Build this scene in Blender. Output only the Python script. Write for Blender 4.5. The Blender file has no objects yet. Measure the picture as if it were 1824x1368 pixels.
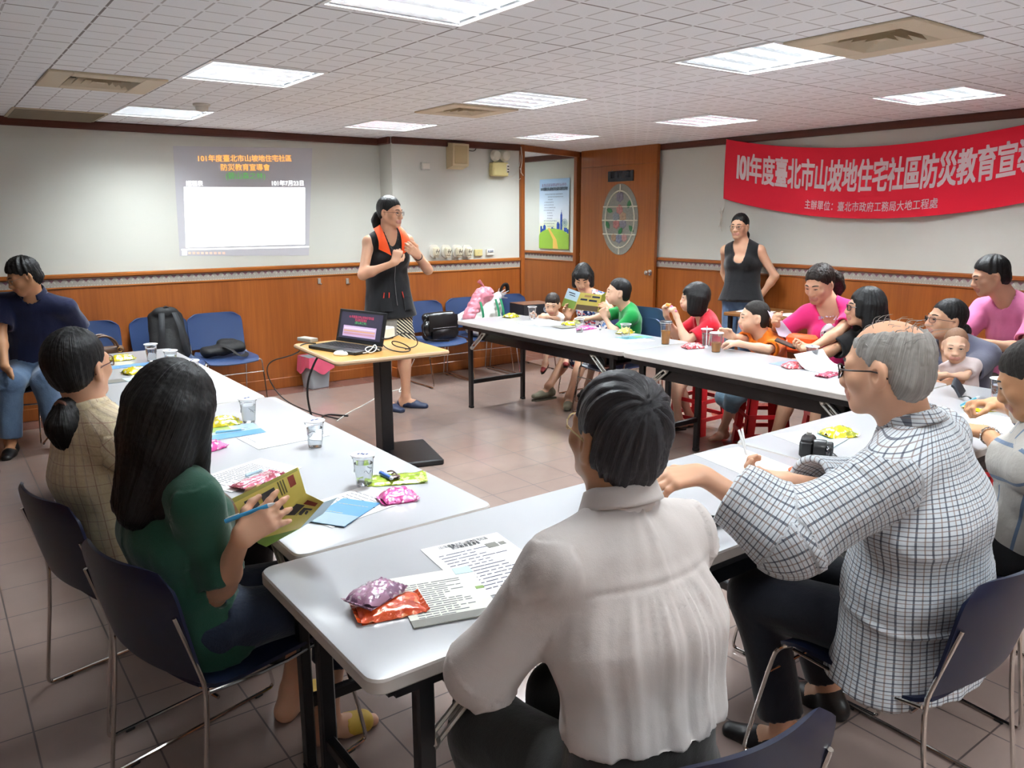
import bpy, math, random
import numpy as np
from mathutils import Vector, Matrix
random.seed(7)
SC = bpy.context.scene
COL = SC.collection
PI = math.pi
# ------------------------------------------------------------------ camera, world, exposure
EYE = np.array([0.0, 0.0, 1.6]); FPX = 1411.0
_p, _y, _r = [math.radians(a) for a in (11.99, 36.48, -0.18)]
_f = np.array([math.sin(_y)*math.cos(_p), math.cos(_y)*math.cos(_p), -math.sin(_p)])
_rt = np.array([math.cos(_y), -math.sin(_y), 0.0]); _up = np.cross(_rt, _f)
_rt, _up = math.cos(_r)*_rt + math.sin(_r)*_up, -math.sin(_r)*_rt + math.cos(_r)*_up
cd = bpy.data.cameras.new('camera'); cam = bpy.data.objects.new('camera', cd); COL.objects.link(cam)
cd.sensor_width = 36.0; cd.lens = FPX/1824*36; cd.clip_start = 0.05
M = Matrix.Identity(4)
for i in range(3):
    M[i][0], M[i][1], M[i][2], M[i][3] = _rt[i], _up[i], -_f[i], EYE[i]
cam.matrix_world = M
SC.camera = cam
w = bpy.data.worlds.new('world'); SC.world = w; w.use_nodes = True
w.node_tree.nodes['Background'].inputs[0].default_value = (0.75, 0.8, 0.9, 1)
w.node_tree.nodes['Background'].inputs[1].default_value = 0.05
SC.view_settings.view_transform = 'Standard'
try: SC.view_settings.look = 'None'
except Exception: pass
SC.view_settings.exposure = 0.46; SC.view_settings.gamma = 1.0
SC.view_settings.use_curve_mapping = False
LAMP_W = 48.0
LIGHT_COL = (0.88, 0.96, 1.0)

def ray(x, y): return _f + _rt*(x-912)/FPX - _up*(y-684)/FPX
def pz(x, y, z): d = ray(x, y); return EYE + d*((z-EYE[2])/d[2])        # where a line of sight meets a height
def pX(x, y, X): d = ray(x, y); return EYE + d*(X/d[0])
def pY(x, y, Y): d = ray(x, y); return EYE + d*(Y/d[1])

# ------------------------------------------------------------------ materials
def lin(h):
    if isinstance(h, (tuple, list)): return tuple(h)
    h = h.lstrip('#'); o = []
    for i in (0, 2, 4):
        v = int(h[i:i+2], 16)/255
        o.append(v/12.92 if v <= 0.04045 else ((v+0.055)/1.055)**2.4)
    return tuple(o)
class NT:
    def __init__(s, name):
        s.m = bpy.data.materials.new(name); s.m.use_nodes = True
        s.t = s.m.node_tree; s.n = s.t.nodes; s.b = s.n['Principled BSDF']; s.out = s.n['Material Output']
    def l(s, a, b): s.t.links.new(a, b)
    def new(s, typ, **kw):
        n = s.n.new(typ)
        for k, v in kw.items(): setattr(n, k, v)
        return n
    def val(s, sock, v):
        if hasattr(v, 'links') or isinstance(v, bpy.types.NodeSocket): s.l(v, sock)
        else: sock.default_value = v
    def math(s, op, a, b=0.0, c=None, clamp=False):
        n = s.n.new('ShaderNodeMath'); n.operation = op; n.use_clamp = clamp
        s.val(n.inputs[0], a); s.val(n.inputs[1], b)
        if c is not None: s.val(n.inputs[2], c)
        return n.outputs[0]
    def mix(s, f, a, b):
        n = s.n.new('ShaderNodeMix'); n.data_type = 'RGBA'
        s.val(n.inputs[0], f)
        for i, v in ((6, a), (7, b)):
            if isinstance(v, bpy.types.NodeSocket): s.l(v, n.inputs[i])
            else: n.inputs[i].default_value = (*lin(v), 1)
        return n.outputs[2]
    def noise(s, scale, detail=3.0, vec=None, rough=0.5, dist=0.0):
        n = s.n.new('ShaderNodeTexNoise'); n.inputs['Scale'].default_value = scale
        n.inputs['Detail'].default_value = detail; n.inputs['Roughness'].default_value = rough
        n.inputs['Distortion'].default_value = dist
        if vec is not None: s.l(vec, n.inputs['Vector'])
        return n.outputs['Fac']
    def obj(s): return s.n.new('ShaderNodeTexCoord').outputs['Object']
    def attr(s, name):
        n = s.n.new('ShaderNodeAttribute'); n.attribute_name = name; return n.outputs['Vector']
    def xyz(s, v):
        n = s.n.new('ShaderNodeSeparateXYZ'); s.l(v, n.inputs[0]); return n.outputs
    def comb(s, x, y, z):
        n = s.n.new('ShaderNodeCombineXYZ')
        for i, v in enumerate((x, y, z)): s.val(n.inputs[i], v)
        return n.outputs[0]
    def bump(s, h, strength=0.3, dist=0.01):
        n = s.n.new('ShaderNodeBump'); n.inputs['Strength'].default_value = strength
        n.inputs['Distance'].default_value = dist; s.l(h, n.inputs['Height']); s.l(n.outputs[0], s.b.inputs['Normal'])
    def base(s, v):
        if isinstance(v, bpy.types.NodeSocket): s.l(v, s.b.inputs['Base Color'])
        else: s.b.inputs['Base Color'].default_value = (*lin(v), 1)
    def par(s, rough=0.5, metal=0.0, spec=0.5, coat=0.0, sheen=0.0):
        s.b.inputs['Roughness'].default_value = rough; s.b.inputs['Metallic'].default_value = metal
        s.b.inputs['Specular IOR Level'].default_value = spec; s.b.inputs['Coat Weight'].default_value = coat
        s.b.inputs['Sheen Weight'].default_value = sheen
MC = {}
def mat(name, col, rough=0.5, metal=0.0, spec=0.5, coat=0.0, bump=None, var=None, sheen=0.0, emit=None, trans=0.0, ior=1.45, sss=0.0):
    if name in MC: return MC[name]
    t = NT(name); t.par(rough, metal, spec, coat, sheen)
    if var:
        f = t.noise(var[0], 4.0, t.obj())
        a = lin(col); k = var[1]
        t.base(t.mix(f, tuple(max(0, v*(1-k)) for v in a), tuple(min(1, v*(1+k)) for v in a)))
    else: t.base(col)
    if bump: t.bump(t.noise(bump[0], 4.0, t.obj()), bump[1], bump[2] if len(bump) > 2 else 0.01)
    if emit:
        t.b.inputs['Emission Color'].default_value = (*lin(emit[0]), 1); t.b.inputs['Emission Strength'].default_value = emit[1]
    if trans: t.b.inputs['Transmission Weight'].default_value = trans; t.b.inputs['IOR'].default_value = ior
    if sss:
        t.b.inputs['Subsurface Weight'].default_value = sss; t.b.inputs['Subsurface Radius'].default_value = (1.0, 0.35, 0.2); t.b.inputs['Subsurface Scale'].default_value = 0.006
    MC[name] = t.m; return t.m
def stripes_mat(name, base, lines, rough=0.8, bump=None, fac=0.85, attr='pc', spec=0.25):
    """cloth with woven lines; lines = (axis, period, width fraction, colour, offset)"""
    t = NT(name); t.par(rough, 0, spec, 0, 0.2)
    u = t.xyz(t.attr(attr)); c = None
    base = lin(base)
    for (ax, per, wd, col, off) in lines:
        f = t.math('FRACT', t.math('DIVIDE', t.math('ADD', u[ax], off+10.0), per))
        k = t.math('MULTIPLY', t.math('LESS_THAN', f, wd), fac)
        c = t.mix(k, base if c is None else c, col)
    t.base(c)
    if bump: t.bump(t.noise(bump[0], 4.0, t.obj()), bump[1], 0.01)
    return t.m

# ------------------------------------------------------------------ mesh building
def V(*a): return np.array(a, float)
def nrm(v): v = np.asarray(v, float); return v/max(1e-12, np.linalg.norm(v))
def rotz(a): c, s = math.cos(a), math.sin(a); return np.array([[c, -s, 0], [s, c, 0], [0, 0, 1.0]])
def rotx(a): c, s = math.cos(a), math.sin(a); return np.array([[1.0, 0, 0], [0, c, -s], [0, s, c]])
def roty(a): c, s = math.cos(a), math.sin(a); return np.array([[c, 0, s], [0, 1.0, 0], [-s, 0, c]])
def frame(d, up=(0, 0, 1)):
    d = nrm(d); up = np.asarray(up, float)
    if abs(d @ nrm(up)) > 0.98: up = np.array([1.0, 0, 0])
    s = nrm(np.cross(up, d)); return s, np.cross(d, s), d
class MB:
    def __init__(s): s.v = []; s.f = []; s.m = []
    def add(s, v, f, m=0):
        o = len(s.v); s.v.extend([tuple(map(float, p)) for p in v])
        s.f.extend([tuple(i+o for i in q) for q in f]); s.m.extend([m]*len(f)); return s
    def box(s, c, d, R=None, b=0.0, m=0):
        h = np.array(d, float)/2; c = np.array(c, float); b = min(b, min(h)*0.95)
        vs, fs = [], []
        if b <= 0:
            for x in (-1, 1):
                for y in (-1, 1):
                    for z in (-1, 1): vs.append(V(x, y, z)*h)
            fs = [(0, 1, 3, 2), (4, 6, 7, 5), (0, 4, 5, 1), (2, 3, 7, 6), (0, 2, 6, 4), (1, 5, 7, 3)]
        else:
            idx = {}
            for x in (-1, 1):
                for y in (-1, 1):
                    for z in (-1, 1):
                        for a in range(3):
                            p = V(x, y, z)*(h-b); p[a] = (x, y, z)[a]*h[a]
                            idx[(x, y, z, a)] = len(vs); vs.append(p)
            for a in range(3):
                o = [i for i in range(3) if i != a]
                for sg in (-1, 1):
                    q = []
                    for (i, j) in ((-1, -1), (1, -1), (1, 1), (-1, 1)):
                        k = [0, 0, 0]; k[a] = sg; k[o[0]] = i; k[o[1]] = j; q.append(idx[(*k, a)])
                    if (sg > 0) == (a == 1): q = q[::-1]
                    fs.append(tuple(q))
                for i in (-1, 1):
                    for j in (-1, 1):
                        q = []
                        for (sg, w_) in ((-1, o[0]), (1, o[0]), (1, o[1]), (-1, o[1])):
                            k = [0, 0, 0]; k[a] = sg; k[o[0]] = i; k[o[1]] = j; q.append(idx[(*k, w_)])
                        fs.append(tuple(q))
            for x in (-1, 1):
                for y in (-1, 1):
                    for z in (-1, 1): fs.append(tuple(idx[(x, y, z, a)] for a in range(3)))
        vs = np.array(vs)
        if R is not None: vs = vs @ np.asarray(R).T
        return s.add(vs+c, fs, m)
    def tube(s, pts, r, n=8, m=0, closed=False, smooth=0, flat=None):
        P = [np.array(p, float) for p in pts]
        for _ in range(smooth):                                   # corner cutting keeps the ends
            Q = [P[0]]
            for a, b in zip(P[:-1], P[1:]): Q += [a*0.75+b*0.25, a*0.25+b*0.75]
            Q.append(P[-1]); P = Q
        L = len(P); rr = r if isinstance(r, (list, tuple)) else [r]*L
        if len(rr) != L: rr = list(np.interp(np.linspace(0, 1, L), np.linspace(0, 1, len(rr)), rr))
        vs, fs = [], []; up = None
        for i in range(L):
            if closed: d = P[(i+1) % L]-P[i-1]
            else: d = P[min(i+1, L-1)]-P[max(i-1, 0)]
            d = nrm(d)
            if up is None: sx, up, _ = frame(d)
            sx = np.cross(up, d); sx = nrm(sx) if np.linalg.norm(sx) > 1e-6 else frame(d)[0]; up = np.cross(d, sx)
            for k in range(n):
                a = 2*PI*k/n; e = (1, 1) if flat is None else flat
                vs.append(P[i]+rr[i]*(math.cos(a)*sx*e[0]+math.sin(a)*up*e[1]))
        for i in range(L if closed else L-1):
            j = (i+1) % L
            for k in range(n):
                k2 = (k+1) % n; fs.append((i*n+k, i*n+k2, j*n+k2, j*n+k))
        if not closed:
            fs.append(tuple(range(n))[::-1]); fs.append(tuple((L-1)*n+k for k in range(n)))
        return s.add(vs, fs, m)
    def lathe(s, prof, c=(0, 0, 0), n=24, m=0, R=None, cap=True):
        vs, fs = [], []
        for (r, z) in prof:
            for k in range(n): a = 2*PI*k/n; vs.append(V(r*math.cos(a), r*math.sin(a), z))
        for i in range(len(prof)-1):
            for k in range(n): k2 = (k+1) % n; fs.append((i*n+k, i*n+k2, (i+1)*n+k2, (i+1)*n+k))
        if cap:
            fs.append(tuple(range(n))[::-1]); fs.append(tuple((len(prof)-1)*n+k for k in range(n)))
        vs = np.array(vs)
        if R is not None: vs = vs @ np.asarray(R).T
        return s.add(vs+np.array(c, float), fs, m)
    def ball(s, c, r, n=12, m=0, R=None):
        r = np.array([r]*3 if np.isscalar(r) else r, float); vs, fs = [], []
        h = n//2
        for i in range(1, h):
            t = PI*i/h
            for k in range(n): a = 2*PI*k/n; vs.append(V(math.sin(t)*math.cos(a), math.sin(t)*math.sin(a), math.cos(t))*r)
        for i in range(h-2):
            for k in range(n): k2 = (k+1) % n; fs.append((i*n+k, (i+1)*n+k, (i+1)*n+k2, i*n+k2))
        t0 = len(vs); vs += [V(0, 0, r[2]), V(0, 0, -r[2])]
        for k in range(n):
            k2 = (k+1) % n; fs.append((t0, k, k2)); fs.append((t0+1, (h-2)*n+k2, (h-2)*n+k))
        vs = np.array(vs)
        if R is not None: vs = vs @ np.asarray(R).T
        return s.add(vs+np.array(c, float), fs, m)
    def prism(s, poly, o, ex, ey, ez, t, m=0, b=0.0):
        """2-D outline (counter-clockwise) in the ex, ey plane, t thick along ez"""
        o, ex, ey, ez = [np.array(a, float) for a in (o, ex, ey, ez)]; n = len(poly)
        vs = [o+ex*x+ey*y for x, y in poly]+[o+ex*x+ey*y+ez*t for x, y in poly]
        fs = [tuple(range(n))[::-1], tuple(range(n, 2*n))]+[(i, (i+1) % n, n+(i+1) % n, n+i) for i in range(n)]
        return s.add(vs, fs, m)
    def shell(s, fn, nu, nv, th, m=0, m2=None):
        P = np.array([[fn(i/nu, j/nv) for j in range(nv+1)] for i in range(nu+1)])
        du = np.gradient(P, axis=0); dv = np.gradient(P, axis=1); N = np.cross(du, dv)
        N /= np.maximum(1e-9, np.linalg.norm(N, axis=2, keepdims=True)); Q = P-N*th
        W = nv+1; k = (nu+1)*W; vs = list(P.reshape(-1, 3))+list(Q.reshape(-1, 3)); fs, fb = [], []
        for i in range(nu):
            for j in range(nv):
                a = i*W+j; fs.append((a, a+W, a+W+1, a+1)); fb.append((k+a, k+a+1, k+a+W+1, k+a+W))
        for i in range(nu):
            a, b = i*W, (i+1)*W; fb.append((a, k+a, k+b, b)); a += nv; b += nv; fb.append((a, b, k+b, k+a))
        for j in range(nv):
            fb.append((j, j+1, k+j+1, k+j)); a = nu*W+j; fb.append((a, k+a, k+a+1, a+1))
        o = len(s.v); s.add(vs, fs, m)
        s.f.extend([tuple(i+o for i in q) for q in fb]); s.m.extend([m if m2 is None else m2]*len(fb)); return s
    def xf(s, R=None, t=(0, 0, 0)):
        v = np.array(s.v)
        if R is not None: v = v @ np.asarray(R).T
        s.v = [tuple(p) for p in v+np.array(t, float)]; return s
def rrect(wx, wy, r, n=5):
    o = []
    for (cx, cy, a0) in ((wx/2-r, wy/2-r, 0), (-wx/2+r, wy/2-r, 90), (-wx/2+r, -wy/2+r, 180), (wx/2-r, -wy/2+r, 270)):
        for i in range(n+1):
            a = math.radians(a0+90*i/n); o.append((cx+r*math.cos(a), cy+r*math.sin(a)))
    return o
def mesh_obj(name, v, f, mats, parent=None, mi=None, sharp=40, smooth=True, attrs=None):
    me = bpy.data.meshes.new(name)
    if isinstance(f, np.ndarray):
        n = len(v); nf = len(f); me.vertices.add(n); me.vertices.foreach_set('co', np.asarray(v, np.float32).ravel())
        me.loops.add(nf*4); me.loops.foreach_set('vertex_index', f.astype(np.int32).ravel())
        me.polygons.add(nf); me.polygons.foreach_set('loop_start', np.arange(0, nf*4, 4, dtype=np.int32))
        me.update(calc_edges=True)
    else:
        me.from_pydata([tuple(p) for p in v], [], [tuple(q) for q in f])
    for m in (mats if isinstance(mats, (list, tuple)) else [mats]): me.materials.append(m)
    if mi is not None: me.polygons.foreach_set('material_index', np.asarray(mi, np.int32))
    me.polygons.foreach_set('use_smooth', np.full(len(me.polygons), smooth))
    if attrs:
        for k, a in attrs.items():
            at = me.attributes.new(k, 'FLOAT_VECTOR', 'POINT'); at.data.foreach_set('vector', np.asarray(a, np.float32).ravel())
    me.update()
    if sharp and smooth:
        try: me.set_sharp_from_angle(angle=math.radians(sharp))
        except Exception: pass
    o = bpy.data.objects.new(name, me); COL.objects.link(o)
    if parent is not None: o.parent = parent
    return o
def obj(name, mb, mats, parent=None, sharp=40, smooth=True):
    return mesh_obj(name, mb.v, mb.f, mats, parent, mb.m, sharp, smooth)
def tag(o, label, cat, group=None):
    o['label'] = label; o['category'] = cat
    if group: o['group'] = group
    return o
def thing(name, label, cat, loc=(0, 0, 0), rz=0.0, group=None):
    o = bpy.data.objects.new(name, None); COL.objects.link(o); o.empty_display_size = 0.1
    o.location = tuple(map(float, loc)); o.rotation_euler = (0, 0, rz); return tag(o, label, cat, group)
def struct(name, mb, mats, sharp=40, smooth=True):
    o = obj(name, mb, mats, None, sharp, smooth); o['kind'] = 'structure'; return o
def dup(root, loc, rz, label=None, group=None, skip=()):
    r = root.copy(); COL.objects.link(r); r.location = tuple(map(float, loc)); r.rotation_euler = (0, 0, rz)
    if label: r['label'] = label
    if group: r['group'] = group
    for ch in list(root.children):
        if ch.name.split('.')[0] in skip: continue
        c = ch.copy(); COL.objects.link(c); c.parent = r
        for g in ch.children: d = g.copy(); COL.objects.link(d); d.parent = c
    return r
# ------------------------------------------------------------------ lettering (the built-in font carries the Chinese glyphs)
def text_mesh(s, size, bold=0.0, align='CENTER', ext=0.0, space=1.0):
    cu = bpy.data.curves.new('lettering', 'FONT'); cu.body = s; cu.size = size; cu.align_x = align; cu.align_y = 'CENTER'
    cu.offset = bold; cu.extrude = ext; cu.space_character = space; cu.resolution_u = 3
    o = bpy.data.objects.new('lettering', cu); COL.objects.link(o)
    dg = bpy.context.evaluated_depsgraph_get(); dg.update()
    me = bpy.data.meshes.new_from_object(o.evaluated_get(dg))
    n = len(me.vertices); v = np.zeros(n*3, np.float32); me.vertices.foreach_get('co', v)
    f = [tuple(p.vertices) for p in me.polygons]
    bpy.data.objects.remove(o); bpy.data.curves.remove(cu); bpy.data.meshes.remove(me)
    return v.reshape(-1, 3).astype(float), f
def lettering(s, size, o, ex, ey, m, parent, name='lettering', bold=0.0, align='CENTER', width=None, fn=None, lift=0.001):
    v, f = text_mesh(s, size, 0.0, align)
    if not len(v): return None
    if bold:                                             # heavier strokes: the same glyphs laid over themselves a little to each side
        n = len(v); b = bold*1.1; v = np.concatenate([v+V(dx*b, dy*b, k*1e-5) for k, (dx, dy) in enumerate(((-1, -.7), (1, -.7), (1, .7), (-1, .7), (0, 0)))]); f = [tuple(i+k*n for i in q) for k in range(5) for q in f]
    if width: v[:, 0] *= width/max(1e-6, v[:, 0].max()-v[:, 0].min())
    o, ex, ey = np.array(o, float), np.array(ex, float), np.array(ey, float); ez = np.cross(ex, ey)
    w_ = fn(v[:, 0], v[:, 1]) if fn else o+v[:, :1]*ex+v[:, 1:2]*ey+ez*lift
    return mesh_obj(name, w_, f, m, parent, None, None, False)
# ------------------------------------------------------------------ the room: sizes in metres
ZC = 2.34                       # ceiling
XL, XR, YF = -1.6, 6.5, -2.1     # left wall, right wall, wall behind the camera
YB, YP, XP, XD = 7.25, 7.0, 3.75, 5.28   # back wall, its stepped-out part, where the step is, where the doorway starts
YH = 7.40                       # doorway post on the right wall
YC = 9.7                        # corridor end

t = NT('wall_paint'); t.par(0.75, 0, 0.25)
t.base(t.mix(t.noise(1.2, 3, t.obj()), '#c9cac1', '#d0d0c7')); t.bump(t.noise(220, 2, t.obj()), 0.12, 0.002); M_WALL = t.m
def wood(name, a, b, rough=0.35, axis=2, scale=1.0, coat=0.15, bands=0.6):
    t = NT(name); t.par(rough, 0, 0.4, coat)
    x = t.xyz(t.obj()); s = [38.0*scale]*3; s[axis] = 1.6*scale
    v = t.comb(*[t.math('MULTIPLY', x[i], s[i]) for i in range(3)])
    n1 = t.noise(1.0, 5, v, 0.6, 0.4); n2 = t.noise(0.13, 2, v)
    f = t.math('ADD', t.math('MULTIPLY', n1, bands), t.math('MULTIPLY', n2, 1-bands))
    f = t.math('MULTIPLY_ADD', f, 2.2, -0.6, True)
    t.base(t.mix(f, a, b)); t.bump(n1, 0.05, 0.002); return t.m
M_WAIN = wood('veneer', '#7e4119', '#a35c26')
M_CAP = wood('rail_wood', '#8a4a1c', '#ac6a2c', 0.3, 0)
M_CAPY = wood('rail_wood_side', '#7c3f1a', '#a05a26', 0.3, 1)
M_DARKWOOD = wood('cornice_wood', '#4a2013', '#643020', 0.4, 0)
M_DOOR = wood('door_veneer', '#84471a', '#a9622a')
M_TABLEWOOD = wood('maple_laminate', '#b98a49', '#c99c5a', 0.3, 0, 0.5)

# floor: 30 cm glazed tiles, a browner row along the back wall, small red corner inserts on the right
t = NT('floor_tiles'); t.par(0.16, 0, 0.5)
x = t.xyz(t.obj())
def cell(c, o, p): return t.math('FRACT', t.math('DIVIDE', t.math('ADD', x[c], o+30.3), p))
fx, fy = cell(0, -0.1, 0.303), cell(1, -2.7, 0.303)
ln = t.math('MAXIMUM', t.math('LESS_THAN', fx, 0.019), t.math('LESS_THAN', fy, 0.019))
ix = t.math('FLOOR', t.math('DIVIDE', t.math('ADD', x[0], 30.2), 0.303)); iy = t.math('FLOOR', t.math('DIVIDE', t.math('ADD', x[1], 27.6), 0.303))
wn = t.n.new('ShaderNodeTexWhiteNoise'); wn.noise_dimensions = '2D'; t.l(t.comb(ix, iy, 0.0), wn.inputs['Vector'])
basec = t.mix(t.noise(7, 4, t.obj()), '#86756e', '#928179')
basec = t.mix(t.math('MULTIPLY', wn.outputs['Value'], 0.35), basec, '#8d7a72')
edge = t.math('GREATER_THAN', x[1], 6.95)
basec = t.mix(edge, basec, t.mix(t.noise(9, 4, t.obj()), '#70504a', '#7f5d55'))
dx, dy = t.math('ABSOLUTE', t.math('SUBTRACT', cell(0, -0.1+0.1515, 0.606), 0.5)), t.math('ABSOLUTE', t.math('SUBTRACT', cell(1, -2.7+0.1515, 0.606), 0.5))
red = t.math('MULTIPLY', t.math('LESS_THAN', t.math('ADD', dx, dy), 0.11), t.math('MULTIPLY', t.math('GREATER_THAN', x[0], 4.15), t.math('LESS_THAN', x[1], 4.3)))
basec = t.mix(red, basec, '#8e4a41')
t.base(t.mix(ln, basec, '#463a35'))
rg = t.math('MULTIPLY_ADD', ln, 0.4, t.math('MULTIPLY_ADD', t.noise(3, 3, t.obj()), 0.08, 0.11)); t.l(rg, t.b.inputs['Roughness'])
t.bump(t.math('SUBTRACT', t.math('MULTIPLY', t.noise(2.5, 2, t.obj()), 0.6), ln), 0.12, 0.004); M_FLOOR = t.m

# ceiling: 60 cm acoustic boards scored into small fields whose grooves stop short of each other
t = NT('ceiling_board'); t.par(0.9, 0, 0.2)
x = t.xyz(t.obj())
def fr(c, o, p): return t.math('FRACT', t.math('DIVIDE', t.math('ADD', x[c], o+60.0), p))
def band(f, w_): return t.math('LESS_THAN', f, w_)
ox, oy = -0.65, -0.49
g1 = t.math('MULTIPLY', band(fr(0, ox, 0.15), 0.055), band(fr(1, oy-0.012, 0.15), 0.80))
g2 = t.math('MULTIPLY', band(fr(1, oy, 0.15), 0.055), band(fr(0, ox-0.012, 0.15), 0.80))
G1 = t.math('MULTIPLY', band(fr(0, ox, 0.6), 0.016), band(fr(1, oy-0.005, 0.15), 0.93)); G2 = t.math('MULTIPLY', band(fr(1, oy, 0.6), 0.016), band(fr(0, ox-0.005, 0.15), 0.93))
gr = t.math('MAXIMUM', g1, g2); GR = t.math('MAXIMUM', G1, G2)
c = t.mix(t.noise(160, 2, t.obj()), '#e9ebee', '#f0f2f4')
c = t.mix(t.math('MULTIPLY', gr, 0.55), c, '#8a817e'); c = t.mix(t.math('MULTIPLY', GR, 0.75), c, '#6f6763')
t.base(c); t.bump(t.math('SUBTRACT', t.math('MULTIPLY', t.noise(300, 2, t.obj()), 0.35), t.math('MAXIMUM', gr, GR)), 0.35, 0.004); M_CEIL = t.m

# wallpaper border: grey strip with pairs of purple swags between pale arches
def border(name, ax):
    t = NT(name); t.par(0.7, 0, 0.2); x = t.xyz(t.obj()); z = x[2]; u = x[ax]
    v = t.math('DIVIDE', t.math('SUBTRACT', z, 1.052), 0.065)
    s = t.math('SUBTRACT', t.math('FRACT', t.math('DIVIDE', t.math('ADD', u, 20.0), 0.0615)), 0.5)
    tri = t.math('MULTIPLY', t.math('LESS_THAN', t.math('ABSOLUTE', s), t.math('MULTIPLY', t.math('SUBTRACT', v, 0.52), 0.95)), t.math('LESS_THAN', v, 0.9))
    a = t.math('MULTIPLY', t.math('SUBTRACT', t.math('FRACT', t.math('DIVIDE', t.math('ADD', u, 20.03), 0.123)), 0.5), 0.123/0.065)
    r = t.math('SQRT', t.math('ADD', t.math('MULTIPLY', a, a), t.math('MULTIPLY', t.math('SUBTRACT', v, 0.42), t.math('SUBTRACT', v, 0.42))))
    arch = t.math('LESS_THAN', t.math('ABSOLUTE', t.math('SUBTRACT', r, 0.36)), 0.07)
    arch = t.math('MULTIPLY', arch, t.math('GREATER_THAN', v, 0.42))
    dots = t.math('MULTIPLY', t.math('LESS_THAN', t.math('FRACT', t.math('DIVIDE', t.math('ADD', u, 20), 0.022)), 0.35), t.math('LESS_THAN', t.math('ABSOLUTE', t.math('SUBTRACT', v, 0.1)), 0.05))
    c = t.mix(t.noise(120, 3, t.obj()), '#8d8780', '#a9a298')
    c = t.mix(t.math('MULTIPLY', arch, 0.6), c, '#bcb5ab'); c = t.mix(t.math('MULTIPLY', tri, 0.85), c, '#74495a'); c = t.mix(t.math('MULTIPLY', dots, 0.5), c, '#cfc7bb')
    t.base(c); return t.m
M_BX, M_BY = border('border_paper', 0), border('border_paper_side', 1)

mb = MB(); mb.box(((XL+XR)/2+0.2, (YF+YC)/2, -0.05), (XR-XL+0.6, YC-YF+0.2, 0.1)); struct('floor', mb, M_FLOOR)
T = 0.12
struct('wall_back', MB().box(((XL+XP)/2, YB+T/2, ZC/2), (XP-XL, T, ZC)).box(((XP+XD)/2, (YP+YB+T)/2, ZC/2), (XD-XP, YB+T-YP, ZC)), M_WALL)
struct('wall_right', MB().box((XR+T/2, (YF+YC)/2, ZC/2), (T, YC-YF, ZC)), M_WALL)
struct('wall_left', MB().box((XL-T/2, (YF+YB)/2, ZC/2), (T, YB-YF+T*2, ZC)), M_WALL)
struct('wall_front', MB().box(((XL+XR)/2, YF-T/2, ZC/2), (XR-XL, T, ZC)), M_WALL)
struct('wall_corridor', MB().box((5.7, YC+T/2, ZC/2), (1.9, T, ZC)).box((4.9-T/2, (YB+T+YC)/2, ZC/2), (T, YC-YB-T, ZC)), M_WALL)

# trims along the walls: (start, end, outward normal into the room)
RUNS = [(V(XL, YB), V(XP, YB), V(0, -1)), (V(XP, YB), V(XP, YP), V(-1, 0)), (V(XP, YP), V(XD, YP), V(0, -1)), (V(XR, YC), V(XR, YF), V(-1, 0)),
        (V(XL, YF), V(XL, YB), V(1, 0)), (V(XR, YF), V(XL, YF), V(0, 1))]
def run(mb, z0, z1, d, off=0.0, b=0.0):
    for a, e, n in RUNS:
        L = np.linalg.norm(e-a); c = (a+e)/2+n*(d/2+off); ax = abs((e-a)[0]) > abs((e-a)[1])
        ext = d*2 if (abs(L-0.25) < 0.01 or True) else 0
        sx, sy = (L+(0.0), d) if ax else (d, L+0.0)
        mb.box((c[0], c[1], (z0+z1)/2), (sx, sy, z1-z0), None, b, 0 if ax else 1)
    return mb
struct('trim_1', run(MB(), 2.275, ZC, 0.035, 0, 0.008), [M_DARKWOOD, wood('cornice_wood_side', '#4a2013', '#643020', 0.4, 1)])
struct('trim_2', run(MB(), 0.0, 1.04, 0.012), [M_WAIN, M_WAIN])
struct('trim_3', run(MB(), 1.117, 1.155, 0.032, 0, 0.009), [M_CAP, M_CAPY])
struct('trim_4', run(MB(), 1.050, 1.118, 0.013), [M_BX, M_BY])
struct('trim_5', run(MB(), 1.036, 1.052, 0.020, 0, 0.005), [M_CAP, M_CAPY])
struct('baseboard_back', run(MB(), 0.0, 0.10, 0.020, 0, 0.004), [M_WAIN, M_WAIN])

# doorway at the far right corner: posts, header, open door lying against the right wall
A, B = V(XD+0.03, YP+0.01), V(XR-0.03, YH)
d2 = nrm(B-A); ang = math.atan2(d2[1], d2[0]); Rz = rotz(ang)
mb = MB(); mb.box((A[0], A[1]+0.03, ZC/2), (0.055, 0.14, ZC), None, 0.006); mb.box((B[0]-0.01, B[1], ZC/2), (0.08, 0.06, ZC), None, 0.006)
L = np.linalg.norm(B-A); c = (A+B)/2
mb.box((c[0], c[1], ZC-0.03), (L, 0.05, 0.065), Rz, 0.006); struct('trim_6', mb, M_WAIN)

# lamps, vents and holes in the ceiling
LAMPS = [(1.55, 2.54), (1.55, 4.42), (1.55, 6.36), (3.30, 6.15), (3.32, 4.33), (5.04, 6.08), (3.40, 2.57), (5.20, 4.41), (5.36, 2.66), (3.40, 0.75), (1.55, 0.75), (-0.35, -1.1), (1.55, -1.1), (3.40, -1.1), (5.7, 8.3)]  # the row behind the camera is unseen, added as fill light
VENTS = [(0.94, 5.13, 0.29), (3.28, 4.98, 0.27), (3.45, 1.98, 0.29)]
HS = 0.288
HOLES = [(x_, y_, HS) for x_, y_ in LAMPS]+[(x_, y_, s_*.59) for x_, y_, s_ in VENTS]
xs = sorted({XL, XR+0.02, 4.88}|{round(c[0]+s*c[2], 4) for c in HOLES for s in (-1, 1)}); ys = sorted({YF, YC}|{round(c[1]+s*c[2], 4) for c in HOLES for s in (-1, 1)})
mb = MB()
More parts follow.
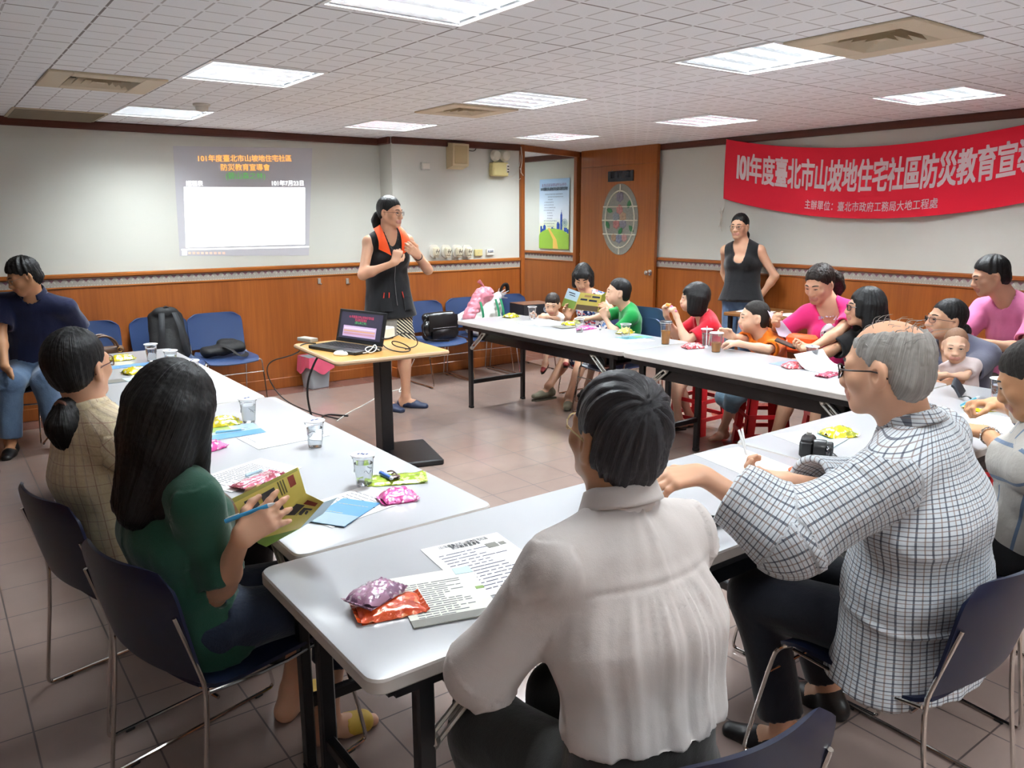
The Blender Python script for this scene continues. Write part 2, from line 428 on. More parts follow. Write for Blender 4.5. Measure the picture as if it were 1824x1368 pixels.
for i in range(len(xs)-1):
    for j in range(len(ys)-1):
        cx, cy = (xs[i]+xs[i+1])/2, (ys[j]+ys[j+1])/2
        if any(abs(cx-l[0]) < l[2] and abs(cy-l[1]) < l[2] for l in HOLES): continue
        if cy > YB+0.1 and cx < 4.88: continue
        mb.add([(xs[i], ys[j], ZC), (xs[i], ys[j+1], ZC), (xs[i+1], ys[j+1], ZC), (xs[i+1], ys[j], ZC)], [(0, 1, 2, 3)])
mb.add([(XL-.3, YF-.3, ZC+0.25), (XL-.3, YC+.3, ZC+0.25), (XR+.3, YC+.3, ZC+0.25), (XR+.3, YF-.3, ZC+0.25)], [(0, 1, 2, 3)])
struct('ceiling', mb, M_CEIL, None, False)

M_LOUV = mat('louvre_mirror', '#e6e9ee', 0.22, 0.93); M_HOUS = mat('lamp_housing', '#eeeeee', 0.4)
M_TUBE = mat('fluorescent_tube', '#ffffff', 0.4, emit=('#fffdf4', 22.0))
def make_lamp(label, W=LAMP_W):
    r = thing('ceiling_light', label, 'ceiling light', (0, 0, ZC), 0, 'recessed louvre ceiling lights')
    m = MB()                                                    # open box above the ceiling
    m.add([(-.285, -.285, .10), (.285, -.285, .10), (.285, .285, .10), (-.285, .285, .10), (-.285, -.285, 0), (.285, -.285, 0), (.285, .285, 0), (-.285, .285, 0)],
          [(0, 1, 2, 3), (0, 4, 5, 1), (1, 5, 6, 2), (2, 6, 7, 3), (3, 7, 4, 0)])
    obj('housing', m, M_HOUS, r, None, False)
    m = MB()
    for s in (-1, 1):
        m.box((s*0.292, 0, -0.002), (0.016, 0.6, 0.008)); m.box((0, s*0.292, -0.002), (0.57, 0.016, 0.008))
    obj('frame', m, M_HOUS, r)
    m = MB()
    for k in range(5):                                          # long mirror blades, V shaped
        y = -0.276+0.138*k
        m.add([(-.28, y-.014, .052), (.28, y-.014, .052), (.28, y, .002), (-.28, y, .002), (-.28, y+.014, .052), (.28, y+.014, .052)], [(0, 1, 2, 3), (3, 2, 5, 4)])
    for k in range(9):
        x_ = -0.276+0.069*k
        m.add([(x_-.008, -.28, .050), (x_-.008, .28, .050), (x_, .28, .010), (x_, -.28, .010), (x_+.008, -.28, .050), (x_+.008, .28, .050)], [(0, 3, 2, 1), (3, 4, 5, 2)])
    obj('louvre', m, M_LOUV, r, None, False)
    for k in range(4):
        m = MB(); m.tube([(-.27, -.207+.138*k, .072), (.27, -.207+.138*k, .072)], 0.013, 8); obj('tube', m, M_TUBE, r)
    ld = bpy.data.lights.new('lamp_light', 'AREA'); ld.shape = 'RECTANGLE'; ld.size = ld.size_y = 0.54; ld.energy = W; ld.color = LIGHT_COL
    lo = bpy.data.objects.new('lamp_light', ld); COL.objects.link(lo); lo.parent = r; lo.location = (0, 0, 0.056)
    return r
LL = ['lit louvre ceiling light nearest the camera at the top edge, left of centre', 'lit ceiling light second in the left row towards the projected slide', 'lit ceiling light above the projected slide by the round smoke detector',
      'lit ceiling light between the projected slide and the wall speaker box', 'lit ceiling light in front of the small middle air vent', 'lit ceiling light by the doorway in the far corner',
      'louvre ceiling light touching the large square air vent', 'louvre ceiling light before the wooden door, left of the red banner', 'louvre ceiling light over the middle of the red banner, rightmost in the photo']
proto = make_lamp(LL[0]); proto.location = (LAMPS[0][0], LAMPS[0][1], ZC)
for i, (x_, y_) in enumerate(LAMPS[1:], 1):
    q = dup(proto, (x_, y_, ZC), 0, LL[i] if i < len(LL) else 'ceiling light of the corridor beyond the doorway' if y_ > 8 else 'unseen louvre ceiling light behind or beside the camera')
    if y_ < 1 and x_ < 2:                                      # near left lights turned down to balance the added fill
        for ch in q.children:
            if ch.type == 'LIGHT': ch.data = ch.data.copy(); ch.data.energy = LAMP_W*(.2 if y_ > 0 else .8)
# square air vents with stepped louvres
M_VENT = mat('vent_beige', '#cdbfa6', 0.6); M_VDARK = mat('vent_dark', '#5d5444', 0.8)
VL = ['beige ceiling air vent with stepped louvres at left, before the lit lights', 'small beige ceiling air vent in the middle row near the back', 'large square beige ceiling air vent beside a louvre light, upper right']
for (x_, y_, s), lb in zip(VENTS, VL):
    r = thing('ceiling_vent', lb, 'air vent', (x_, y_, ZC), 0, 'square ceiling air vents')
    m = MB()
    for sg in (-1, 1):
        m.box((sg*s*0.80, 0, -0.006), (s*0.4, s*2, 0.012), None, 0.003); m.box((0, sg*s*0.80, -0.006), (s*1.2, s*0.4, 0.012), None, 0.003)
    obj('frame', m, M_VENT, r)
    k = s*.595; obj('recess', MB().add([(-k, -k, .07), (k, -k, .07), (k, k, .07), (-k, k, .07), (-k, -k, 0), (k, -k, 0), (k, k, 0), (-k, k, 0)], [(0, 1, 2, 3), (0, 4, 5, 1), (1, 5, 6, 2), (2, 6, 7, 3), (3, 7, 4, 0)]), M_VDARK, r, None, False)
    for q in range(4):
        o, i_ = s*(0.59-0.14*q), s*(0.49-0.14*q); m = MB()
        v = [(-o, -o, -.010), (o, -o, -.010), (o, o, -.010), (-o, o, -.010), (-i_, -i_, .030), (i_, -i_, .030), (i_, i_, .030), (-i_, i_, .030)]
        m.add(v, [(0, 4, 5, 1), (1, 5, 6, 2), (2, 6, 7, 3), (3, 7, 4, 0)])
        if q == 3: m.add([(-i_, -i_, -.006), (i_, -i_, -.006), (i_, i_, -.006), (-i_, i_, -.006)], [(0, 3, 2, 1)])
        obj('louvre', m, M_VENT, r, None, False)
r = thing('return_grille', 'dark beige return air grille against the back wall at upper left', 'air vent', (0.94, 6.92, ZC))
obj('frame', MB().box((0, 0, -0.004), (0.6, 0.62, 0.008), None, 0.002), M_VENT, r)
m = MB()
for k in range(26): m.box((0, -0.28+0.0224*k, -0.010), (0.56, 0.012, 0.006), rotx(0.5))
obj('slats', m, mat('grille_beige', '#8f8674', 0.7), r)  # slats in a darker beige than the frame
r = thing('smoke_detector', 'round pale smoke detector on the ceiling beside a lit light', 'smoke detector', (1.65, 5.72, ZC))
obj('base', MB().lathe([(0.055, 0), (0.055, -0.012), (0.05, -0.016)], n=24), mat('det', '#cfcbc0', 0.5), r)
obj('dome', MB().lathe([(0.042, -0.016), (0.042, -0.03), (0.035, -0.043), (0.015, -0.05)], n=24), mat('det', '#cfcbc0', 0.5), r)

# door leaf
r = bpy.data.objects.new('door_1', None); COL.objects.link(r); r.location = (XR-0.055, 7.30, 0); r['kind'] = 'structure'
# leaf lies along -Y from the hinge
obj('leaf', MB().box((0, -0.61, 1.075), (0.042, 1.22, 2.15), None, 0.003).box((0, -0.61, 2.245), (0.042, 1.22, 0.19), None, 0.003), M_DOOR, r)
m = MB(); kb = V(-0.021, -1.165, 0.985)
m.lathe([(0.032, 0), (0.032, 0.006), (0.012, 0.010), (0.011, 0.03), (0.022, 0.038), (0.029, 0.052), (0.026, 0.066), (0.012, 0.072)], kb, 18, 0, roty(-PI/2))
obj('door_knob', m, mat('chrome', '#dcdcdc', 0.12, 1.0), r)
X0 = -0.0225; cy, cz, ry, rz_ = -0.675, 1.555, 0.29, 0.395     # leaded glass oval
def oval(a, k=1.0, x=X0): return V(x, cy+ry*k*math.cos(a), cz+rz_*k*math.sin(a))
m = MB(); n = 48; m.add([oval(2*PI*i/n, 1, X0-0.004) for i in range(n)]+[oval(2*PI*i/n, 1, X0) for i in range(n)], [tuple(range(n))[::-1]]+[(i, (i+1) % n, n+(i+1) % n, n+i) for i in range(n)])
t = NT('leaded_glass'); t.par(0.25, 0, 0.5); t.base(t.mix(t.noise(60, 4, t.obj()), '#77766e', '#99988d')); t.bump(t.noise(150, 3, t.obj()), 0.3, 0.002)
gl = obj('glass_oval', m, t.m, r)
xg = X0-0.006
obj('lead_came', MB().tube([oval(2*PI*i/40, 0.80, xg) for i in range(40)], 0.009, 6, closed=True)
    .tube([(xg, cy-ry*0.93, cz+rz_*0.36), (xg, cy+ry*0.93, cz+rz_*0.36)], 0.008, 6).tube([(xg, cy-ry*0.98, cz-0.01), (xg, cy+ry*0.98, cz-0.01)], 0.008, 6)
    .tube([(xg, cy-ry*0.92, cz-rz_*0.42), (xg, cy+ry*0.92, cz-rz_*0.42)], 0.008, 6).tube([(xg, cy, cz+rz_*0.98), (xg, cy, cz+rz_*0.72)], 0.008, 6).tube([(xg, cy, cz-rz_*0.98), (xg, cy, cz-rz_*0.75)], 0.008, 6), mat('pale_lead', '#cfccb6', 0.4), gl)
def flower(y, z, s, col, nm):
    m = MB()
    for k in range(6):
        a = 2*PI*k/6+0.4; m.ball((xg-0.003, cy+y+s*0.6*math.cos(a), cz+z+s*0.6*math.sin(a)), (0.005, s*0.45, s*0.45), 8)
    m.ball((xg-0.007, cy+y, cz+z), (0.005, s*0.25, s*0.25), 8); obj('glass_flower', m, mat(nm, col, 0.3), gl)
for y, z, s, c_, nm in ((0, 0.25, .06, '#77707c', 'gf1'), (0.0, .11, .055, '#b0736c', 'gf2'), (.055, .03, .055, '#7b8488', 'gf3'), (-.055, .03, .055, '#a98a6c', 'gf4'), (.05, -.05, .055, '#b0736c', 'gf2'), (-.06, -.045, .055, '#7e7c86', 'gf5'), (0, -.21, .055, '#7b8093', 'gf6'), (.085, -.20, .045, '#a98a6c', 'gf4'), (-.085, -.20, .045, '#b0837c', 'gf7')):
    flower(y, z, s, c_, nm)
def leaf(y, z, a, s=0.05):
    P = [V(xg-0.004, cy+y, cz+z)+V(0, math.cos(a)*u+math.sin(a)*v, math.sin(a)*u-math.cos(a)*v)*s for u, v in ((-1, 0), (-.4, .5), (.3, .5), (1, 0), (.3, -.5), (-.4, -.5))]
    obj('glass_leaf', MB().prism([(0, 0)]*0 or [(p[1], p[2]) for p in P], (xg-0.006, 0, 0), (0, 1, 0), (0, 0, 1), (1, 0, 0), 0.004), mat('glass_green', '#1f6a35', 0.3), gl)
for y, z, a in ((.16, .10, .3), (-.15, .17, 1.9), (.19, -.06, 1.0), (-.19, -.10, .8), (-.02, -.13, 2.2)): leaf(y, z, a)
sg = obj('door_sign', MB().box((X0-0.006, -0.675, 2.03), (0.012, 0.40, 0.115), None, 0.002), mat('sign_black', '#20242e', 0.35), r)
for k, ch in enumerate('會議室'):
    lettering(ch, 0.085, V(X0-0.0125, -0.675+0.125-0.125*k, 2.045), (0, -1, 0), (0, 0, 1), mat('sign_letter', '#c3c6cc', 0.4), sg, 'sign_lettering', 0.001)
# ------------------------------------------------------------------ tables and chairs
M_TOP = mat('white_laminate', '#aeb0b4', 0.24, spec=0.5, bump=(18, 0.02, 0.003)); M_EDGE = mat('grey_edge_band', '#b7b2ad', 0.45)
M_BLK = mat('black_steel', '#17181b', 0.35, spec=0.5); M_BRACE = mat('grey_brace', '#b9b6b0', 0.35, 0.6); M_CHROME = mat('chrome_rod', '#d6d3cf', 0.14, 1.0)
M_SHELF = mat('black_gloss', '#101114', 0.16, spec=0.6)
def make_table(label, loc, rz, L=1.80, W=0.62, H=0.74):
    r = thing('folding_table', label, 'table', loc, rz, 'white folding tables in a U')
    m = MB(); pl = rrect(L, W, 0.035); n = len(pl)
    v, f, mi = [], [], []
    for z, s in ((H-0.034, 0.0), (H-0.030, 0.003), (H-0.006, 0.003), (H-0.001, 0.0), (H, -0.005)):
        v += [(x*(1+2*s/L), y*(1+2*s/W), z) for x, y in pl]
    for k in range(4): f += [(k*n+i, k*n+(i+1) % n, (k+1)*n+(i+1) % n, (k+1)*n+i) for i in range(n)]; mi += [1 if k < 3 else 0]*n
    f += [tuple(range(n))[::-1], tuple(range(4*n, 5*n))]; mi += [1, 0]
    m.v, m.f, m.m = v, f, mi; obj('tabletop', m, [M_TOP, M_EDGE], r, 30)
    m = MB(); ax, ay = L/2-0.06, W/2-0.035
    for s in (-1, 1): m.box((0, s*ay, H-0.051), (ax*2, 0.022, 0.034)); m.box((s*ax, 0, H-0.051), (0.022, ay*2, 0.034))
    obj('apron', m, M_BLK, r)
    obj('shelf', MB().box((0, 0, 0.598), (L-0.46, W-0.16, 0.012)).box((0, -W/2+0.075, 0.632), (L-0.46, 0.012, 0.075)).box((0, W/2-0.075, 0.632), (L-0.46, 0.012, 0.075)), M_SHELF, r)
    lx = L/2-0.135; ly = W/2-0.05
    for sx in (-1, 1):
        for sy in (-1, 1):
            lg = obj('leg', MB().box((sx*lx, sy*ly, 0.365), (0.042, 0.030, 0.69), None, 0.005), M_BLK, r)
            obj('foot_cap', MB().box((sx*lx, sy*ly, 0.011), (0.044, 0.032, 0.022), None, 0.004), mat('rubber', '#0c0c0d', 0.7), lg)
            m = MB(); a, b_ = V(sx*(lx-0.02), sy*ly, 0.52), V(sx*(lx-0.20), sy*ly, H-0.075); d = nrm(b_-a); s_, u_, _ = frame(d, (0, 1, 0))
            q = np.cross(d, (0, 1, 0)); Ln = np.linalg.norm(b_-a)
            for o_ in (-0.014, 0.014): m.tube([a+q*o_, b_+q*o_], 0.006, 6)
            m.box((a+b_)/2+V(0, 0, 0), (0.006, 0.003, Ln*0.55), np.array([q, (0, 1, 0), d]).T)
            for e in (a, b_): m.ball(e, 0.018, 8)
            obj('brace', m, M_BRACE, r)
        obj('stretcher', MB().box((sx*lx, 0, 0.225), (0.026, ly*2, 0.036), None, 0.004), M_BLK, r)
    return r
TABLES = [('white folding table in front of the man in the white shirt, nearest the camera', (1.515, 1.545, 0), 0, 1.86),
          ('white folding table under the camera and black pouch, before the old man in plaid', (3.36, 1.56, 0), 0, 1.80),
          ('white folding table beside the woman reading in green, second from the camera at left', (1.00, 2.80, 0), PI/2, 1.86),
          ('white folding table at left farthest from the camera, by the chair with the black bag', (0.965, 4.665, 0), PI/2, 1.84),
          ('white folding table at right farthest from the camera, before the toddler', (3.90, 4.63, 0), PI/2, 1.98),
          ('white folding table with the iced tea cups, before the boy in orange', (3.89, 2.755, 0), PI/2, 1.74)]
for i, (lb, loc, rz, L) in enumerate(TABLES): make_table(lb, loc, rz, L, 0.62 if i < 4 else 0.65)

t = NT('blue_plastic'); t.par(0.32, 0, 0.5); t.base(t.mix(t.noise(3, 3, t.obj()), '#2f4064', '#364a72')); t.bump(t.noise(320, 2, t.obj()), 0.06, 0.001); M_BLUE = t.m
t = NT('navy_plastic'); t.par(0.42, 0, 0.35); t.base(t.mix(t.noise(3, 3, t.obj()), '#0e1630', '#131c38')); t.bump(t.noise(320, 2, t.obj()), 0.06, 0.001); M_NAVY = t.m
def seat_fn(u, v):
    y = -0.205+0.43*v; e = abs(2*v-1); hw = 0.225*(1-0.10*e**7); x = (2*u-1)*hw
    z = 0.412+0.016*(abs(2*u-1))**2.5-0.030*max(0, (v-0.8)/0.2)**2+0.020*max(0, (0.2-v)/0.2)**2
    return V(x, y, z)
def back_fn(u, v):
    z = 0.465+0.305*v; e = max(0, (v-0.55)/0.45); hw = 0.236*(1-0.26*e**5-0.03*(1-v)**6); s = 2*u-1; x = s*hw
    y = -0.205-0.075*v-0.035*(1-s*s)+0.015*v*v; z -= 0.012*abs(s)**6*(1 if v > .9 else 0)
    return V(x, y, z)
def make_chair(label, plastic, group='blue stackable chairs'):
    r = thing('stacking_chair', label, 'chair', (0, 0, 0), 0, group)
    obj('seat', MB().shell(seat_fn, 16, 14, 0.010), plastic, r, 60); obj('backrest', MB().shell(lambda u, v: back_fn(1-u, v), 18, 14, 0.009), plastic, r, 60)
    for s in (-1, 1):
        x = s*0.234
        obj('side_frame', MB().tube([(s*0.205, 0.19, 0.402), (x, 0.205, 0.398), (x, 0.225, 0.36), (x, 0.30, 0.04), (x, 0.30, 0.009), (x, 0.26, 0.009), (x, -0.215, 0.009), (x, -0.255, 0.009), (x, -0.252, 0.05), (x, -0.200, 0.42), (x*0.985, -0.225, 0.52), (x*0.96, -0.265, 0.66)], 0.0062, 8, 0, False, 2), M_CHROME, r)
        obj('seat_rail', MB().tube([(x*0.93, 0.17, 0.402), (x*0.97, 0.0, 0.400), (x, -0.199, 0.43)], 0.0055, 8, 0, False, 1), M_CHROME, r)
        for y in (-0.19, 0.24): obj('foot_glide', MB().box((x, y, 0.005), (0.016, 0.03, 0.010), None, 0.003), mat('rubber', '#0c0c0d', 0.7), r)
    obj('cross_bar', MB().tube([(-0.234, 0.242, 0.30), (0.234, 0.242, 0.30)], 0.005, 8), M_CHROME, r)
    obj('rear_bar', MB().tube([(-0.225, -0.17, 0.398), (0.225, -0.17, 0.398)], 0.005, 8), M_CHROME, r)
    return r
chair_b = make_chair('blue stacking chair by the back wall holding the small black bag', M_BLUE)
chair_b.location = (2.03, 6.90, 0); chair_b.rotation_euler[2] = PI
for lb, x, y, a in (('blue stacking chair by the back wall with the black backpack on it', 1.58, 6.92, PI+.05), ('blue stacking chair by the back wall with the brown handbag on it', 1.02, 6.93, PI-.04),
                    ('blue stacking chair under the man in the navy polo shirt', 0.40, 6.72, PI-.3),
                    ('blue stacking chair by the back wall under the glossy black leather bag', 3.98, 6.62, PI+.02), ('blue stacking chair by the back wall under the white carrier bag and paper roll', 4.50, 6.66, PI-.05),
                    ('blue stacking chair by the back wall under the cardboard carton', 5.05, 6.66, PI-.03)):
    dup(chair_b, (x, y, 0), a, lb)
for lb, x, y, a in (('blue stacking chair under the woman reading in the flowered dress', 4.86, 5.22, PI/2+.05), ('blue stacking chair, the lower of the stacked pair under the boy in green', 4.49, 4.60, PI/2+.04),
                    ('blue stacking chair, the upper of the stacked pair under the boy in green', 4.52, 4.60, PI/2+.04)):
    dup(chair_b, (x, y, .085 if 'upper' in lb else 0), a, lb)
chair_n = make_chair('dark navy stacking chair under the woman in the green T-shirt', M_NAVY)
chair_n.location = (0.575, 2.17, 0); chair_n.rotation_euler[2] = -PI/2+.28
for lb, x, y, a in (('dark navy stacking chair under the woman in the pale checked blouse', 0.48, 2.80, -PI/2+.24), ('dark blue stacking chair at the bottom edge, under the man in the white shirt', 1.02, 0.965, -.14),
                    ('dark navy stacking chair under the old man in the plaid shirt, lower right', 2.055, 0.985, -.02), ('blue stacking chair at the right edge under the man who is writing', 2.86, 1.06, -.10),
                    ('blue stacking chair pushed in, only its top corner showing behind the old man’s shoulder', 2.53, 1.40, .05), ('stacking chair at the left edge, only a chrome leg and a clear bag showing', -0.06, 6.02, -PI/2)):
    dup(chair_n, (x, y, 0), a, lb)

# red plastic stools
M_RED = mat('red_plastic', '#c01722', 0.35, bump=(40, 0.05))
def make_stool(label):
    r = thing('plastic_stool', label, 'stool', (0, 0, 0), 0, 'red plastic stools')
    m = MB(); pl = rrect(0.29, 0.29, 0.05); n = len(pl)
    v = []
    for z, s in ((0.395, 1.04), (0.405, 1.05), (0.432, 1.02), (0.438, 0.96)): v += [(x*s, y*s, z) for x, y in pl]
    f = [(k*n+i, k*n+(i+1) % n, (k+1)*n+(i+1) % n, (k+1)*n+i) for k in range(3) for i in range(n)]+[tuple(range(n))[::-1], tuple(range(3*n, 4*n))]
    m.add(v, f); obj('seat', m, M_RED, r, 30)
    for sx in (-1, 1):
        for sy in (-1, 1):
            m = MB(); a, b = V(sx*0.125, sy*0.125, 0.40), V(sx*0.165, sy*0.165, 0)
            for (u, w_) in (((1, 0, 0), (0, 1, 0)), ((0, 1, 0), (1, 0, 0))):
                u = np.array(u, float)*(-sx if u[0] else -sy); m.prism([(0, 0), (0.055, 0), (0.035, 1), (0.0, 1)] if False else [(0, 0), (1, 0), (1, 1), (0, 1)], a, u*0.06, b-a, np.array(w_, float)*(-sx if w_[0] else -sy), 0.008)
            obj('leg', m, M_RED, r)
    m = MB()
    for z in (0.12, 0.25):
        k = 0.165-0.04*z/0.4
        for s in (-1, 1): m.box((s*k, 0, z), (0.010, 2*k, 0.028)); m.box((0, s*k, z), (2*k, 0.010, 0.028))
    obj('brace', m, M_RED, r)
    return r
st = make_stool('red plastic stool under the girl in the red shirt'); st.location = (4.62, 3.86, 0)
for lb, x, y in (('red plastic stool under the boy in the orange shirt', 4.60, 3.28), ('red plastic stool under the woman in the bright pink T-shirt', 4.92, 2.94), ('red plastic stool under the woman in the black T-shirt', 4.86, 2.55), ('red plastic stool under the woman holding the baby', 4.86, 2.06),
                 ('red plastic stool under the man in the pink polo shirt', 5.55, 2.10)):
    dup(st, (x, y, 0), 0.2*x, lb)

# pedestal table with the laptop
PT = 0.735
C0, C1, C2, C3 = [pz(*q, PT) for q in ((523, 613), (608, 646), (792, 623), (706, 596))]
pc = (C0+C1+C2+C3)/4; r = thing('pedestal_table', 'wooden pedestal table on one black post with the laptop on it', 'table', (pc[0], pc[1], 0))
ex = nrm((C1-C0)+(C2-C3)); ex = nrm(V(ex[0], ex[1], 0)); ey = np.cross((0, 0, 1), ex)
R_ = np.array([ex, ey, (0, 0, 1)]).T; LX = (np.linalg.norm(C1-C0)+np.linalg.norm(C2-C3))/2; LY = (np.linalg.norm(C2-C1)+np.linalg.norm(C3-C0))/2
PTX, PTY, PTC = ex, ey, pc
m = MB(); pl = rrect(LX, LY, 0.03); m.prism(pl, (0, 0, PT-0.028), ex, ey, (0, 0, 1), 0.028); tt = obj('tabletop', m, M_TABLEWOOD, r, 30)
m = MB(); P = [ex*x+ey*y+V(0, 0, PT-0.014) for x, y in pl]; m.tube(P, 0.0145, 8, 0, True); obj('edge_band', m, mat('edge_beige', '#a78a6a', 0.4), tt)
bp = pz(704, 812, 0)-V(pc[0], pc[1], 0); bp[2] = 0; bx = -ey*0
obj('post', MB().box(bp*0.55+V(0, 0, 0.36), (0.12, 0.085, 0.70), R_, 0.006), M_BLK, r)
obj('base', MB().box(bp*0.55+V(0.12, -0.16, 0.02), (0.52, 0.30, 0.04), R_ @ rotz(-0.2), 0.008), M_BLK, r)
PTO = V(pc[0], pc[1], PT)

# small wooden side table near the right wall
r = thing('side_desk', 'small wooden desk against the right wall with papers and a green bag on it', 'desk', (6.05, 4.02, 0))
obj('tabletop', MB().box((0, 0, 0.735), (0.62, 1.10, 0.03), None, 0.006), wood('desk_wood', '#6a4422', '#8a5c30', .4, 1), r)
for sx in (-1, 1):
    for sy in (-1, 1): obj('leg', MB().box((sx*0.27, sy*0.50, 0.36), (0.035, 0.035, 0.72), None, 0.004), M_BLK, r)
# ------------------------------------------------------------------ smooth bodies: rounded limbs blended into one skin
class Blob:
    def __init__(s): s.p = []
    def cap(s, a, b, ra, rb=None, k=0.010, u=None, flat=1.0, g='', m=0, fa=False, fb=False, neg=False):
        s.p.append(dict(t='c', a=np.array(a, float), b=np.array(b, float), ra=ra, rb=ra if rb is None else rb, k=k, u=None if u is None else nrm(u), fl=flat, g=g, m=m, fa=fa, fb=fb, neg=neg)); return s
    def ell(s, c, r, R=None, k=0.010, g='', m=0, neg=False):
        r = np.array([r]*3 if np.isscalar(r) else r, float)
        s.p.append(dict(t='e', c=np.array(c, float), r=r, R=np.eye(3) if R is None else np.asarray(R, float), k=k, g=g, m=m, neg=neg)); return s
    def merge(s, o): s.p += o.p; return s
def pdist(q, X, Y, Z):
    if q['t'] == 'c':
        a, b = q['a'], q['b']; d = b-a; L = np.linalg.norm(d)+1e-9; n = d/L
        wx, wy, wz = X-a[0], Y-a[1], Z-a[2]; ax = wx*n[0]+wy*n[1]+wz*n[2]; t = np.clip(ax/L, 0, 1)
        px, py, pz_ = wx-n[0]*(t*L), wy-n[1]*(t*L), wz-n[2]*(t*L)
        if q['u'] is not None:
            u = q['u']-n*(q['u']@n); u = u/np.linalg.norm(u); wu = px*u[0]+py*u[1]+pz_*u[2]; c = wu/q['fl']-wu
            px = px+c*u[0]; py = py+c*u[1]; pz_ = pz_+c*u[2]
        r = np.sqrt(px*px+py*py+pz_*pz_)-(q['ra']+(q['rb']-q['ra'])*t)
        if q['fa']: r = np.maximum(r, -ax)
        if q['fb']: r = np.maximum(r, ax-L)
        return r
    R, r = q['R'], q['r']; c = q['c']; wx, wy, wz = X-c[0], Y-c[1], Z-c[2]
    l = [wx*R[0, i]+wy*R[1, i]+wz*R[2, i] for i in range(3)]
    k0 = np.sqrt(sum((l[i]/r[i])**2 for i in range(3))); k1 = np.sqrt(sum((l[i]/r[i]**2)**2 for i in range(3)))+1e-9
    return k0*(k0-1)/k1
def pbox(q, pad):
    if q['t'] == 'c':
        r = max(q['ra'], q['rb'])*max(1, q['fl'])+pad; return np.minimum(q['a'], q['b'])-r, np.maximum(q['a'], q['b'])+r
    e = np.sqrt(((q['R']*q['r'])**2).sum(1))+pad; return q['c']-e, q['c']+e
def axis_pts(lo, hi, h, fine):
    o = [lo]; x = lo
    while x < hi:
        s = h
        for a, b, hf in fine:
            if a-h <= x < b: s = min(s, hf)
        x += s; o.append(x)
    return np.array(o)
def blend(blob, h, fine=(), clips=()):
    """surface of the blended blob (surface nets on a graded grid); fine = [(centre, half size, step)]; clips = [(normal, offset)] keep n.p < offset"""
    pos = [q for q in blob.p if not q['neg']]; neg = [q for q in blob.p if q['neg']]
    B = [pbox(q, q['k']*2+h*2) for q in pos]; lo = np.min([b[0] for b in B], 0); hi = np.max([b[1] for b in B], 0)
    ax = [axis_pts(lo[i], hi[i], h, [(c[i]-e[i], c[i]+e[i], hf) for c, e, hf in fine]) for i in range(3)]
    F = np.zeros([len(a) for a in ax], np.float32)
    def sl(q, pad):
        l, u = pbox(q, pad); return [slice(max(0, np.searchsorted(ax[i], l[i])-1), min(len(ax[i]), np.searchsorted(ax[i], u[i])+1)) for i in range(3)]
    def co(s): return ax[0][s[0]][:, None, None], ax[1][s[1]][None, :, None], ax[2][s[2]][None, None, :]
    for q in pos:
        s = sl(q, q['k']*6); d = pdist(q, *co(s)); F[tuple(s)] += np.exp(np.clip(-d/q['k'], -30, 18))
    D = -np.log(np.maximum(F, 1e-9))*0.008
    for q in neg:
        s = sl(q, q['k']*3); d = pdist(q, *co(s)); D[tuple(s)] = np.maximum(D[tuple(s)], -d)
    for cl in clips:                                        # each clip is one plane, or a list of planes of which one must hold
        X, Y, Z = co([slice(None)]*3); e = None
        for n, o in (cl if isinstance(cl, list) else [cl]):
            d = n[0]*X+n[1]*Y+n[2]*Z-o; e = d if e is None else np.minimum(e, d)
        D = np.maximum(D, e)
    D[0] = D[-1] = 1; D[:, 0] = D[:, -1] = 1; D[:, :, 0] = D[:, :, -1] = 1
    S = D < 0; nx, ny, nz = S.shape
    cnt = np.zeros((nx-1, ny-1, nz-1), np.int8); off = [(i, j, k) for i in (0, 1) for j in (0, 1) for k in (0, 1)]
    for i, j, k in off: cnt += S[i:nx-1+i, j:ny-1+j, k:nz-1+k]
    A = (cnt > 0) & (cnt < 8); ci = np.argwhere(A); idx = np.full(A.shape, -1, np.int32); idx[A] = np.arange(len(ci))
    acc = np.zeros((len(ci), 3)); num = np.zeros(len(ci))
    P = lambda o: np.stack([ax[m][ci[:, m]+o[m]] for m in range(3)], 1)
    val = {o: D[ci[:, 0]+o[0], ci[:, 1]+o[1], ci[:, 2]+o[2]] for o in off}
    for a in off:
        for d in range(3):
            if a[d]: continue
            b = list(a); b[d] = 1; b = tuple(b); va, vb = val[a], val[b]; x = (va < 0) != (vb < 0)
            t = np.where(x, va/np.where(x, va-vb, 1), 0)[:, None]; p = P(a)*(1-t)+P(b)*t; acc[x] += p[x]; num[x] += 1
    v = acc/np.maximum(num, 1)[:, None]; quads = []
    for d in range(3):
        e = [0, 0, 0]; e[d] = 1; s0 = S[:nx-e[0], :ny-e[1], :nz-e[2]]; s1 = S[e[0]:, e[1]:, e[2]:]
        X = np.argwhere(s0 != s1); u, w_ = (d+1) % 3, (d+2) % 3
        X = X[(X[:, u] > 0) & (X[:, w_] > 0) & (X[:, u] < S.shape[u]-1) & (X[:, w_] < S.shape[w_]-1)]
        def at(du, dw): Y = X.copy(); Y[:, u] += du; Y[:, w_] += dw; return idx[Y[:, 0], Y[:, 1], Y[:, 2]]
        q = np.stack([at(-1, -1), at(0, -1), at(0, 0), at(-1, 0)], 1); fl = ~s0[X[:, 0], X[:, 1], X[:, 2]]; q[fl] = q[fl][:, ::-1]; quads.append(q)
    f = np.concatenate(quads); f = f[(f >= 0).all(1)]
    return v, f
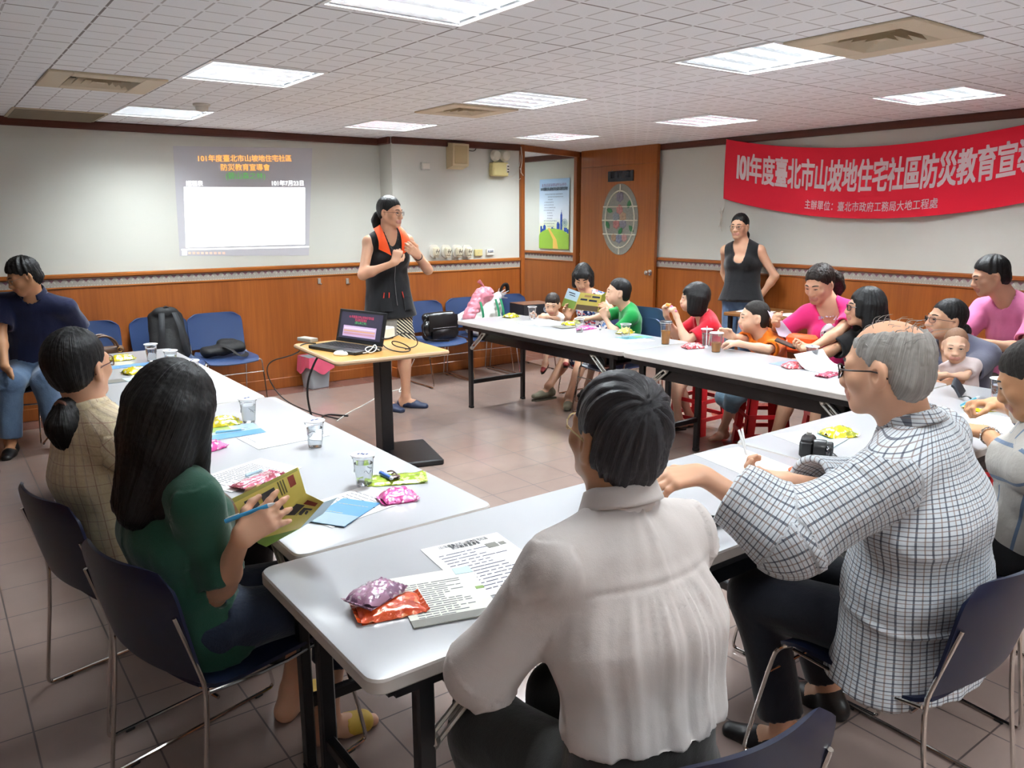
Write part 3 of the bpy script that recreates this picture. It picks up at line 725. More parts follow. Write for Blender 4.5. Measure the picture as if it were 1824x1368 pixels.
def relax(v, f, it=2, lam=0.5):
    n = len(v); e = np.concatenate([f[:, [0, 1]], f[:, [1, 2]], f[:, [2, 3]], f[:, [3, 0]]]); e = np.concatenate([e, e[:, ::-1]])
    deg = np.maximum(1, np.bincount(e[:, 0], minlength=n))[:, None]
    for k in range(it):
        for l in (lam, -lam*1.03):
            s = np.stack([np.bincount(e[:, 0], weights=v[e[:, 1], i], minlength=n) for i in range(3)], 1); v = v+l*(s/deg-v)
    return v
def normals(v, f):
    a = np.cross(v[f[:, 2]]-v[f[:, 0]], v[f[:, 3]]-v[f[:, 1]]); N = np.zeros_like(v)
    for i in range(4):
        for k in range(3): N[:, k] += np.bincount(f[:, i], weights=a[:, k], minlength=len(v))
    return N/np.maximum(1e-9, np.linalg.norm(N, axis=1, keepdims=True))
_rng = np.random.RandomState(3); _LAT = _rng.rand(32, 32, 32)
def vnoise(p):
    p = p+1000.0; i = np.floor(p).astype(int); t = p-i; t = t*t*(3-2*t); o = 0
    for a in (0, 1):
        for b in (0, 1):
            for c in (0, 1):
                o = o+_LAT[(i[:, 0]+a) % 32, (i[:, 1]+b) % 32, (i[:, 2]+c) % 32]*np.where(a, t[:, 0], 1-t[:, 0])*np.where(b, t[:, 1], 1-t[:, 1])*np.where(c, t[:, 2], 1-t[:, 2])
    return o*2-1
def owner(blob, v, keep=None):
    best = np.full(len(v), 1e9); own = np.zeros(len(v), int)
    for i, q in enumerate(blob.p):
        if q['neg']: continue
        d = pdist(q, v[:, 0], v[:, 1], v[:, 2])+(.0016 if q['m'] else 0); b = d < best; best[b] = d[b]; own[b] = i
    return own
def limb_coords(blob, v, own, frames):
    """cloth coordinates in metres: around the limb, along the limb"""
    pc = np.zeros((len(v), 3)); g = np.array([q['g'] for q in blob.p])[own]
    for nm, (o, axis, side, R) in frames.items():
        k = g == nm
        if not k.any(): continue
        axis = nrm(axis); side = nrm(side-axis*(side@axis)); u = np.cross(axis, side); w_ = v[k]-o
        pc[k] = np.stack([np.arctan2(w_@u, w_@side)*R, w_@axis, np.full(k.sum(), len(nm)*0.3)], 1)
    return pc
# ------------------------------------------------------------------ people materials
def skin(name, col, lips='#a4605a'):
    t = NT(name); t.par(0.5, 0, 0.4); a = lin(col)
    t.base(t.mix(t.noise(9, 4, t.obj()), tuple(v*0.90 for v in a), tuple(min(1, v*1.08) for v in a)))
    t.b.inputs['Subsurface Weight'].default_value = 0.12; t.b.inputs['Subsurface Radius'].default_value = (1, .35, .2); t.b.inputs['Subsurface Scale'].default_value = 0.008
    t.bump(t.noise(260, 3, t.obj()), 0.08, 0.001); return [t.m, mat(name+'_lips', lips, 0.4)]
SK = {'fair': skin('skin_fair', '#dab096', '#c08577'), 'mid': skin('skin_mid', '#cfa083', '#b98070'), 'tan': skin('skin_tan', '#b98863', '#a8715c'), 'child': skin('skin_child', '#dfb59a', '#cc9083')}
def hair_mat(name, a, b, rough=0.46):
    t = NT(name); t.par(rough, 0, 0.35); p = t.xyz(t.attr('pc'))
    n = t.noise(1.0, 3, t.comb(t.math('MULTIPLY', p[0], 420.0), t.math('MULTIPLY', p[1], 9.0), p[2]), 0.6)
    t.base(t.mix(n, a, b)); t.bump(n, 0.55, 0.004); return t.m
HB = hair_mat('hair_black', '#050506', '#151416'); HBR = hair_mat('hair_dark_brown', '#140d0a', '#2c1d16'); HG = hair_mat('hair_grey', '#625e5b', '#b3b0ac', 0.5); HS = hair_mat('hair_cropped', '#171412', '#2b2521', 0.6)
HSALT = hair_mat('hair_black_some_grey', '#0a0a0c', '#4a4a50')
M_EYEW = mat('eye_white', '#e2ddd6', 0.3); M_IRIS = mat('eye_dark', '#120b08', 0.2); M_BROW = mat('brow_hair', '#1a1412', 0.7)
def cloth(name, col, rough=0.85, var=0.08, bs=420, b=0.12):
    t = NT('cloth_'+name); t.par(rough, 0, 0.25, 0, 0.25); a = lin(col)
    t.base(t.mix(t.noise(5, 4, t.obj()), tuple(v*(1-var) for v in a), tuple(min(1, v*(1+var)) for v in a)))
    t.bump(t.math('ADD', t.math('MULTIPLY', t.noise(22, 4, t.obj(), 0.55), 0.8), t.math('MULTIPLY', t.noise(bs, 2, t.obj()), 0.15)), b*2.2, 0.012); return t.m
def denim(name, a, b):
    t = NT('denim_'+name); t.par(0.85, 0, 0.25, 0, 0.2); n = t.noise(4, 4, t.obj(), 0.6); n2 = t.noise(120, 2, t.obj())
    t.base(t.mix(t.math('MULTIPLY_ADD', n, 1.6, -0.3, True), a, b)); t.bump(t.math('ADD', t.noise(30, 4, t.obj()), t.math('MULTIPLY', n2, 0.3)), 0.35, 0.01); return t.m
# ------------------------------------------------------------------ the figure
def ik(a, t, l1, l2, pole):
    d = t-a; L = np.linalg.norm(d); L2 = min(L, (l1+l2)*0.995); n = d/max(L, 1e-6); t = a+n*L2
    x = (l1*l1-l2*l2+L2*L2)/(2*L2); h = math.sqrt(max(0, l1*l1-x*x)); p = np.array(pole, float); p = nrm(p-n*(p@n)); return a+n*x+p*h, t
def hand(B, wr, d, n, thumb, s=1.0, curl=(0.35, 0.4, 0.45, 0.5), tc=0.3, spread=0.10, k=0.0032):
    """palm and five fingers; d points along the hand, n out of the palm, thumb towards the thumb side"""
    d = nrm(d); n = nrm(np.asarray(n, float)-d*(np.asarray(n, float)@d)); t = nrm(np.asarray(thumb, float)); t = t-d*(t@d)-n*(t@n); t = nrm(t)
    L = (0.068, 0.076, 0.070, 0.055); R0 = (0.0085, 0.0088, 0.0083, 0.0073)
    for i in range(4):
        o = (0.028-0.0185*i)*s; kn = wr+d*(0.088-0.004*abs(i-1))*s+t*o-n*0.002*s
        B.cap(wr+t*o*0.6+d*0.008*s, kn, 0.0135*s, 0.0115*s, 0.006, g='hand')
        dd = nrm(d+t*(spread*(1.2-0.8*i))); c = curl[i]; p = kn; nn = n
        for j, fr in enumerate((0.46, 0.31, 0.23)):
            a = c*(1.0 if j == 0 else 1.15); dd, nn = dd*math.cos(a)+nn*math.sin(a), nn*math.cos(a)-dd*math.sin(a)
            q = p+dd*L[i]*fr*s; B.cap(p, q, R0[i]*(1-0.09*j)*s, R0[i]*(0.91-0.09*j)*s, k, g='hand'); p = q
    b = wr+d*0.022*s+t*0.026*s; q = b+(d*0.62+t*0.62+n*0.35)*0.044*s; B.cap(wr+d*0.012*s+t*0.012*s, q, 0.0165*s, 0.0115*s, 0.006, g='hand')
    u = nrm(d*(0.80)+t*(0.45-tc)+n*(0.25+tc)); r = q+u*0.032*s; B.cap(q, r, 0.0105*s, 0.0095*s, k, g='hand'); u = nrm(d*0.9+t*(0.15-tc)+n*(0.2+tc)); B.cap(r, r+u*0.026*s, 0.0095*s, 0.0078*s, k, g='hand')
def head_R(yaw, pitch, roll): return rotz(yaw-PI/2) @ rotx(pitch) @ roty(roll)          # local y = forward, x = right
def head_prims(B, H, R, s, kind):
    def L(x, y, z): return H+R @ (V(x, y, z)*s)
    def e(c, r, m=0, k=0.010, Rl=None, neg=False): B.ell(L(*c), np.array(r)*s, R if Rl is None else R @ Rl, k*s, 'head', m, neg)
    def c(a, b, ra, rb=None, k=0.008, m=0, neg=False): B.cap(L(*a), L(*b), ra*s, None if rb is None else rb*s, k*s, g='head', m=m, neg=neg)
    baby = kind in ('baby', 'child')
    e((0, -.012, .036), (.073, .093, .083)); e((0, .020, -.030), (.060, .064, .078))
    if baby:
        for q in (-1, 1): e((q*.034, .048, -.046), (.030, .030, .030))
        e((0, .062, -.085), (.022, .018, .018))
    else:
        for q in (-1, 1): c((q*.052, -.004, -.050), (q*.017, .062, -.094), .018, .015); e((q*.040, .058, -.026), (.024, .022, .022))
        e((0, .068, -.094), (.021, .016, .016))
    for q in (-1, 1):
        c((q*.012, .082, .020), (q*.046, .068, .018), .010, .009); e((q*.031, .098, -.002), (.018, .012, .009), 0, .004, None, True)
        c((q*.018, .080, .007), (q*.044, .072, .006), .0062, .0055, .004); c((q*.020, .081, -.011), (q*.043, .073, -.010), .006, .005, .004)      # eyelids
        e((q*.077, -.012, -.008), (.009, .020, .031), 0, .006, rotz(q*0.35)); e((q*.085, -.006, -.006), (.005, .010, .017), 0, .004, rotz(q*0.35), True)
        e((q*.011, .098, -.038), (.0085, .009, .0075), 0, .004)
    nz = .094 if baby else .104
    c((0, .084, .010), (0, nz, -.032), .0075, .0115, .007)
    c((-.021, .078, -.064), (0, .091, -.0615), .0055, .0068, .005, 1); c((.021, .078, -.064), (0, .091, -.0615), .0055, .0068, .005, 1); c((-.016, .081, -.0725), (.016, .081, -.0725), .0068, None, .005, 1)
    return L
def face_parts(root, base, L, R, s, open_=1.0, brow=M_BROW, gaze=0.0, bk=1.0):
    for q in (-1, 1):
        m = MB(); m.ball(L(q*.031, .0815, -.002)-base, (.0135*s, .008*s, .0052*s*open_), 12, 0, R @ rotz(-q*.28)); e = obj('eye', m, M_EYEW, root)
        m = MB(); m.ball(L(q*.031+gaze, .0862, -.0015)-base, (.0058*s, .0045*s, .0050*s*min(1, open_*1.1)), 10, 0, R @ rotz(-q*.2)); obj('iris', m, M_IRIS, e)
        m = MB(); m.tube([L(q*.0165, .0885, -.001)-base, L(q*.031, .0915, .0045*open_+.0008)-base, L(q*.046, .0795, .0)-base], [.0014*s, .0030*s, .0018*s], 6, 0, False, 1); obj('eyelash', m, M_BROW, e)
        m = MB(); m.tube([L(q*.012, .0945, .0215)-base, L(q*.031, .0905, .0270)-base, L(q*.052, .0745, .0215)-base], [.0034*s*bk, .0042*s*bk, .0020*s*bk], 6, 0, False, 1); obj('eyebrow', m, brow, root)
def make_glasses(root, base, L, col, s=1.0, wire=.0013, lens=True, oh=.017, ow=.0235):
    m = MB()
    for q in (-1, 1):
        P = [L(q*.033+ow*math.copysign(abs(math.cos(a))**.6, math.cos(a)), .103-.0012*(0 if q*math.cos(a) < 0 else 9*abs(math.cos(a))), -.004+oh*math.copysign(abs(math.sin(a))**.7, math.sin(a)))-base for a in np.linspace(0, 2*PI, 25)[:-1]]
        m.tube(P, wire*s, 6, 0, True); m.tube([L(q*(.033+ow), .094, .004)-base, L(q*.078, .060, .004)-base, L(q*.083, -.015, .004)-base, L(q*.081, -.035, -.014)-base], wire*1.1*s, 6, 0, False, 1)
    m.tube([L(-.0105, .105, .002)-base, L(0, .109, .005)-base, L(.0105, .105, .002)-base], wire*s, 6)
    g = obj('glasses', m, mat('frame_'+col.strip('#'), col, 0.3, 0.3), root)
    if lens:
        for q in (-1, 1):
            P = [L(q*.033+ow*.97*math.cos(a), .102-.0012*(0 if q*math.cos(a) < 0 else 9*abs(math.cos(a))), -.004+oh*.95*math.sin(a))-base for a in np.linspace(0, 2*PI, 17)[:-1]]
            P2 = [p+(L(0, .001, 0)-L(0, 0, 0)) for p in P]; n = 16; mm = MB(); mm.add(P+P2, [tuple(range(n))[::-1], tuple(range(n, 2*n))]+[(i, (i+1) % n, n+(i+1) % n, n+i) for i in range(n)])
            obj('lens', mm, mat('clear_lens', '#ffffff', 0.02, trans=1.0, ior=1.05), g)
    return g
def hair_prims(style, H, R, s, S, opt):
    """returns blob, clips"""
    B = Blob(); clips = []
    def L(x, y, z): return H+R @ (V(x, y, z)*s)
    def e(c, r, k=.008, neg=False, Rl=None): B.ell(L(*c), np.array(r)*s, R if Rl is None else R @ Rl, k*s, 'h', 0, neg)
    def c(a, b, ra, rb=None, k=.010, neg=False, u=None, fl=1.0): B.cap(L(*a), L(*b), ra*s, None if rb is None else rb*s, k*s, None if u is None else R @ V(*u), fl, 'h', 0, False, False, neg)
    th = opt.get('thick', .012)
    def slant(p1, p2):                                     # keep what is above the line p1 (front) - p2 (back) in the head's side view
        n = V(0, -(p2[1]-p1[1]), p2[0]-p1[0]); n = n/np.linalg.norm(n); n = n if n[2] < 0 else -n; nw = R @ n; by, nz = opt.get('behind', -.026), opt.get('nape', -.098)
        bw = R @ nrm(V(0, 1, -.25)); dw = R @ nrm(V(0, -.25, -1)); clips.append([(nw, nw @ L(0, p1[0], p1[1])), (bw, bw @ L(0, by, 0))]); clips.append((dw, dw @ L(0, -.07, nz)))
    cy_ = opt.get('cy', -.021 if style == 'pony' else -.017); e((0, cy_, .041), (.073+th*.72, .091+th, .082+th))
    if style in ('short', 'crop', 'thin', 'tied'):
        e((0, -.052, -.012), (.066+th*.6, .052+th*.8, .072)); lo = opt.get('line', ((.082, .062), (-.105, -.085)))
        slant(*lo)
        e((0, .098, opt.get('fz', .015)), (.062, .055, .052), .004, True)
        for q in (-1, 1):
            e((q*.085, .004, -.012), (.020, .026, .035), .004, True)
            if style == 'short' and opt.get('sideburn', True): pass
        if opt.get('tuft'):
            for (x, y, z, r) in opt['tuft']: e((x, y, z), (r, r*1.2, r*.8))
        if opt.get('bald'): e((0, -.004, .122), (.064, .112, .062), .004, True)
    if style in ('pony', 'tied'):
        if style == 'pony':
            e((0, -.050, -.010), (.066, .052, .062)); slant((.088, .076), (-.11, -.098)); e((0, .105, .012), (.058, .056, .062), .006, True)
            for q in (-1, 1): e((q*.085, .004, -.012), (.018, .024, .033), .004, True)
        P = [(0, -.095, opt.get('tz', -.01), .020)]+list(opt['tail']); BT = Blob(); opt['_tail'] = BT
        for a, b in zip(P[:-1], P[1:]): BT.cap(L(*a[:3]), L(*b[:3]), a[3]*s, b[3]*s, .010*s, g='h')
    if style == 'bob':
        for q in (-1, 1): c((q*.070, -.020, .02), (q*.074, -.010, opt.get('len', -.085)), .030, .026, .012, False, (0, 1, 0), 1.7); c((q*.066, .040, .03), (q*.073, .028, opt.get('len', -.085)+.02), .016, .013)
        c((0, -.070, .0), (0, -.070, opt.get('len', -.085)), .042, .036, .012, False, (1, 0, 0), 1.7)
        e((0, .088, -.04), (.056, .055, .085), .004, True); fr = opt.get('fringe', .028)
        c((-.05, .062, .062), (.05, .062, .062), .022); c((-.045, .082, .046), (.045, .082, .046), .011, None, .006); e((0, .10, fr-.052), (.054, .05, .050), .003, True)
    if style == 'long':
        for q in (-1, 1): c((q*.068, -.02, .02), (q*.078, -.03, -.10), .030, .034, .012, False, (0, 1, 0), 1.5); c((q*.058, .050, .045), (q*.071, .045, -.04), .018, .017)
        e((0, .092, -.040), (.052, .050, .085), .004, True); e((0, .105, .02), (.050, .045, .035), .003, True)
        for a, b in opt['strands']: B.cap(a[:3], b[:3], a[3], b[3], .014, None if len(b) < 5 else b[4], 1.0 if len(b) < 5 else b[5], 'h')
    return B, clips
GOUT = {}
def person(name_label, P, N, H, yaw, chest, head, hands=(), feet=(), s=1.0, hs=1.0, kind='adult', sk='mid', sex='f', top=None, bottom=None, hair=None, hcol=None, shoes=None, glasses=None, near=False, eyes=True, face_open=0.8, group=None, extra=None, wide=1.0, elbow=None, knee=None, handspec=(None, None), sh=None, gaze=0.0, belly=0.0, cat='person'):
    """P pelvis, N base of neck, H head centre, all in metres in the room; yaw = way the hips face, chest = way the chest faces, head = (yaw, pitch, roll)"""
    P, N, H = [np.array(a, float) for a in (P, N, H)]; base = V(P[0], P[1], 0 if not (kind == 'baby') else P[2]-.1)
    root = thing('person', name_label, cat, base, 0, group)
    r_ = math.radians; yaw, chest = r_(yaw), r_(chest); hy, hp, hr = [r_(a) for a in head]
    f0 = V(math.cos(yaw), math.sin(yaw), 0); rt0 = V(f0[1], -f0[0], 0); fc = V(math.cos(chest), math.sin(chest), 0); rtc = V(fc[1], -fc[0], 0)
    sp = N-P; Ls = np.linalg.norm(sp); spn = sp/Ls; up0 = V(0, 0, 1)
    back = -(fc-spn*(fc@spn)); back = nrm(back)
    def spine(t): return P+sp*t+back*(0.035*s*math.sin(PI*t))
    if sh is None: sh = 0.165 if sex == 'f' else 0.19
    shw = sh*s*wide; sroll = 0
    fch = nrm(-back); rtc = nrm(np.cross(fch, spn))
    S = [N-spn*0.060*s+rtc*q*shw for q in (-1, 1)]                          # left, right shoulders
    hips = [P+rt0*q*0.088*s for q in (-1, 1)]
    l1, l2 = 0.275*s, 0.245*s; t1, t2 = 0.40*s, 0.40*s
    B = Blob(); RH = head_R(hy, hp, hr)
    hw = 1.0 if sex == 'm' else 0.95; bb = s*0.93
    dr = {'pel': (.112, 1.42), 'wai': (.098+belly*.5, 1.36), 'che': (.110, 1.36), 'upp': (.088, 1.55)}
    if sex == 'm': dr = {'pel': (.110, 1.42), 'wai': (.108+belly, 1.34), 'che': (.118+belly*.4, 1.40), 'upp': (.092, 1.70)}
    if kind in ('child', 'baby'): dr = {'pel': (.105, 1.3), 'wai': (.105, 1.25), 'che': (.108, 1.3), 'upp': (.085, 1.45)}
    def torso(Bl, mg, low=-0.02, g='torso', hi=True, k=.014, m=0):
        pts = [(P+spn*low*s, 'pel'), (spine(.30), 'wai'), (spine(.62), 'che'), (spine(.86), 'upp')]
        for (a, ka), (b, kb) in zip(pts[:-1], pts[1:]):
            side = rt0 if ka == 'pel' else rtc; fl = (dr[ka][1]+dr[kb][1])/2*wide
            Bl.cap(a, b, dr[ka][0]*bb+mg, dr[kb][0]*bb+mg, k, side, fl, g, m)
        ah = hi == 'armhole'
        for q in (0, 1): Bl.cap(spine(.90)+rtc*(q*2-1)*.03*s, S[q]-rtc*(q*2-1)*(.052 if ah else .012)*s, .056*s+mg, (.046 if ah else .050)*s+mg, k, None, 1, g, m)
        if sex == 'f' and kind == 'adult':
            for q in (-1, 1): Bl.ell(spine(.66)+rtc*q*.062*s+fch*.085*s, .058*s+mg, None, .02, g, m)
        if hi:
            for q in (0, 1): Bl.cap(N+spn*.01*s, S[q]+spn*.012*s-rtc*(q*2-1)*(.05*s if ah else 0), .042*s+mg, .038*s+mg, k, None, 1, g, m)
    torso(B, -0.004*s if top else 0.0)
    B.cap(N-spn*.03*s, H-RH @ V(0, .012, .06)*hs, (.053 if sex == 'f' else .060)*s, (.048 if sex == 'f' else .056)*s, .012, g='neck')
    B.cap(N-spn*.02*s, H-RH @ V(0, .03, .03)*hs, .048*s, .05*hs, .012, g='neck')
    LH = head_prims(B, H, RH, hs, kind)
    EL, WR, KN, AN = [None]*2, [None]*2, [None]*2, [None]*2; fine = [(H, V(.16, .16, .17)*hs, .0026 if near else .0034)]
    for q in (0, 1):
        if hands and hands[q] is not None:
            pole = (elbow[q] if elbow and elbow[q] is not None else (rtc*(q*2-1)*0.5+V(0, 0, -1)))
            hd = hands[q]; EL[q], WR[q] = ik(S[q], np.array(hd['w'], float), l1, l2, pole)
            B.cap(S[q], EL[q], .045*s*hw, .036*s*hw, .012, g='arm%d' % q); B.cap(EL[q], WR[q], .037*s*hw, .0255*s*hw, .010, g='arm%d' % q); B.ell(EL[q]*.72+WR[q]*.28, .038*s*hw, None, .012, g='arm%d' % q)
            hand(B, WR[q]+nrm(WR[q]-EL[q])*.012*s, hd.get('d', WR[q]-EL[q]), hd.get('n', (0, 0, -1)), hd.get('t', (0, 0, 1)), s*(.95 if sex == 'f' else 1.03)*hd.get('s', 1.0), hd.get('c', (.35, .4, .45, .5)), hd.get('tc', .3), hd.get('sp', .1))
            fine.append((WR[q]+nrm(np.array(hd.get('d', WR[q]-EL[q])))*.09*s, V(.10, .10, .10)*s, .0027 if near else .0036))
        if feet and feet[q] is not None:
            fd = feet[q]; pole = knee[q] if knee and knee[q] is not None else f0+V(0, 0, .6); KN[q], AN[q] = ik(hips[q], np.array(fd['a'], float), t1*fd.get('l', 1), t2*fd.get('l', 1), pole)
            B.cap(hips[q], KN[q], .080*s*fd.get('w', 1), .054*s, .016, g='leg%d' % q); B.cap(KN[q], AN[q], .052*s, .034*s, .012, g='leg%d' % q)
            cv = nrm(np.cross(AN[q]-KN[q], np.cross(KN[q]-hips[q], AN[q]-KN[q])+1e-6)); B.ell(KN[q]*.68+AN[q]*.32-nrm(fd.get('d', f0))*.016*s, V(.044, .044, .085)*s, frame(AN[q]-KN[q])[0][:, None]*0+np.array(frame(AN[q]-KN[q])).T, .014, g='leg%d' % q)
            d = nrm(fd.get('d', f0)); pit = fd.get('p', 0.0); dn = V(0, 0, -1); d2 = nrm(d*math.cos(pit)+dn*math.sin(pit)); u2 = nrm(np.cross(np.cross(d2, V(0, 0, 1)), d2))
            o = AN[q]-u2*.055*s; B.cap(o-d2*.035*s, o+d2*.07*s, .032*s, .028*s, .010, g='foot%d' % q); B.cap(o+d2*.06*s-u2*.010*s, o+d2*.155*s-u2*.018*s, .030*s, .018*s, .010, np.cross(d2, u2), 1.45, 'foot%d' % q); B.cap(AN[q], o-d2*.03*s-u2*.005*s, .034*s, .032*s, .010, g='foot%d' % q)
            if near: fine.append((o+d2*.06*s, V(.12, .12, .08)*s, .0045))
    h = .0075 if near else .0095
    v, f = blend(B, h, fine); v = relax(v, f, 1); own = owner(B, v); mi = np.array([q['m'] for q in B.p])[own]; mi = (mi[f].sum(1) >= 3).astype(int)
    mesh_obj('body', v-base, f, SK[sk], root, mi, None)
    frames = {'torso': (spine(.45), spn, fch, .15*s)}
    for q in (0, 1):
        if EL[q] is not None: frames['sl%d' % q] = (S[q], EL[q]-S[q], fch, .055*s); frames['sf%d' % q] = (EL[q]-nrm(WR[q]-EL[q])*np.linalg.norm(EL[q]-S[q]), WR[q]-EL[q], fch, .05*s)
        if KN[q] is not None: frames['tl%d' % q] = (hips[q], KN[q]-hips[q], V(0, 0, 1), .075*s); frames['cl%d' % q] = (KN[q], AN[q]-KN[q], f0, .06*s)
    def garment(nm, Bl, material, hh, fold=.004, freq=14.0, clips=(), fine=(), extra_disp=None, it=1, keep={}):
        v, f = blend(Bl, hh, fine, clips); v = relax(v, f, it); n = normals(v, f); own = owner(Bl, v); pc = limb_coords(Bl, v, own, frames)
        if fold:
            q = pc[:, :3]*V(freq*1.3, freq*.45, 1.0); d = vnoise(v*freq*.6)*.6+vnoise(q+7)*.7+.35*vnoise(q*2.3+3); v = v+n*(d*fold)[:, None]
        if extra_disp is not None: v = v+n*extra_disp(v, pc)[:, None]
        GOUT[nm] = v
        return mesh_obj(nm, v-base, f, material, root, None, None, True, {'pc': pc})
    hh = .0065 if near else .009
    if top:
        T = Blob(); mg = top.get('loose', .009)*s; torso(T, mg, top.get('low', -.03), 'torso', 'armhole' if top.get('armhole') else True)
        if top.get('flare'): T.cap(spine(.22), P+spn*top['low']*s, (dr['wai'][0])*bb+mg, (dr['pel'][0]+top['flare'])*bb+mg, .014, rt0, 1.42*wide, 'torso', fb=True)
        sl = top.get('sleeve', .6)
        for q in (0, 1):
            if EL[q] is None: continue
            r0, r1 = .052*s*hw+mg*.8, .044*s*hw+mg*top.get('sw', 1.6)
            if sl > 0:
                e = S[q]+(EL[q]-S[q])*min(1, sl); full = sl >= 1
                T.cap(S[q], e, r0, r0+(r1-r0)*min(1, sl), .012, None, 1, 'sl%d' % q, fb=not full)
                if not full:
                    n = nrm(e-S[q]); rh = r0+(r1-r0)*sl-2.3*hh
                    if rh > .040*s*hw: T.cap(e-n*.030*s, e+n*.05*s, rh, None, .003, neg=True, g='sl%d' % q)
                else:
                    w2 = EL[q]+(WR[q]-EL[q])*min(.98, sl-1.0)
                    if sl > 1.01:
                        r2 = .030*s*hw+mg*top.get('cuff', 1.4); T.cap(EL[q], w2, r1, r2, .012, None, 1, 'sf%d' % q, fb=True); n = nrm(WR[q]-EL[q])
                        if r2-2.2*hh > .030*s: T.cap(w2-n*.03*s, w2+n*.05*s, r2-2.2*hh, None, .003, neg=True, g='sf%d' % q)
        nk = top.get('neck', 'round'); nd = nrm(H-RH @ V(0, .02, .05)*hs-N)
        if nk == 'round': T.cap(N-spn*.02*s+fch*.01*s, N+nd*.14*s+fch*.02*s, .062*s, .075*s, .004, neg=True, g='torso')
        elif nk == 'scoop': T.cap(N-spn*.06*s+fch*.075*s, N+nd*.10*s+fch*.06*s, .062*s, .085*s, .004, neg=True, g='torso'); T.cap(N-spn*.02*s, N+nd*.14*s, .064*s, .08*s, .004, neg=True, g='torso')
        elif nk == 'deep': T.cap(N-spn*.125*s+fch*.115*s, N+nd*.05*s+fch*.06*s, .050*s, .085*s, .004, neg=True, g='torso'); T.cap(N-spn*.02*s, N+nd*.14*s, .066*s, .08*s, .004, neg=True, g='torso')
        elif nk == 'v': T.cap(N-spn*.10*s+fch*.10*s, N+nd*.05*s+fch*.05*s, .018*s, .070*s, .004, neg=True, g='torso'); T.cap(N-spn*.01*s, N+nd*.14*s, .062*s, .075*s, .004, neg=True, g='torso')
        cl = [(-spn, -(spn @ (P+spn*top.get('low', -.03)*s)))] if top.get('cut', True) else []
        if 'cuts' in top: cl = cl+top['cuts'](locals())
        if 'add' in top: top['add'](T, locals())
        sh_o = garment(top.get('name', 'shirt'), T, top['m'], hh, top.get('fold', .004), top.get('freq', 14.0), cl, (), top.get('disp') and top['disp'](locals()))
        if top.get('collar'):
            C = MB(); mC = top.get('cm', top['m']); rr = top.get('cr', .068 if sex == 'f' else .074)*s; ch = top.get('ch', .036)*s
            c0 = N+nd*top.get('cup', .050)*s-fch*.004*s; sx = rtc; fy = nrm(np.cross(nd, sx)); fy = fy if fy @ fch > 0 else -fy; op = top.get('open', .35); lift = top.get('lift', 0.0)
            def cf(u, w_):
                a = PI*1.5+(2*PI-2*op)*(u-.5); a = -PI/2+(u-.5)*2*(PI-op); r = rr*(1+.20*w_+top.get('cflare', 0)*w_); z = ch*(.9-1.0*w_+lift)-.02*s*max(0, math.sin(a))
                return c0+sx*math.cos(a)*r+fy*math.sin(a)*r*.95+nd*z-base
            C.shell(lambda u, w_: cf(u, w_), 32, 5, .0022)
            def cf2(u, w_):
                a = -PI/2+(u-.5)*2*(PI-op*.8); return c0+sx*math.cos(a)*rr*.97+fy*math.sin(a)*rr*.92+nd*(ch*.95-(ch*1.5)*w_)-base-.02*s*max(0, math.sin(a))*nd
            C.shell(lambda u, w_: cf2(1-u, w_), 32, 3, .002)
            P_ = np.array(C.v); o = mesh_obj('collar', P_, C.f, mC, root, None, None, True, {'pc': np.stack([P_[:, 0]*.9+P_[:, 1]*.5, P_[:, 2], P_[:, 0]*0], 1)})
    if bottom and KN[0] is not None:
        T = Blob(); mg = bottom.get('loose', .010)*s; kd = bottom['kind']; waist = bottom.get('waist', max(.03, (top or {}).get('low', .06)+.09))
        wa = spine(waist*s/Ls) if waist > .09 else P+spn*waist*s; T.cap(wa, P+spn*(min(waist, .02)-.05)*s, max(dr['pel'][0], dr['wai'][0]*(1.0 if waist > .09 else .9))*bb*.97+mg*.6, dr['pel'][0]*bb+mg*.7, .014, rt0, 1.42*wide, 'torso', fa=True)
        if kd == 'skirt':
            for q in (0, 1): T.cap(hips[q], KN[q]+(KN[q]-hips[q])*.02, bottom.get('hr', .098)*s, bottom.get('kr', .095)*s, .018, None, 1, 'tl%d' % q, fb=True)
            for a in (.2, .4, .6, .8): T.cap(hips[0]*(1-a)+hips[1]*a, (KN[0]*(1-a)+KN[1]*a), bottom.get('hr', .095)*s, bottom.get('kr', .095)*s, .018, None, 1, 'tl0', fb=True)
        else:
            ln = bottom.get('len', 1.9)
            for q in (0, 1):
                e = hips[q]+(KN[q]-hips[q])*min(1, ln); T.cap(hips[q], e, .088*s+mg*.6, .060*s+mg*1.2*bottom.get('kw', 1)+(.022*s*(1-min(1, ln))), .016, None, 1, 'tl%d' % q, fb=ln < 1)
                if ln > 1: e2 = KN[q]+(AN[q]-KN[q])*(ln-1); r2 = .045*s+mg*bottom.get('bw', 1.2); T.cap(KN[q], e2, .060*s+mg*bottom.get('kw', 1.0), r2, .014, None, 1, 'cl%d' % q, fb=True); n = nrm(AN[q]-KN[q])
                if ln > 1 and r2-1.6*hh > .040*s: T.cap(e2-n*.03*s, e2+n*.05*s, r2-1.6*hh, None, .003, neg=True, g='cl%d' % q)
        garment(bottom.get('name', kd), T, bottom['m'], hh*1.1, bottom.get('fold', .004), 13.0, [[(spn, spn @ (P+spn*waist*s)), (-f0, -(f0 @ P+.02*s))]] if waist < .09 else ())
        if bottom.get('belt'):
            m = MB(); c = spine((waist-.018)*s/Ls); R0 = dr['pel'][0]*bb*.97+mg*.8
            m.tube([c+rt0*math.cos(a)*R0*1.42*wide+f0*math.sin(a)*R0-base for a in np.linspace(0, 2*PI, 40)[:-1]], .016, 8, 0, True, 0, (.2, 1)); obj('belt', m, mat('belt_black', '#0d0d0e', .4), root)
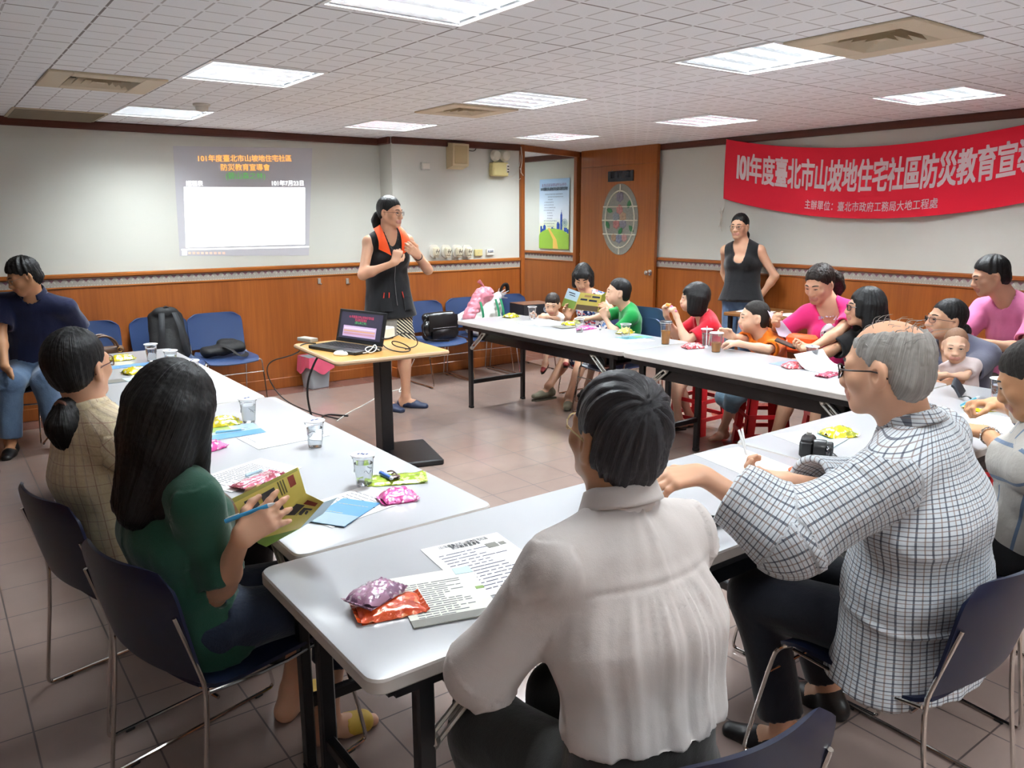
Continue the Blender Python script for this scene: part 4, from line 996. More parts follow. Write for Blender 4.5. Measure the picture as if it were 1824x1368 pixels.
    if shoes:
        for q in (0, 1):
            if not feet or feet[q] is None or AN[q] is None: continue
            fd = feet[q]; d = nrm(fd.get('d', f0)); pit = fd.get('p', 0.0); d2 = nrm(d*math.cos(pit)+V(0, 0, -1)*math.sin(pit)); u2 = nrm(np.cross(np.cross(d2, V(0, 0, 1)), d2)); sd = np.cross(d2, u2); o = AN[q]-u2*.055*s
            T = Blob(); k = shoes['kind']
            if k in ('flat', 'sneaker', 'leather'):
                T.cap(o-d2*.040*s-u2*.004*s, o+d2*.08*s-u2*.006*s, .037*s, .034*s, .008, g='x'); T.cap(o+d2*.06*s-u2*.014*s, o+d2*.165*s-u2*.020*s, .034*s, .024*s, .008, sd, 1.35, 'x')
                if k != 'flat': T.cap(AN[q]-d2*.005*s-u2*.01*s, o-d2*.02*s, .042*s, .040*s, .008, g='x')
                else: T.cap(o+d2*.02*s+u2*.045*s, o+d2*.05*s+u2*.03*s, .040*s, .034*s, .004, sd, 1.1, 'x', neg=True); T.cap(AN[q]+u2*.0, AN[q]-u2*.02*s, .045*s, None, .004, neg=True)
            else: T.cap(o+d2*.055*s-u2*.004*s, o+d2*.12*s-u2*.010*s, .036*s, .034*s, .006, sd, 1.3, 'x', fa=True)
            lo = o-u2*.036*s; v, f = blend(T, .0055, (), [(-u2, -(u2 @ lo))]); so = mesh_obj('shoe' if k not in ('slipper',) else 'slipper', v-base, f, shoes['m'], root, None, None)
            m = MB(); pl = [(-.078, -.022), (.0, -.030), (.09, -.038), (.165, -.034), (.195, 0), (.165, .034), (.09, .038), (.0, .030), (-.078, .022), (-.088, 0)]
            m.prism([(x*s, y*s) for x, y in pl], lo-u2*.014*s-base, d2, sd, -np.cross(sd, d2)*0+np.cross(d2, sd), .016*s); obj('sole', m, shoes.get('sm', mat('sole_dark', '#1a1a1a', .7)), so)
            if shoes.get('laces'):
                m = MB()
                for j in range(4): c = o+d2*(.05+.022*j)*s+u2*(.034-.011*j)*s-base; m.tube([c-sd*.022*s, c+u2*.004*s, c+sd*.022*s], .0025*s, 6)
                obj('laces', m, mat('laces', '#c9c6bb', .8), so)
    if hair:
        style, opt = hair; HBm = hcol or HB; Bh, cl = hair_prims(style, H, RH, hs, s, opt); c0 = H+RH @ (V(*opt.get('crown', (0, -.05, .10)))*hs)
        v, f = blend(Bh, .0042 if near else .0052, (), cl); v = relax(v, f, 1); n = normals(v, f); l = (v-H) @ RH/hs; lc = l-V(*opt.get('crown', (0, -.05, .10)))
        if style in ('short', 'crop', 'thin') or opt.get('whorl'):
            r = np.linalg.norm(lc, axis=1); az = np.arctan2(lc[:, 0], lc[:, 1]+.35*lc[:, 2])+opt.get('swirl', 6.0)*r*0.6; pc = np.stack([az*.07, r, az*0], 1); per = opt.get('ridge', .004); q = np.stack([np.cos(az)*3.5, np.sin(az)*3.5, r*9], 1)
        else:
            az = np.arctan2(l[:, 0], l[:, 1]); dz = v[:, 2]; pc = np.stack([az*.085, l[:, 2]*.5+l[:, 1]*.3, az*0], 1); q = np.stack([np.cos(az)*7, np.sin(az)*7, l[:, 2]*4], 1); per = opt.get('ridge', .0025)
        v = v+n*(vnoise(q*1.6)*.9+vnoise(q*3.6+5)*.6)[:, None]*per*hs
        v = v+n*(vnoise(v*150)*.5+.5)[:, None]*opt.get('spike', .0022)*hs
        ho = mesh_obj('hair', v-base, f, HBm, root, None, None, True, {'pc': pc})
        if opt.get('_tail'):
            v, f = blend(opt['_tail'], .0042 if near else .0052); v = relax(v, f, 1); n = normals(v, f); l = (v-H) @ RH/hs; az = np.arctan2(l[:, 0], -l[:, 1]-.10)
            q = np.stack([np.cos(az)*5, np.sin(az)*5, l[:, 2]*6], 1); v = v+n*(vnoise(q*1.7)*.0035+(vnoise(v*150)*.5+.5)*opt.get('spike', .002))[:, None]*hs
            mesh_obj('ponytail', v-base, f, HBm, ho, None, None, True, {'pc': np.stack([az*.04, l[:, 2]*.6, az*0], 1)})
        if style in ('pony', 'tied'):
            m = MB(); tz = opt.get('tz', -.01); cc = LH(0, -.112, tz)-base; m.lathe([(.012*hs, -.006*hs), (.024*hs, -.006*hs), (.026*hs, 0), (.024*hs, .006*hs), (.012*hs, .006*hs)], cc, 16, 0, RH @ rotx(PI/2)); obj('hair_tie', m, mat('hair_tie_'+opt.get('tie', '#3a2a26').strip('#'), opt.get('tie', '#3a2a26'), .8), ho)
    if eyes: face_parts(root, base, LH, RH, hs, face_open, M_BROW, gaze, .5 if kind == 'baby' else .75 if kind == 'child' else 1.0)
    if glasses: make_glasses(root, base, LH, glasses if isinstance(glasses, str) else glasses[0], hs, *([] if isinstance(glasses, str) else glasses[1:]))
    info = dict(root=root, base=base, L=LH, R=RH, H=H, S=S, EL=EL, WR=WR, KN=KN, AN=AN, spine=spine, spn=spn, fch=fch, rtc=rtc, rt0=rt0, f0=f0, P=P, N=N, s=s, hs=hs, dr=dr, bb=bb, top_v=GOUT.get((top or {}).get('name', 'shirt')))
    if extra: extra(info)
    return info
def patch_on(info, t, wx, fy, dist=None, mg=.010):
    """a point on the chest: t up the spine, wx to the wearer's right, outwards"""
    r = info['dr']['che'][0]*info['bb']+mg; u = max(-1, min(1, wx/(r*1.36))); return info['spine'](t)+info['rtc']*wx+info['fch']*(r*math.sqrt(max(0, 1-u*u))+fy)-info['base']
def front_on(i, t, wx, off=.004, rad=.016):
    """a point lying on the outside of the shirt front"""
    p = i['spine'](t)+i['rtc']*wx; v = i['top_v']-p; a = v @ i['fch']; d = np.linalg.norm(v-a[:, None]*i['fch'], axis=1); k = (d < rad) & (a > 0)
    h = np.sort(a[k])[-3:].mean() if k.sum() > 2 else .11; return p+i['fch']*(h+off)-i['base']
# ------------------------------------------------------------------ the people, back of the room first
DN = V(0, 0, -1); UPV = V(0, 0, 1)
def shoulder_low(*a): return V(*a)
BLK_SH = mat('shoe_black', '#111113', 0.4)
# speaker: sleeveless black vest with an orange collar over a grey and striped skirt
t = stripes_mat('skirt_stripes', '#d8cdb4', [(2, 1, .0, '#000000', 0)], .85)
nt = NT('cloth_striped_skirt'); nt.par(.85, 0, .2); p = nt.xyz(nt.obj())
dg = nt.math('FRACT', nt.math('DIVIDE', nt.math('ADD', nt.math('ADD', nt.math('MULTIPLY', p[0], .75), nt.math('MULTIPLY', p[2], .9)), 10), .026))
sp_ = nt.mix(nt.math('LESS_THAN', dg, .52), '#d3c8ae', '#1b1a1c'); sd = nt.math('GREATER_THAN', nt.math('ADD', p[0], nt.math('MULTIPLY', p[2], -.10)), -.085)
nt.base(nt.mix(sd, '#8a857d', sp_)); nt.bump(nt.noise(25, 4, nt.obj()), .25, .01)
M_VEST = cloth('black_vest', '#15161a', .75, .15); M_ORANGE = cloth('orange_collar', '#e8521a', .7)
def vest_details(i):
    m = MB(); B_ = i['base']
    for q in (-1, 1):
        a0, a1 = i['N']+i['rtc']*q*.070+UPV*.075-i['fch']*.005, patch_on(i, .70, q*.045, .012, None, .022)+B_
        b0, b1 = i['N']+i['rtc']*q*.125+UPV*.045-i['fch']*.0, patch_on(i, .80, q*.135, .016, None, .022)+B_
        mid0, mid1 = i['N']+i['rtc']*q*.085+UPV*.005+i['fch']*.080, patch_on(i, .92, q*.140, .035, None, .022)+B_+UPV*.02
        def fl(u, v):
            I, O = (a0*(1-v)**2+2*v*(1-v)*mid0+a1*v*v), (b0*(1-v)**2+2*v*(1-v)*mid1+b1*v*v)
            return I*(1-u)+O*u+i['fch']*(.012*math.sin(PI*u)+.030*math.sin(PI*min(1, v*1.2)*.5))-B_
        m.shell(fl if q < 0 else (lambda u, v: fl(1-u, v)), 8, 12, .006)
    m.tube([i['N']+i['rtc']*.07*math.cos(a)+UPV*.05-i['fch']*(.02+.055*math.sin(a))-B_ for a in np.linspace(0, PI, 9)], .016, 8, 0, False, 0, (.5, 1))
    obj('collar', m, M_ORANGE, i['root'])
    m = MB(); m2 = MB(); m3 = MB()
    def q(t, x, o=.004): return front_on(i, t-.16, x, o-.004)
    for x in (-.055, .062, .10): m.tube([q(.30, x, .012), q(.18, x*1.15, .014), q(.06, x*1.25, .012)], .0045, 6, 0, False, 1)
    m.tube([q(.20, -.125, .010), q(.08, -.13, .010)], .004, 6)
    obj('red_piping', m, mat('red_piping', '#c8321e', .7), i['root'])
    for x in (-.10, .095):
        m2 = MB(); m2.shell(lambda u, w_: q(.02+.20*w_, x+(u-.5)*.085, .011+.006*math.sin(PI*u)), 6, 6, .006); obj('pocket', m2, M_VEST, i['root'])
    m3.tube([q(t_, .0+.004, .010) for t_ in (.72, .5, .3, .1)], .003, 6); obj('zip', m3, mat('zip_grey', '#7b7b7d', .4, .7), i['root'])
    c = i['WR'][0]-i['base']; d = nrm(i['WR'][0]-i['EL'][0]); s_, u_, _ = frame(d)
    w_ = obj('watch', MB().tube([c-d*.02+(s_*math.cos(a)+u_*math.sin(a))*.027 for a in np.linspace(0, 2*PI, 20)[:-1]], .006, 6, 0, True), mat('watch_strap', '#2a2522', .5), i['root'])
sp = pz(703, 727, 0)
person('woman standing in black vest with orange collar, speaking with hands at her chest', (sp[0], sp[1]+.02, .925), (sp[0]-.005, sp[1]+.00, 1.455), (sp[0]+.005, sp[1]-.035, 1.628), -95, -92, (-62, -3, 0),
       hands=(dict(w=(sp[0]+.145, sp[1]-.215, 1.285), d=(-.75, -.15, .55), n=(.2, .95, .1), t=(.3, 0, .9), c=(.5, .5, .6, .6)), dict(w=(sp[0]-.095, sp[1]-.235, 1.235), d=(.40, .05, .90), n=(.3, .9, -.3), t=(.9, 0, -.3), c=(.7, .6, .8, .9))),
       elbow=(V(.9, .2, -1), V(-.9, .1, -1)), feet=(dict(a=(sp[0]+.10, sp[1]-.02, .085), d=(.62, -.7, 0)), dict(a=(sp[0]-.07, sp[1]+.0, .085), d=(.25, -.9, 0))), s=1.045, hs=1.0, sk='mid',
       top=dict(m=M_VEST, sleeve=0, armhole=True, loose=.022, low=-.14, flare=.032, neck='v', name='vest', fold=.006), bottom=dict(kind='skirt', m=nt.m, kr=.088, hr=.072, fold=.008, waist=-.10),
       shoes=dict(kind='flat', m=mat('shoe_navy', '#26324f', .5)), hair=('pony', dict(tail=[(0, -.122, -.03, .027), (-.004, -.140, -.07, .033), (-.004, -.130, -.12, .026), (0, -.12, -.15, .008)], tz=-.025)), glasses=('#3a3030', .0012), face_open=.75, extra=vest_details)

# man in the navy polo at the far left
h1 = pY(42, 493, 6.48)
NAVY = cloth('navy_polo', '#141b3c', .85)
JE = denim('mid', '#2b3d58', '#6b85a3'); JD = denim('dark', '#171d2a', '#2c3850')
person('man in navy polo shirt and blue jeans seated by the back wall at far left', (h1[0]+.03, 6.66, .50), (h1[0]+.05, 6.54, h1[2]-.155), h1, 255, 248, (188, -20, 4),
       hands=(dict(w=(h1[0]+.31, 6.62, .50), d=(0, .1, -1), n=(-1, 0, 0), t=(0, -1, 0)), dict(w=(h1[0]-.20, 6.25, .56), d=(.2, -1, -.1))), elbow=(V(.8, .6, -.2), V(-.7, .2, -1)),
       feet=(dict(a=(h1[0]+.06, 6.22, .085), d=(0, -1, 0)), dict(a=(h1[0]-.22, 6.30, .085), d=(-.3, -1, 0))), sk='tan', sex='m', wide=1.08,
       top=dict(m=NAVY, sleeve=.72, loose=.018, low=-.03, collar=True, sw=2.0, fold=.007, open=.5), bottom=dict(kind='jeans', m=JE, len=1.93, loose=.022, fold=.006, waist=.10), shoes=dict(kind='leather', m=BLK_SH),
       hair=('short', dict(thick=.016, line=((.085, .066), (-.11, -.086)), fz=.012, ridge=.007, spike=.005)), face_open=.6, glasses=('#8b8478', .0012))

# standing woman against the right wall
h18 = pX(1317, 404, 6.16)
person('woman standing against the right wall in a black top and jeans, hands behind her', (6.20, h18[1]-.03, .87), (6.20, h18[1]-.02, 1.33), h18, 195, 200, (196, 0, 0),
       hands=(dict(w=(6.30, h18[1]-.17, .84), d=(.4, .3, -.8)), dict(w=(6.30, h18[1]+.13, .84), d=(.4, -.3, -.8))), elbow=(V(.5, -1, 0), V(.5, 1, 0)), feet=(dict(a=(6.19, h18[1]-.11, .085), d=(-1, -.3, 0)), dict(a=(6.19, h18[1]+.06, .085), d=(-1, -.2, 0))),
       s=.985, hs=.96, sk='mid', top=dict(m=cloth('black_top', '#141417'), sleeve=0, armhole=True, loose=.018, low=-.07, flare=.04, neck='deep'), bottom=dict(kind='jeans', m=JE, len=1.96, loose=.004), shoes=dict(kind='flat', m=BLK_SH),
       hair=('pony', dict(tail=[(0, -.115, -.02, .026), (-.02, -.125, -.08, .028), (-.035, -.10, -.16, .022), (-.04, -.085, -.22, .008)], tz=-.01, thick=.009)), glasses=('#3b2c2c', .0012), face_open=.7)

# row of listeners along the right tables
h9 = pX(1038, 499, 4.76)
nt = NT('cloth_flowered'); nt.par(.85, 0, .2); vo = nt.n.new('ShaderNodeTexVoronoi'); vo.inputs['Scale'].default_value = 55; nt.l(nt.obj(), vo.inputs['Vector']); cr = nt.n.new('ShaderNodeValToRGB')
nt.l(nt.xyz(vo.outputs['Color'])[0], cr.inputs[0]); el = cr.color_ramp; el.interpolation = 'CONSTANT'
for k, (ps, c) in enumerate(((0, '#d9d3d8'), (.30, '#27335f'), (.52, '#b8434f'), (.66, '#5f7fb3'), (.80, '#e4dcdc'))):
    e = el.elements[k] if k < 2 else el.elements.new(ps); e.position = ps; e.color = (*lin(c), 1)
nt.l(cr.outputs[0], nt.b.inputs['Base Color']); FLOWER = nt.m
SNK = mat('sneaker_grey', '#77735f', .7)
def pt(x, y, X): return pX(x, y, X)
person('woman with a black bob reading a yellow brochure, in a flowered dress', (4.86, h9[1]-.06, .50), (4.82, h9[1]-.03, .900), h9+V(0, 0, .02), 185, 200, (222, -24, 0),
       hands=(dict(w=pt(1088, 566, 4.47), d=(-.3, .4, .6), n=(0, 1, 0), t=(0, 0, 1)), dict(w=pt(1012, 566, 4.50), d=(-.3, .1, .7), n=(0, -1, 0), t=(0, 0, 1))), elbow=(V(.1, -1, -.8), V(.2, 1, -.8)),
       feet=(dict(a=pz(1014, 706, .09), d=(-.75, -.66, 0), w=.9), dict(a=pz(963, 706, .09), d=(-.9, .05, 0), w=.9)), knee=(V(-1, -.1, .8), V(-1, .1, .8)), s=.92, hs=.98, sk='mid', top=dict(m=FLOWER, sleeve=0, loose=.010, low=-.03, neck='scoop', name='dress_top'), bottom=dict(kind='skirt', m=FLOWER, name='dress_skirt', kr=.085),
       shoes=dict(kind='sneaker', m=SNK, sm=mat('sneaker_sole', '#5a5748', .8), laces=True), hair=('bob', dict(len=-.075, fringe=.02, ridge=.003)), face_open=.35)

h8 = pX(984, 543, 4.45)
WHT = cloth('white_tee', '#d6d3cf', .85)
def child_arms(a, b, **k): return (dict(w=a, **k), dict(w=b, **k))
person('toddler in white T-shirt holding a plastic cup on the table edge', (4.56, h8[1]+.06, .595), (4.50, h8[1]+.02, h8[2]-.115), h8, 200, 205, (219, -8, 0),
       hands=(dict(w=pt(975, 564, 4.30), d=(-.6, .5, -.1), n=(0, 1, -.3), t=(0, 0, 1), s=1.15), dict(w=pt(953, 562, 4.28), d=(-.9, -.1, 0), n=(0, -1, 0), t=(0, 0, 1), s=1.15)), elbow=(V(0, -1, -.6), V(.2, 1, -.6)),
       feet=(dict(a=(4.40, h8[1]-.27, .285), d=(-.6, -.7, 0), l=.85), dict(a=(4.34, h8[1]-.01, .265), d=(-.9, -.4, 0), p=.5, l=.85)), s=.50, hs=.80, kind='child', sk='child', sex='f', top=dict(m=WHT, sleeve=.7, loose=.016, low=-.05, sw=1.8), bottom=dict(kind='shorts', m=WHT, len=.6),
       shoes=dict(kind='sneaker', m=mat('shoe_red', '#8e2a2c', .6)), hair=('short', dict(thick=.010, line=((.085, .035), (-.11, -.06)), fz=-.012, crown=(0, -.06, .10), ridge=.003)), hcol=HBR, face_open=.6)

h10 = pX(1101, 521, 4.52)
GRN = cloth('green_tee', '#0e8a3f', .85)
person('boy in green T-shirt resting his chin on his fist, facing left', (4.62, h10[1]-.02, .610), (4.60, h10[1]-.035, h10[2]-.135), h10, 165, 150, (141, 4, 0),
       hands=(dict(w=pt(1078, 566, 4.42), d=(-.2, .35, .9), n=(.4, .3, .3), t=(.6, .2, .3), c=(1.3, 1.4, 1.4, 1.4), tc=.5), dict(w=(4.28, h10[1]+.16, .77), d=(-.5, .6, 0))), elbow=(V(-.7, -.3, -1), V(.2, .8, -1)),
       feet=(dict(a=(4.30, h10[1]-.12, .24), d=(-1, 0, 0), p=.3), dict(a=(4.30, h10[1]+.10, .24), d=(-1, 0, 0), p=.3)), s=.70, hs=.92, kind='child', sk='child', sex='m', top=dict(m=GRN, sleeve=.75, loose=.016, sw=1.9), bottom=dict(kind='shorts', m=JD, len=1.05), shoes=dict(kind='sneaker', m=BLK_SH),
       hair=('crop', dict(thick=.007, line=((.075, .070), (-.11, -.075)), fz=.02, ridge=.002)), face_open=.6)

h11 = pX(1237, 532, 4.60)
RED = cloth('red_tee', '#d01a30', .85)
person('girl in red shirt eating a snack with both hands, elbows on the table', (4.72, h11[1]-.05, .515), (4.67, h11[1]-.045, h11[2]-.135), h11, 170, 148, (131, 5, 0),
       hands=(dict(w=pt(1206, 567, 4.45), d=(-.25, .35, .9), n=(-.2, .9, .1), t=(.7, .2, .2), c=(.9, .9, 1.0, 1.0)), dict(w=pt(1187, 563, 4.53), d=(-.15, .15, .95), n=(.3, -.9, .2), t=(.7, -.1, .2), c=(.9, 1.0, 1.0, 1.0))), elbow=(V(-.3, -.6, -1), V(.0, .5, -1)),
       feet=(dict(a=pz(1228, 741, .085), d=(-.9, .1, 0), w=.9), dict(a=pz(1208, 744, .12), d=(-.9, .3, 0), w=.9)), s=.80, hs=.94, kind='child', sk='child', sex='f', top=dict(m=RED, sleeve=.70, loose=.016, neck='scoop', sw=2.0), bottom=dict(kind='shorts', m=mat('dark_shorts', '#1c1b22', .85), len=.55), shoes=dict(kind='slipper', m=mat('slipper_pink', '#b98a8c', .6)),
       hair=('bob', dict(len=-.105, fringe=.035, ridge=.0018, thick=.014)), face_open=.6)

h12 = pX(1343, 566, 4.50)
ORG = cloth('orange_tee', '#ef7d16', .85)
JL = denim('pale', '#4d6a80', '#86a2b4')
person('boy with cropped hair in orange T-shirt, arms on the table', (4.64, h12[1]-.05, .515), (4.58, h12[1]-.03, h12[2]-.135), h12, 170, 160, (138, 2, 0),
       hands=(dict(w=pt(1318, 612, 4.17), d=(-.3, .9, .0), n=(0, .2, -1), t=(-1, 0, 0), c=(.5, .5, .6, .6)), dict(w=pt(1306, 601, 4.26), d=(-.4, .5, .3), n=(-.4, -.5, -.3), t=(0, 0, 1), c=(.4, .5, .6, .6))), elbow=(V(0, -1, -.3), V(.2, 1, -.5)),
       feet=(dict(a=pz(1288, 765, .085), d=(-1, .1, 0), w=.9), dict(a=pz(1318, 752, .10), d=(-.9, -.2, 0), w=.9)), s=.78, hs=.93, kind='child', sk='child', sex='m', top=dict(m=ORG, sleeve=.75, loose=.020, sw=1.9), bottom=dict(kind='jeans', m=JL, len=1.35, loose=.014, bw=1.7, kw=.8),
       hair=('crop', dict(thick=.004, line=((.078, .068), (-.11, -.080)), fz=.022, ridge=.001)), hcol=HS, face_open=.65)

h13 = pX(1459, 507, 4.80)
PNK = cloth('pink_tee', '#e8347f', .85)
def pink_print(i):
    q = lambda t, x, o=.010: front_on(i, t, x, (o-.009)*.8)
    c = (.66, .0); n = 26; F = lambda rx, rt, dx, dt, o: [q(c[0]+dt+rt*math.sin(a), c[1]+dx+rx*math.cos(a), o) for a in np.linspace(0, 2*PI, n)[:-1]]
    m = MB(); P_ = F(.055, .135, 0, 0, .013); m.add(P_, [tuple(range(n-1))]); o = obj('chest_print', m, mat('print_white', '#dfdbe4', .8), i['root'], None, False)
    m = MB()
    for dx in (-.020, .022): P_ = F(.010, .045, dx, .01, .016); m.add(P_, [tuple(range(n-1))])
    obj('print_eyes', m, mat('print_navy', '#232a55', .8), o, None, False)
    v, f = text_mesh('WELCOME', .030, .0005)
    mesh_obj('print_lettering', np.array([q(c[0]+.205+b*1.8, c[1]+a, .014) for a, b in v[:, :2]]), f, mat('print_pale', '#b9aecb', .8), o, None, None, False)
person('woman in bright pink T-shirt with a white face print, reading a sheet', (4.93, h13[1]-.10, .50), (4.87, h13[1]-.06, h13[2]-.136), h13, 190, 200, (180, -18, 0),
       hands=(dict(w=pt(1428, 634, 4.36), d=(-.7, .5, .0), n=(-.3, 0, 1), t=(-.4, .8, 0), c=(.6, .6, .7, .7)), dict(w=pt(1383, 580, 4.55), d=(-.6, -.2, .5), n=(0, -.9, .2), t=(0, 0, 1), c=(.7, .7, .8, .8))), elbow=(V(.4, -.35, -1), V(.3, 1, -.9)),
       feet=(dict(a=(4.50, h13[1]-.22, .085), d=(-1, 0, 0)), dict(a=(4.50, h13[1]+.06, .085), d=(-1, .1, 0))), s=.97, hs=1.0, sk='mid', top=dict(m=PNK, sleeve=.62, loose=.014, neck='scoop', sw=2.0), bottom=dict(kind='trousers', m=mat('dark_shorts', '#1c1b22', .85), len=.9), shoes=dict(kind='slipper', m=BLK_SH),
       hair=('pony', dict(tail=[(0, -.115, .02, .045), (-.02, -.150, -.02, .050), (-.03, -.155, -.08, .042), (-.04, -.14, -.12, .012)], tz=.02, tie='#d8c9a8', thick=.013, spike=.006)), hcol=HBR, face_open=.3, extra=pink_print)

h14 = pX(1540, 548, 4.72)
person('woman with long black hair and glasses in a black T-shirt, facing left', (4.88, h14[1]-.10, .50), (4.80, h14[1]-.05, h14[2]-.140), h14, 180, 165, (133, 3, 0),
       hands=(dict(w=pt(1500, 672, 4.40), d=(-.4, .8, 0)), dict(w=(4.35, h14[1]+.16, .70), d=(-.6, .4, 0))), elbow=(V(.2, -1, -.6), V(.2, 1, -.8)), feet=(dict(a=(4.46, h14[1]-.2, .085), d=(-1, 0, 0)), dict(a=(4.46, h14[1]+.05, .085), d=(-1, 0, 0))), s=.96, hs=1.0, sk='mid',
       top=dict(m=cloth('black_tee', '#17171a'), sleeve=.80, loose=.018, sw=2.2), bottom=dict(kind='trousers', m=mat('dark_shorts', '#1c1b22', .85)), shoes=dict(kind='flat', m=BLK_SH),
       hair=('long', dict(thick=.013, ridge=.002, strands=[((h14[0]+.02, h14[1]-.075, h14[2]+.02, .050), (h14[0]+.09, h14[1]-.095, h14[2]-.20, .055)), ((h14[0]+.08, h14[1]-.01, h14[2]+.02, .06), (h14[0]+.12, h14[1]-.02, h14[2]-.22, .06)), ((h14[0]+.05, h14[1]+.06, h14[2]+.0, .045), (h14[0]+.10, h14[1]+.07, h14[2]-.20, .045))])), glasses=('#1f1a1c', .0022), face_open=.7)

h15 = pX(1684, 571, 4.78)
person('woman in grey purple T-shirt with glasses holding the baby, looking up to the left', (4.90, h15[1]-.07, .50), (4.84, h15[1]-.06, h15[2]-.138), h15, 185, 185, (146, 8, 0),
       hands=(dict(w=pt(1672, 690, 4.36), d=(-.35, .9, .1), n=(.6, .3, .3), t=(0, 0, 1), c=(.5, .5, .6, .6)), dict(w=pt(1655, 662, 4.48), d=(-.6, .0, .6), n=(0, -1, 0), t=(0, 0, 1), c=(.9, 1., 1.1, 1.1))), elbow=(V(.1, -1, -.6), V(.2, 1, -.9)),
       feet=(dict(a=(4.48, h15[1]-.2, .085), d=(-1, 0, 0)), dict(a=(4.48, h15[1]+.1, .085), d=(-1, 0, 0))), s=.97, hs=1.0, sk='mid', top=dict(m=cloth('grey_purple_tee', '#5f6073'), sleeve=.85, loose=.016, neck='scoop', sw=2.0), bottom=dict(kind='trousers', m=mat('dark_shorts', '#1c1b22', .85)), shoes=dict(kind='flat', m=BLK_SH),
       hair=('pony', dict(tail=[(0, -.112, -.045, .040), (0, -.125, -.055, .040)], tz=-.035, tie='#b9a98e', thick=.010, ridge=.002)), glasses=('#4a3f44', .0014), face_open=.7)
h16 = pX(1702, 616, 4.50)
BABY = cloth('baby_white', '#e2d3d3', .85)
person('baby in white puff-sleeve top held on the woman’s lap, looking at the camera', (4.60, h16[1]-.04, h16[2]-.285), (4.54, h16[1]-.015, h16[2]-.105), h16, 200, 205, (207, -6, 0),
       hands=(dict(w=pt(1686, 668, 4.40), d=(-.7, .5, 0), s=1.2, c=(.7, .7, .8, .8)), dict(w=pt(1668, 664, 4.44), d=(-.7, .2, 0), s=1.2, c=(.7, .7, .8, .8))), elbow=(V(0, -1, -.6), V(0, 1, -.6)), feet=(dict(a=(4.42, h16[1]-.08, h16[2]-.40), d=(-1, 0, 0), l=.8), dict(a=(4.42, h16[1]+.06, h16[2]-.40), d=(-1, 0, 0), l=.8)),
       s=.40, hs=.78, kind='baby', sk='child', top=dict(m=BABY, sleeve=.62, loose=.026, sw=2.6, fold=.004), bottom=dict(kind='shorts', m=cloth('baby_pink', '#d98b99', .85), len=.6), hair=('thin', dict(thick=.002, line=((.070, .085), (-.11, -.06)), fz=.045, ridge=.0005)), hcol=hair_mat('hair_baby', '#6b4a38', '#9c765c', .6), face_open=.7)
h17 = pX(1764, 492, 5.40)
PPINK = cloth('dusty_pink_polo', '#d678a4', .85)
def polo_print(i):
    m = MB(); rr = random.Random(4)
    for k in range(26):
        t_, x = .28+.30*rr.random(), -.01+.10*(rr.random()-.5); r = .004+.010*rr.random()
        P_ = [front_on(i, t_+r*2.2*math.sin(a)*(1+.4*math.sin(3*a+k)), x+r*math.cos(a), .003+.0003*k) for a in np.linspace(0, 2*PI, 11)[:-1]]; m.add(P_, [tuple(range(10))])
    obj('chest_print', m, mat('print_dark', '#5c3a52', .8), i['root'], None, False)
person('man in dusty pink shirt seated by the wall looking down, far right', (5.62, h17[1]-.16, .50), (5.50, h17[1]-.10, h17[2]-.158), h17, 180, 165, (129, -14, 0),
       hands=(dict(w=pt(1745, 610, 5.15), d=(-.4, .8, 0)), dict(w=(5.15, h17[1]+.10, .72), d=(-.5, -.6, 0))), elbow=(V(.2, -1, -.7), V(.2, 1, -.9)), feet=(dict(a=(5.18, h17[1]-.28, .085), d=(-1, 0, 0)), dict(a=(5.18, h17[1]+.1, .085), d=(-1, 0, 0))), sk='mid', sex='m',
       top=dict(m=PPINK, sleeve=.78, loose=.018, sw=2.2, fold=.006), bottom=dict(kind='trousers', m=cloth('olive_brown', '#4b4138'), loose=.016), shoes=dict(kind='leather', m=BLK_SH), hair=('short', dict(thick=.011, line=((.085, .074), (-.11, -.086)), fz=.022, ridge=.004)), face_open=.4, extra=polo_print)
# ------------------------------------------------------------------ the five people nearest the camera
# woman in the pale checked blouse
BL = stripes_mat('cloth_checked_blouse', '#cdbda0', [(0, .052, .34, '#d9cba6', 0), (0, .052, .05, '#8c5f55', .01), (0, .052, .04, '#9b8f86', .03), (1, .061, .10, '#c4b08e', 0), (1, .061, .04, '#a87f70', .03)], .85, (60, .25), .6)
BLKP = cloth('black_trousers', '#141418'); 
person('woman in pale checked blouse with a low ponytail, seated at left with her back turned', (.44, 2.79, .50), (.385, 2.785, .965), (.365, 2.80, 1.135), 8, 14, (44, 6, 0),
       hands=(dict(w=(.80, 2.92, .62), d=(1, -.2, -.1)), dict(w=(.78, 2.62, .62), d=(1, .3, -.1))), elbow=(V(-.1, 1, -.6), V(-.2, -1, -.8)), feet=(dict(a=(.86, 2.95, .085), d=(1, .1, 0)), dict(a=(.82, 2.66, .085), d=(1, -.1, 0))), s=.97, hs=.98, sk='mid', near=True, eyes=True,
       top=dict(m=BL, sleeve=1.3, loose=.026, low=-.06, collar=True, ch=.034, open=.4, sw=1.7, fold=.008, flare=.03), bottom=dict(kind='trousers', m=BLKP, loose=.014), shoes=dict(kind='flat', m=BLK_SH),
       hair=('pony', dict(tail=[(0, -.095, -.115, .032), (.0, -.118, -.160, .046), (.004, -.110, -.205, .036), (.0, -.095, -.235, .010)], tz=-.100, tie='#6b4a3a', thick=.013, ridge=.002)), glasses=('#5a2f33', .0016))
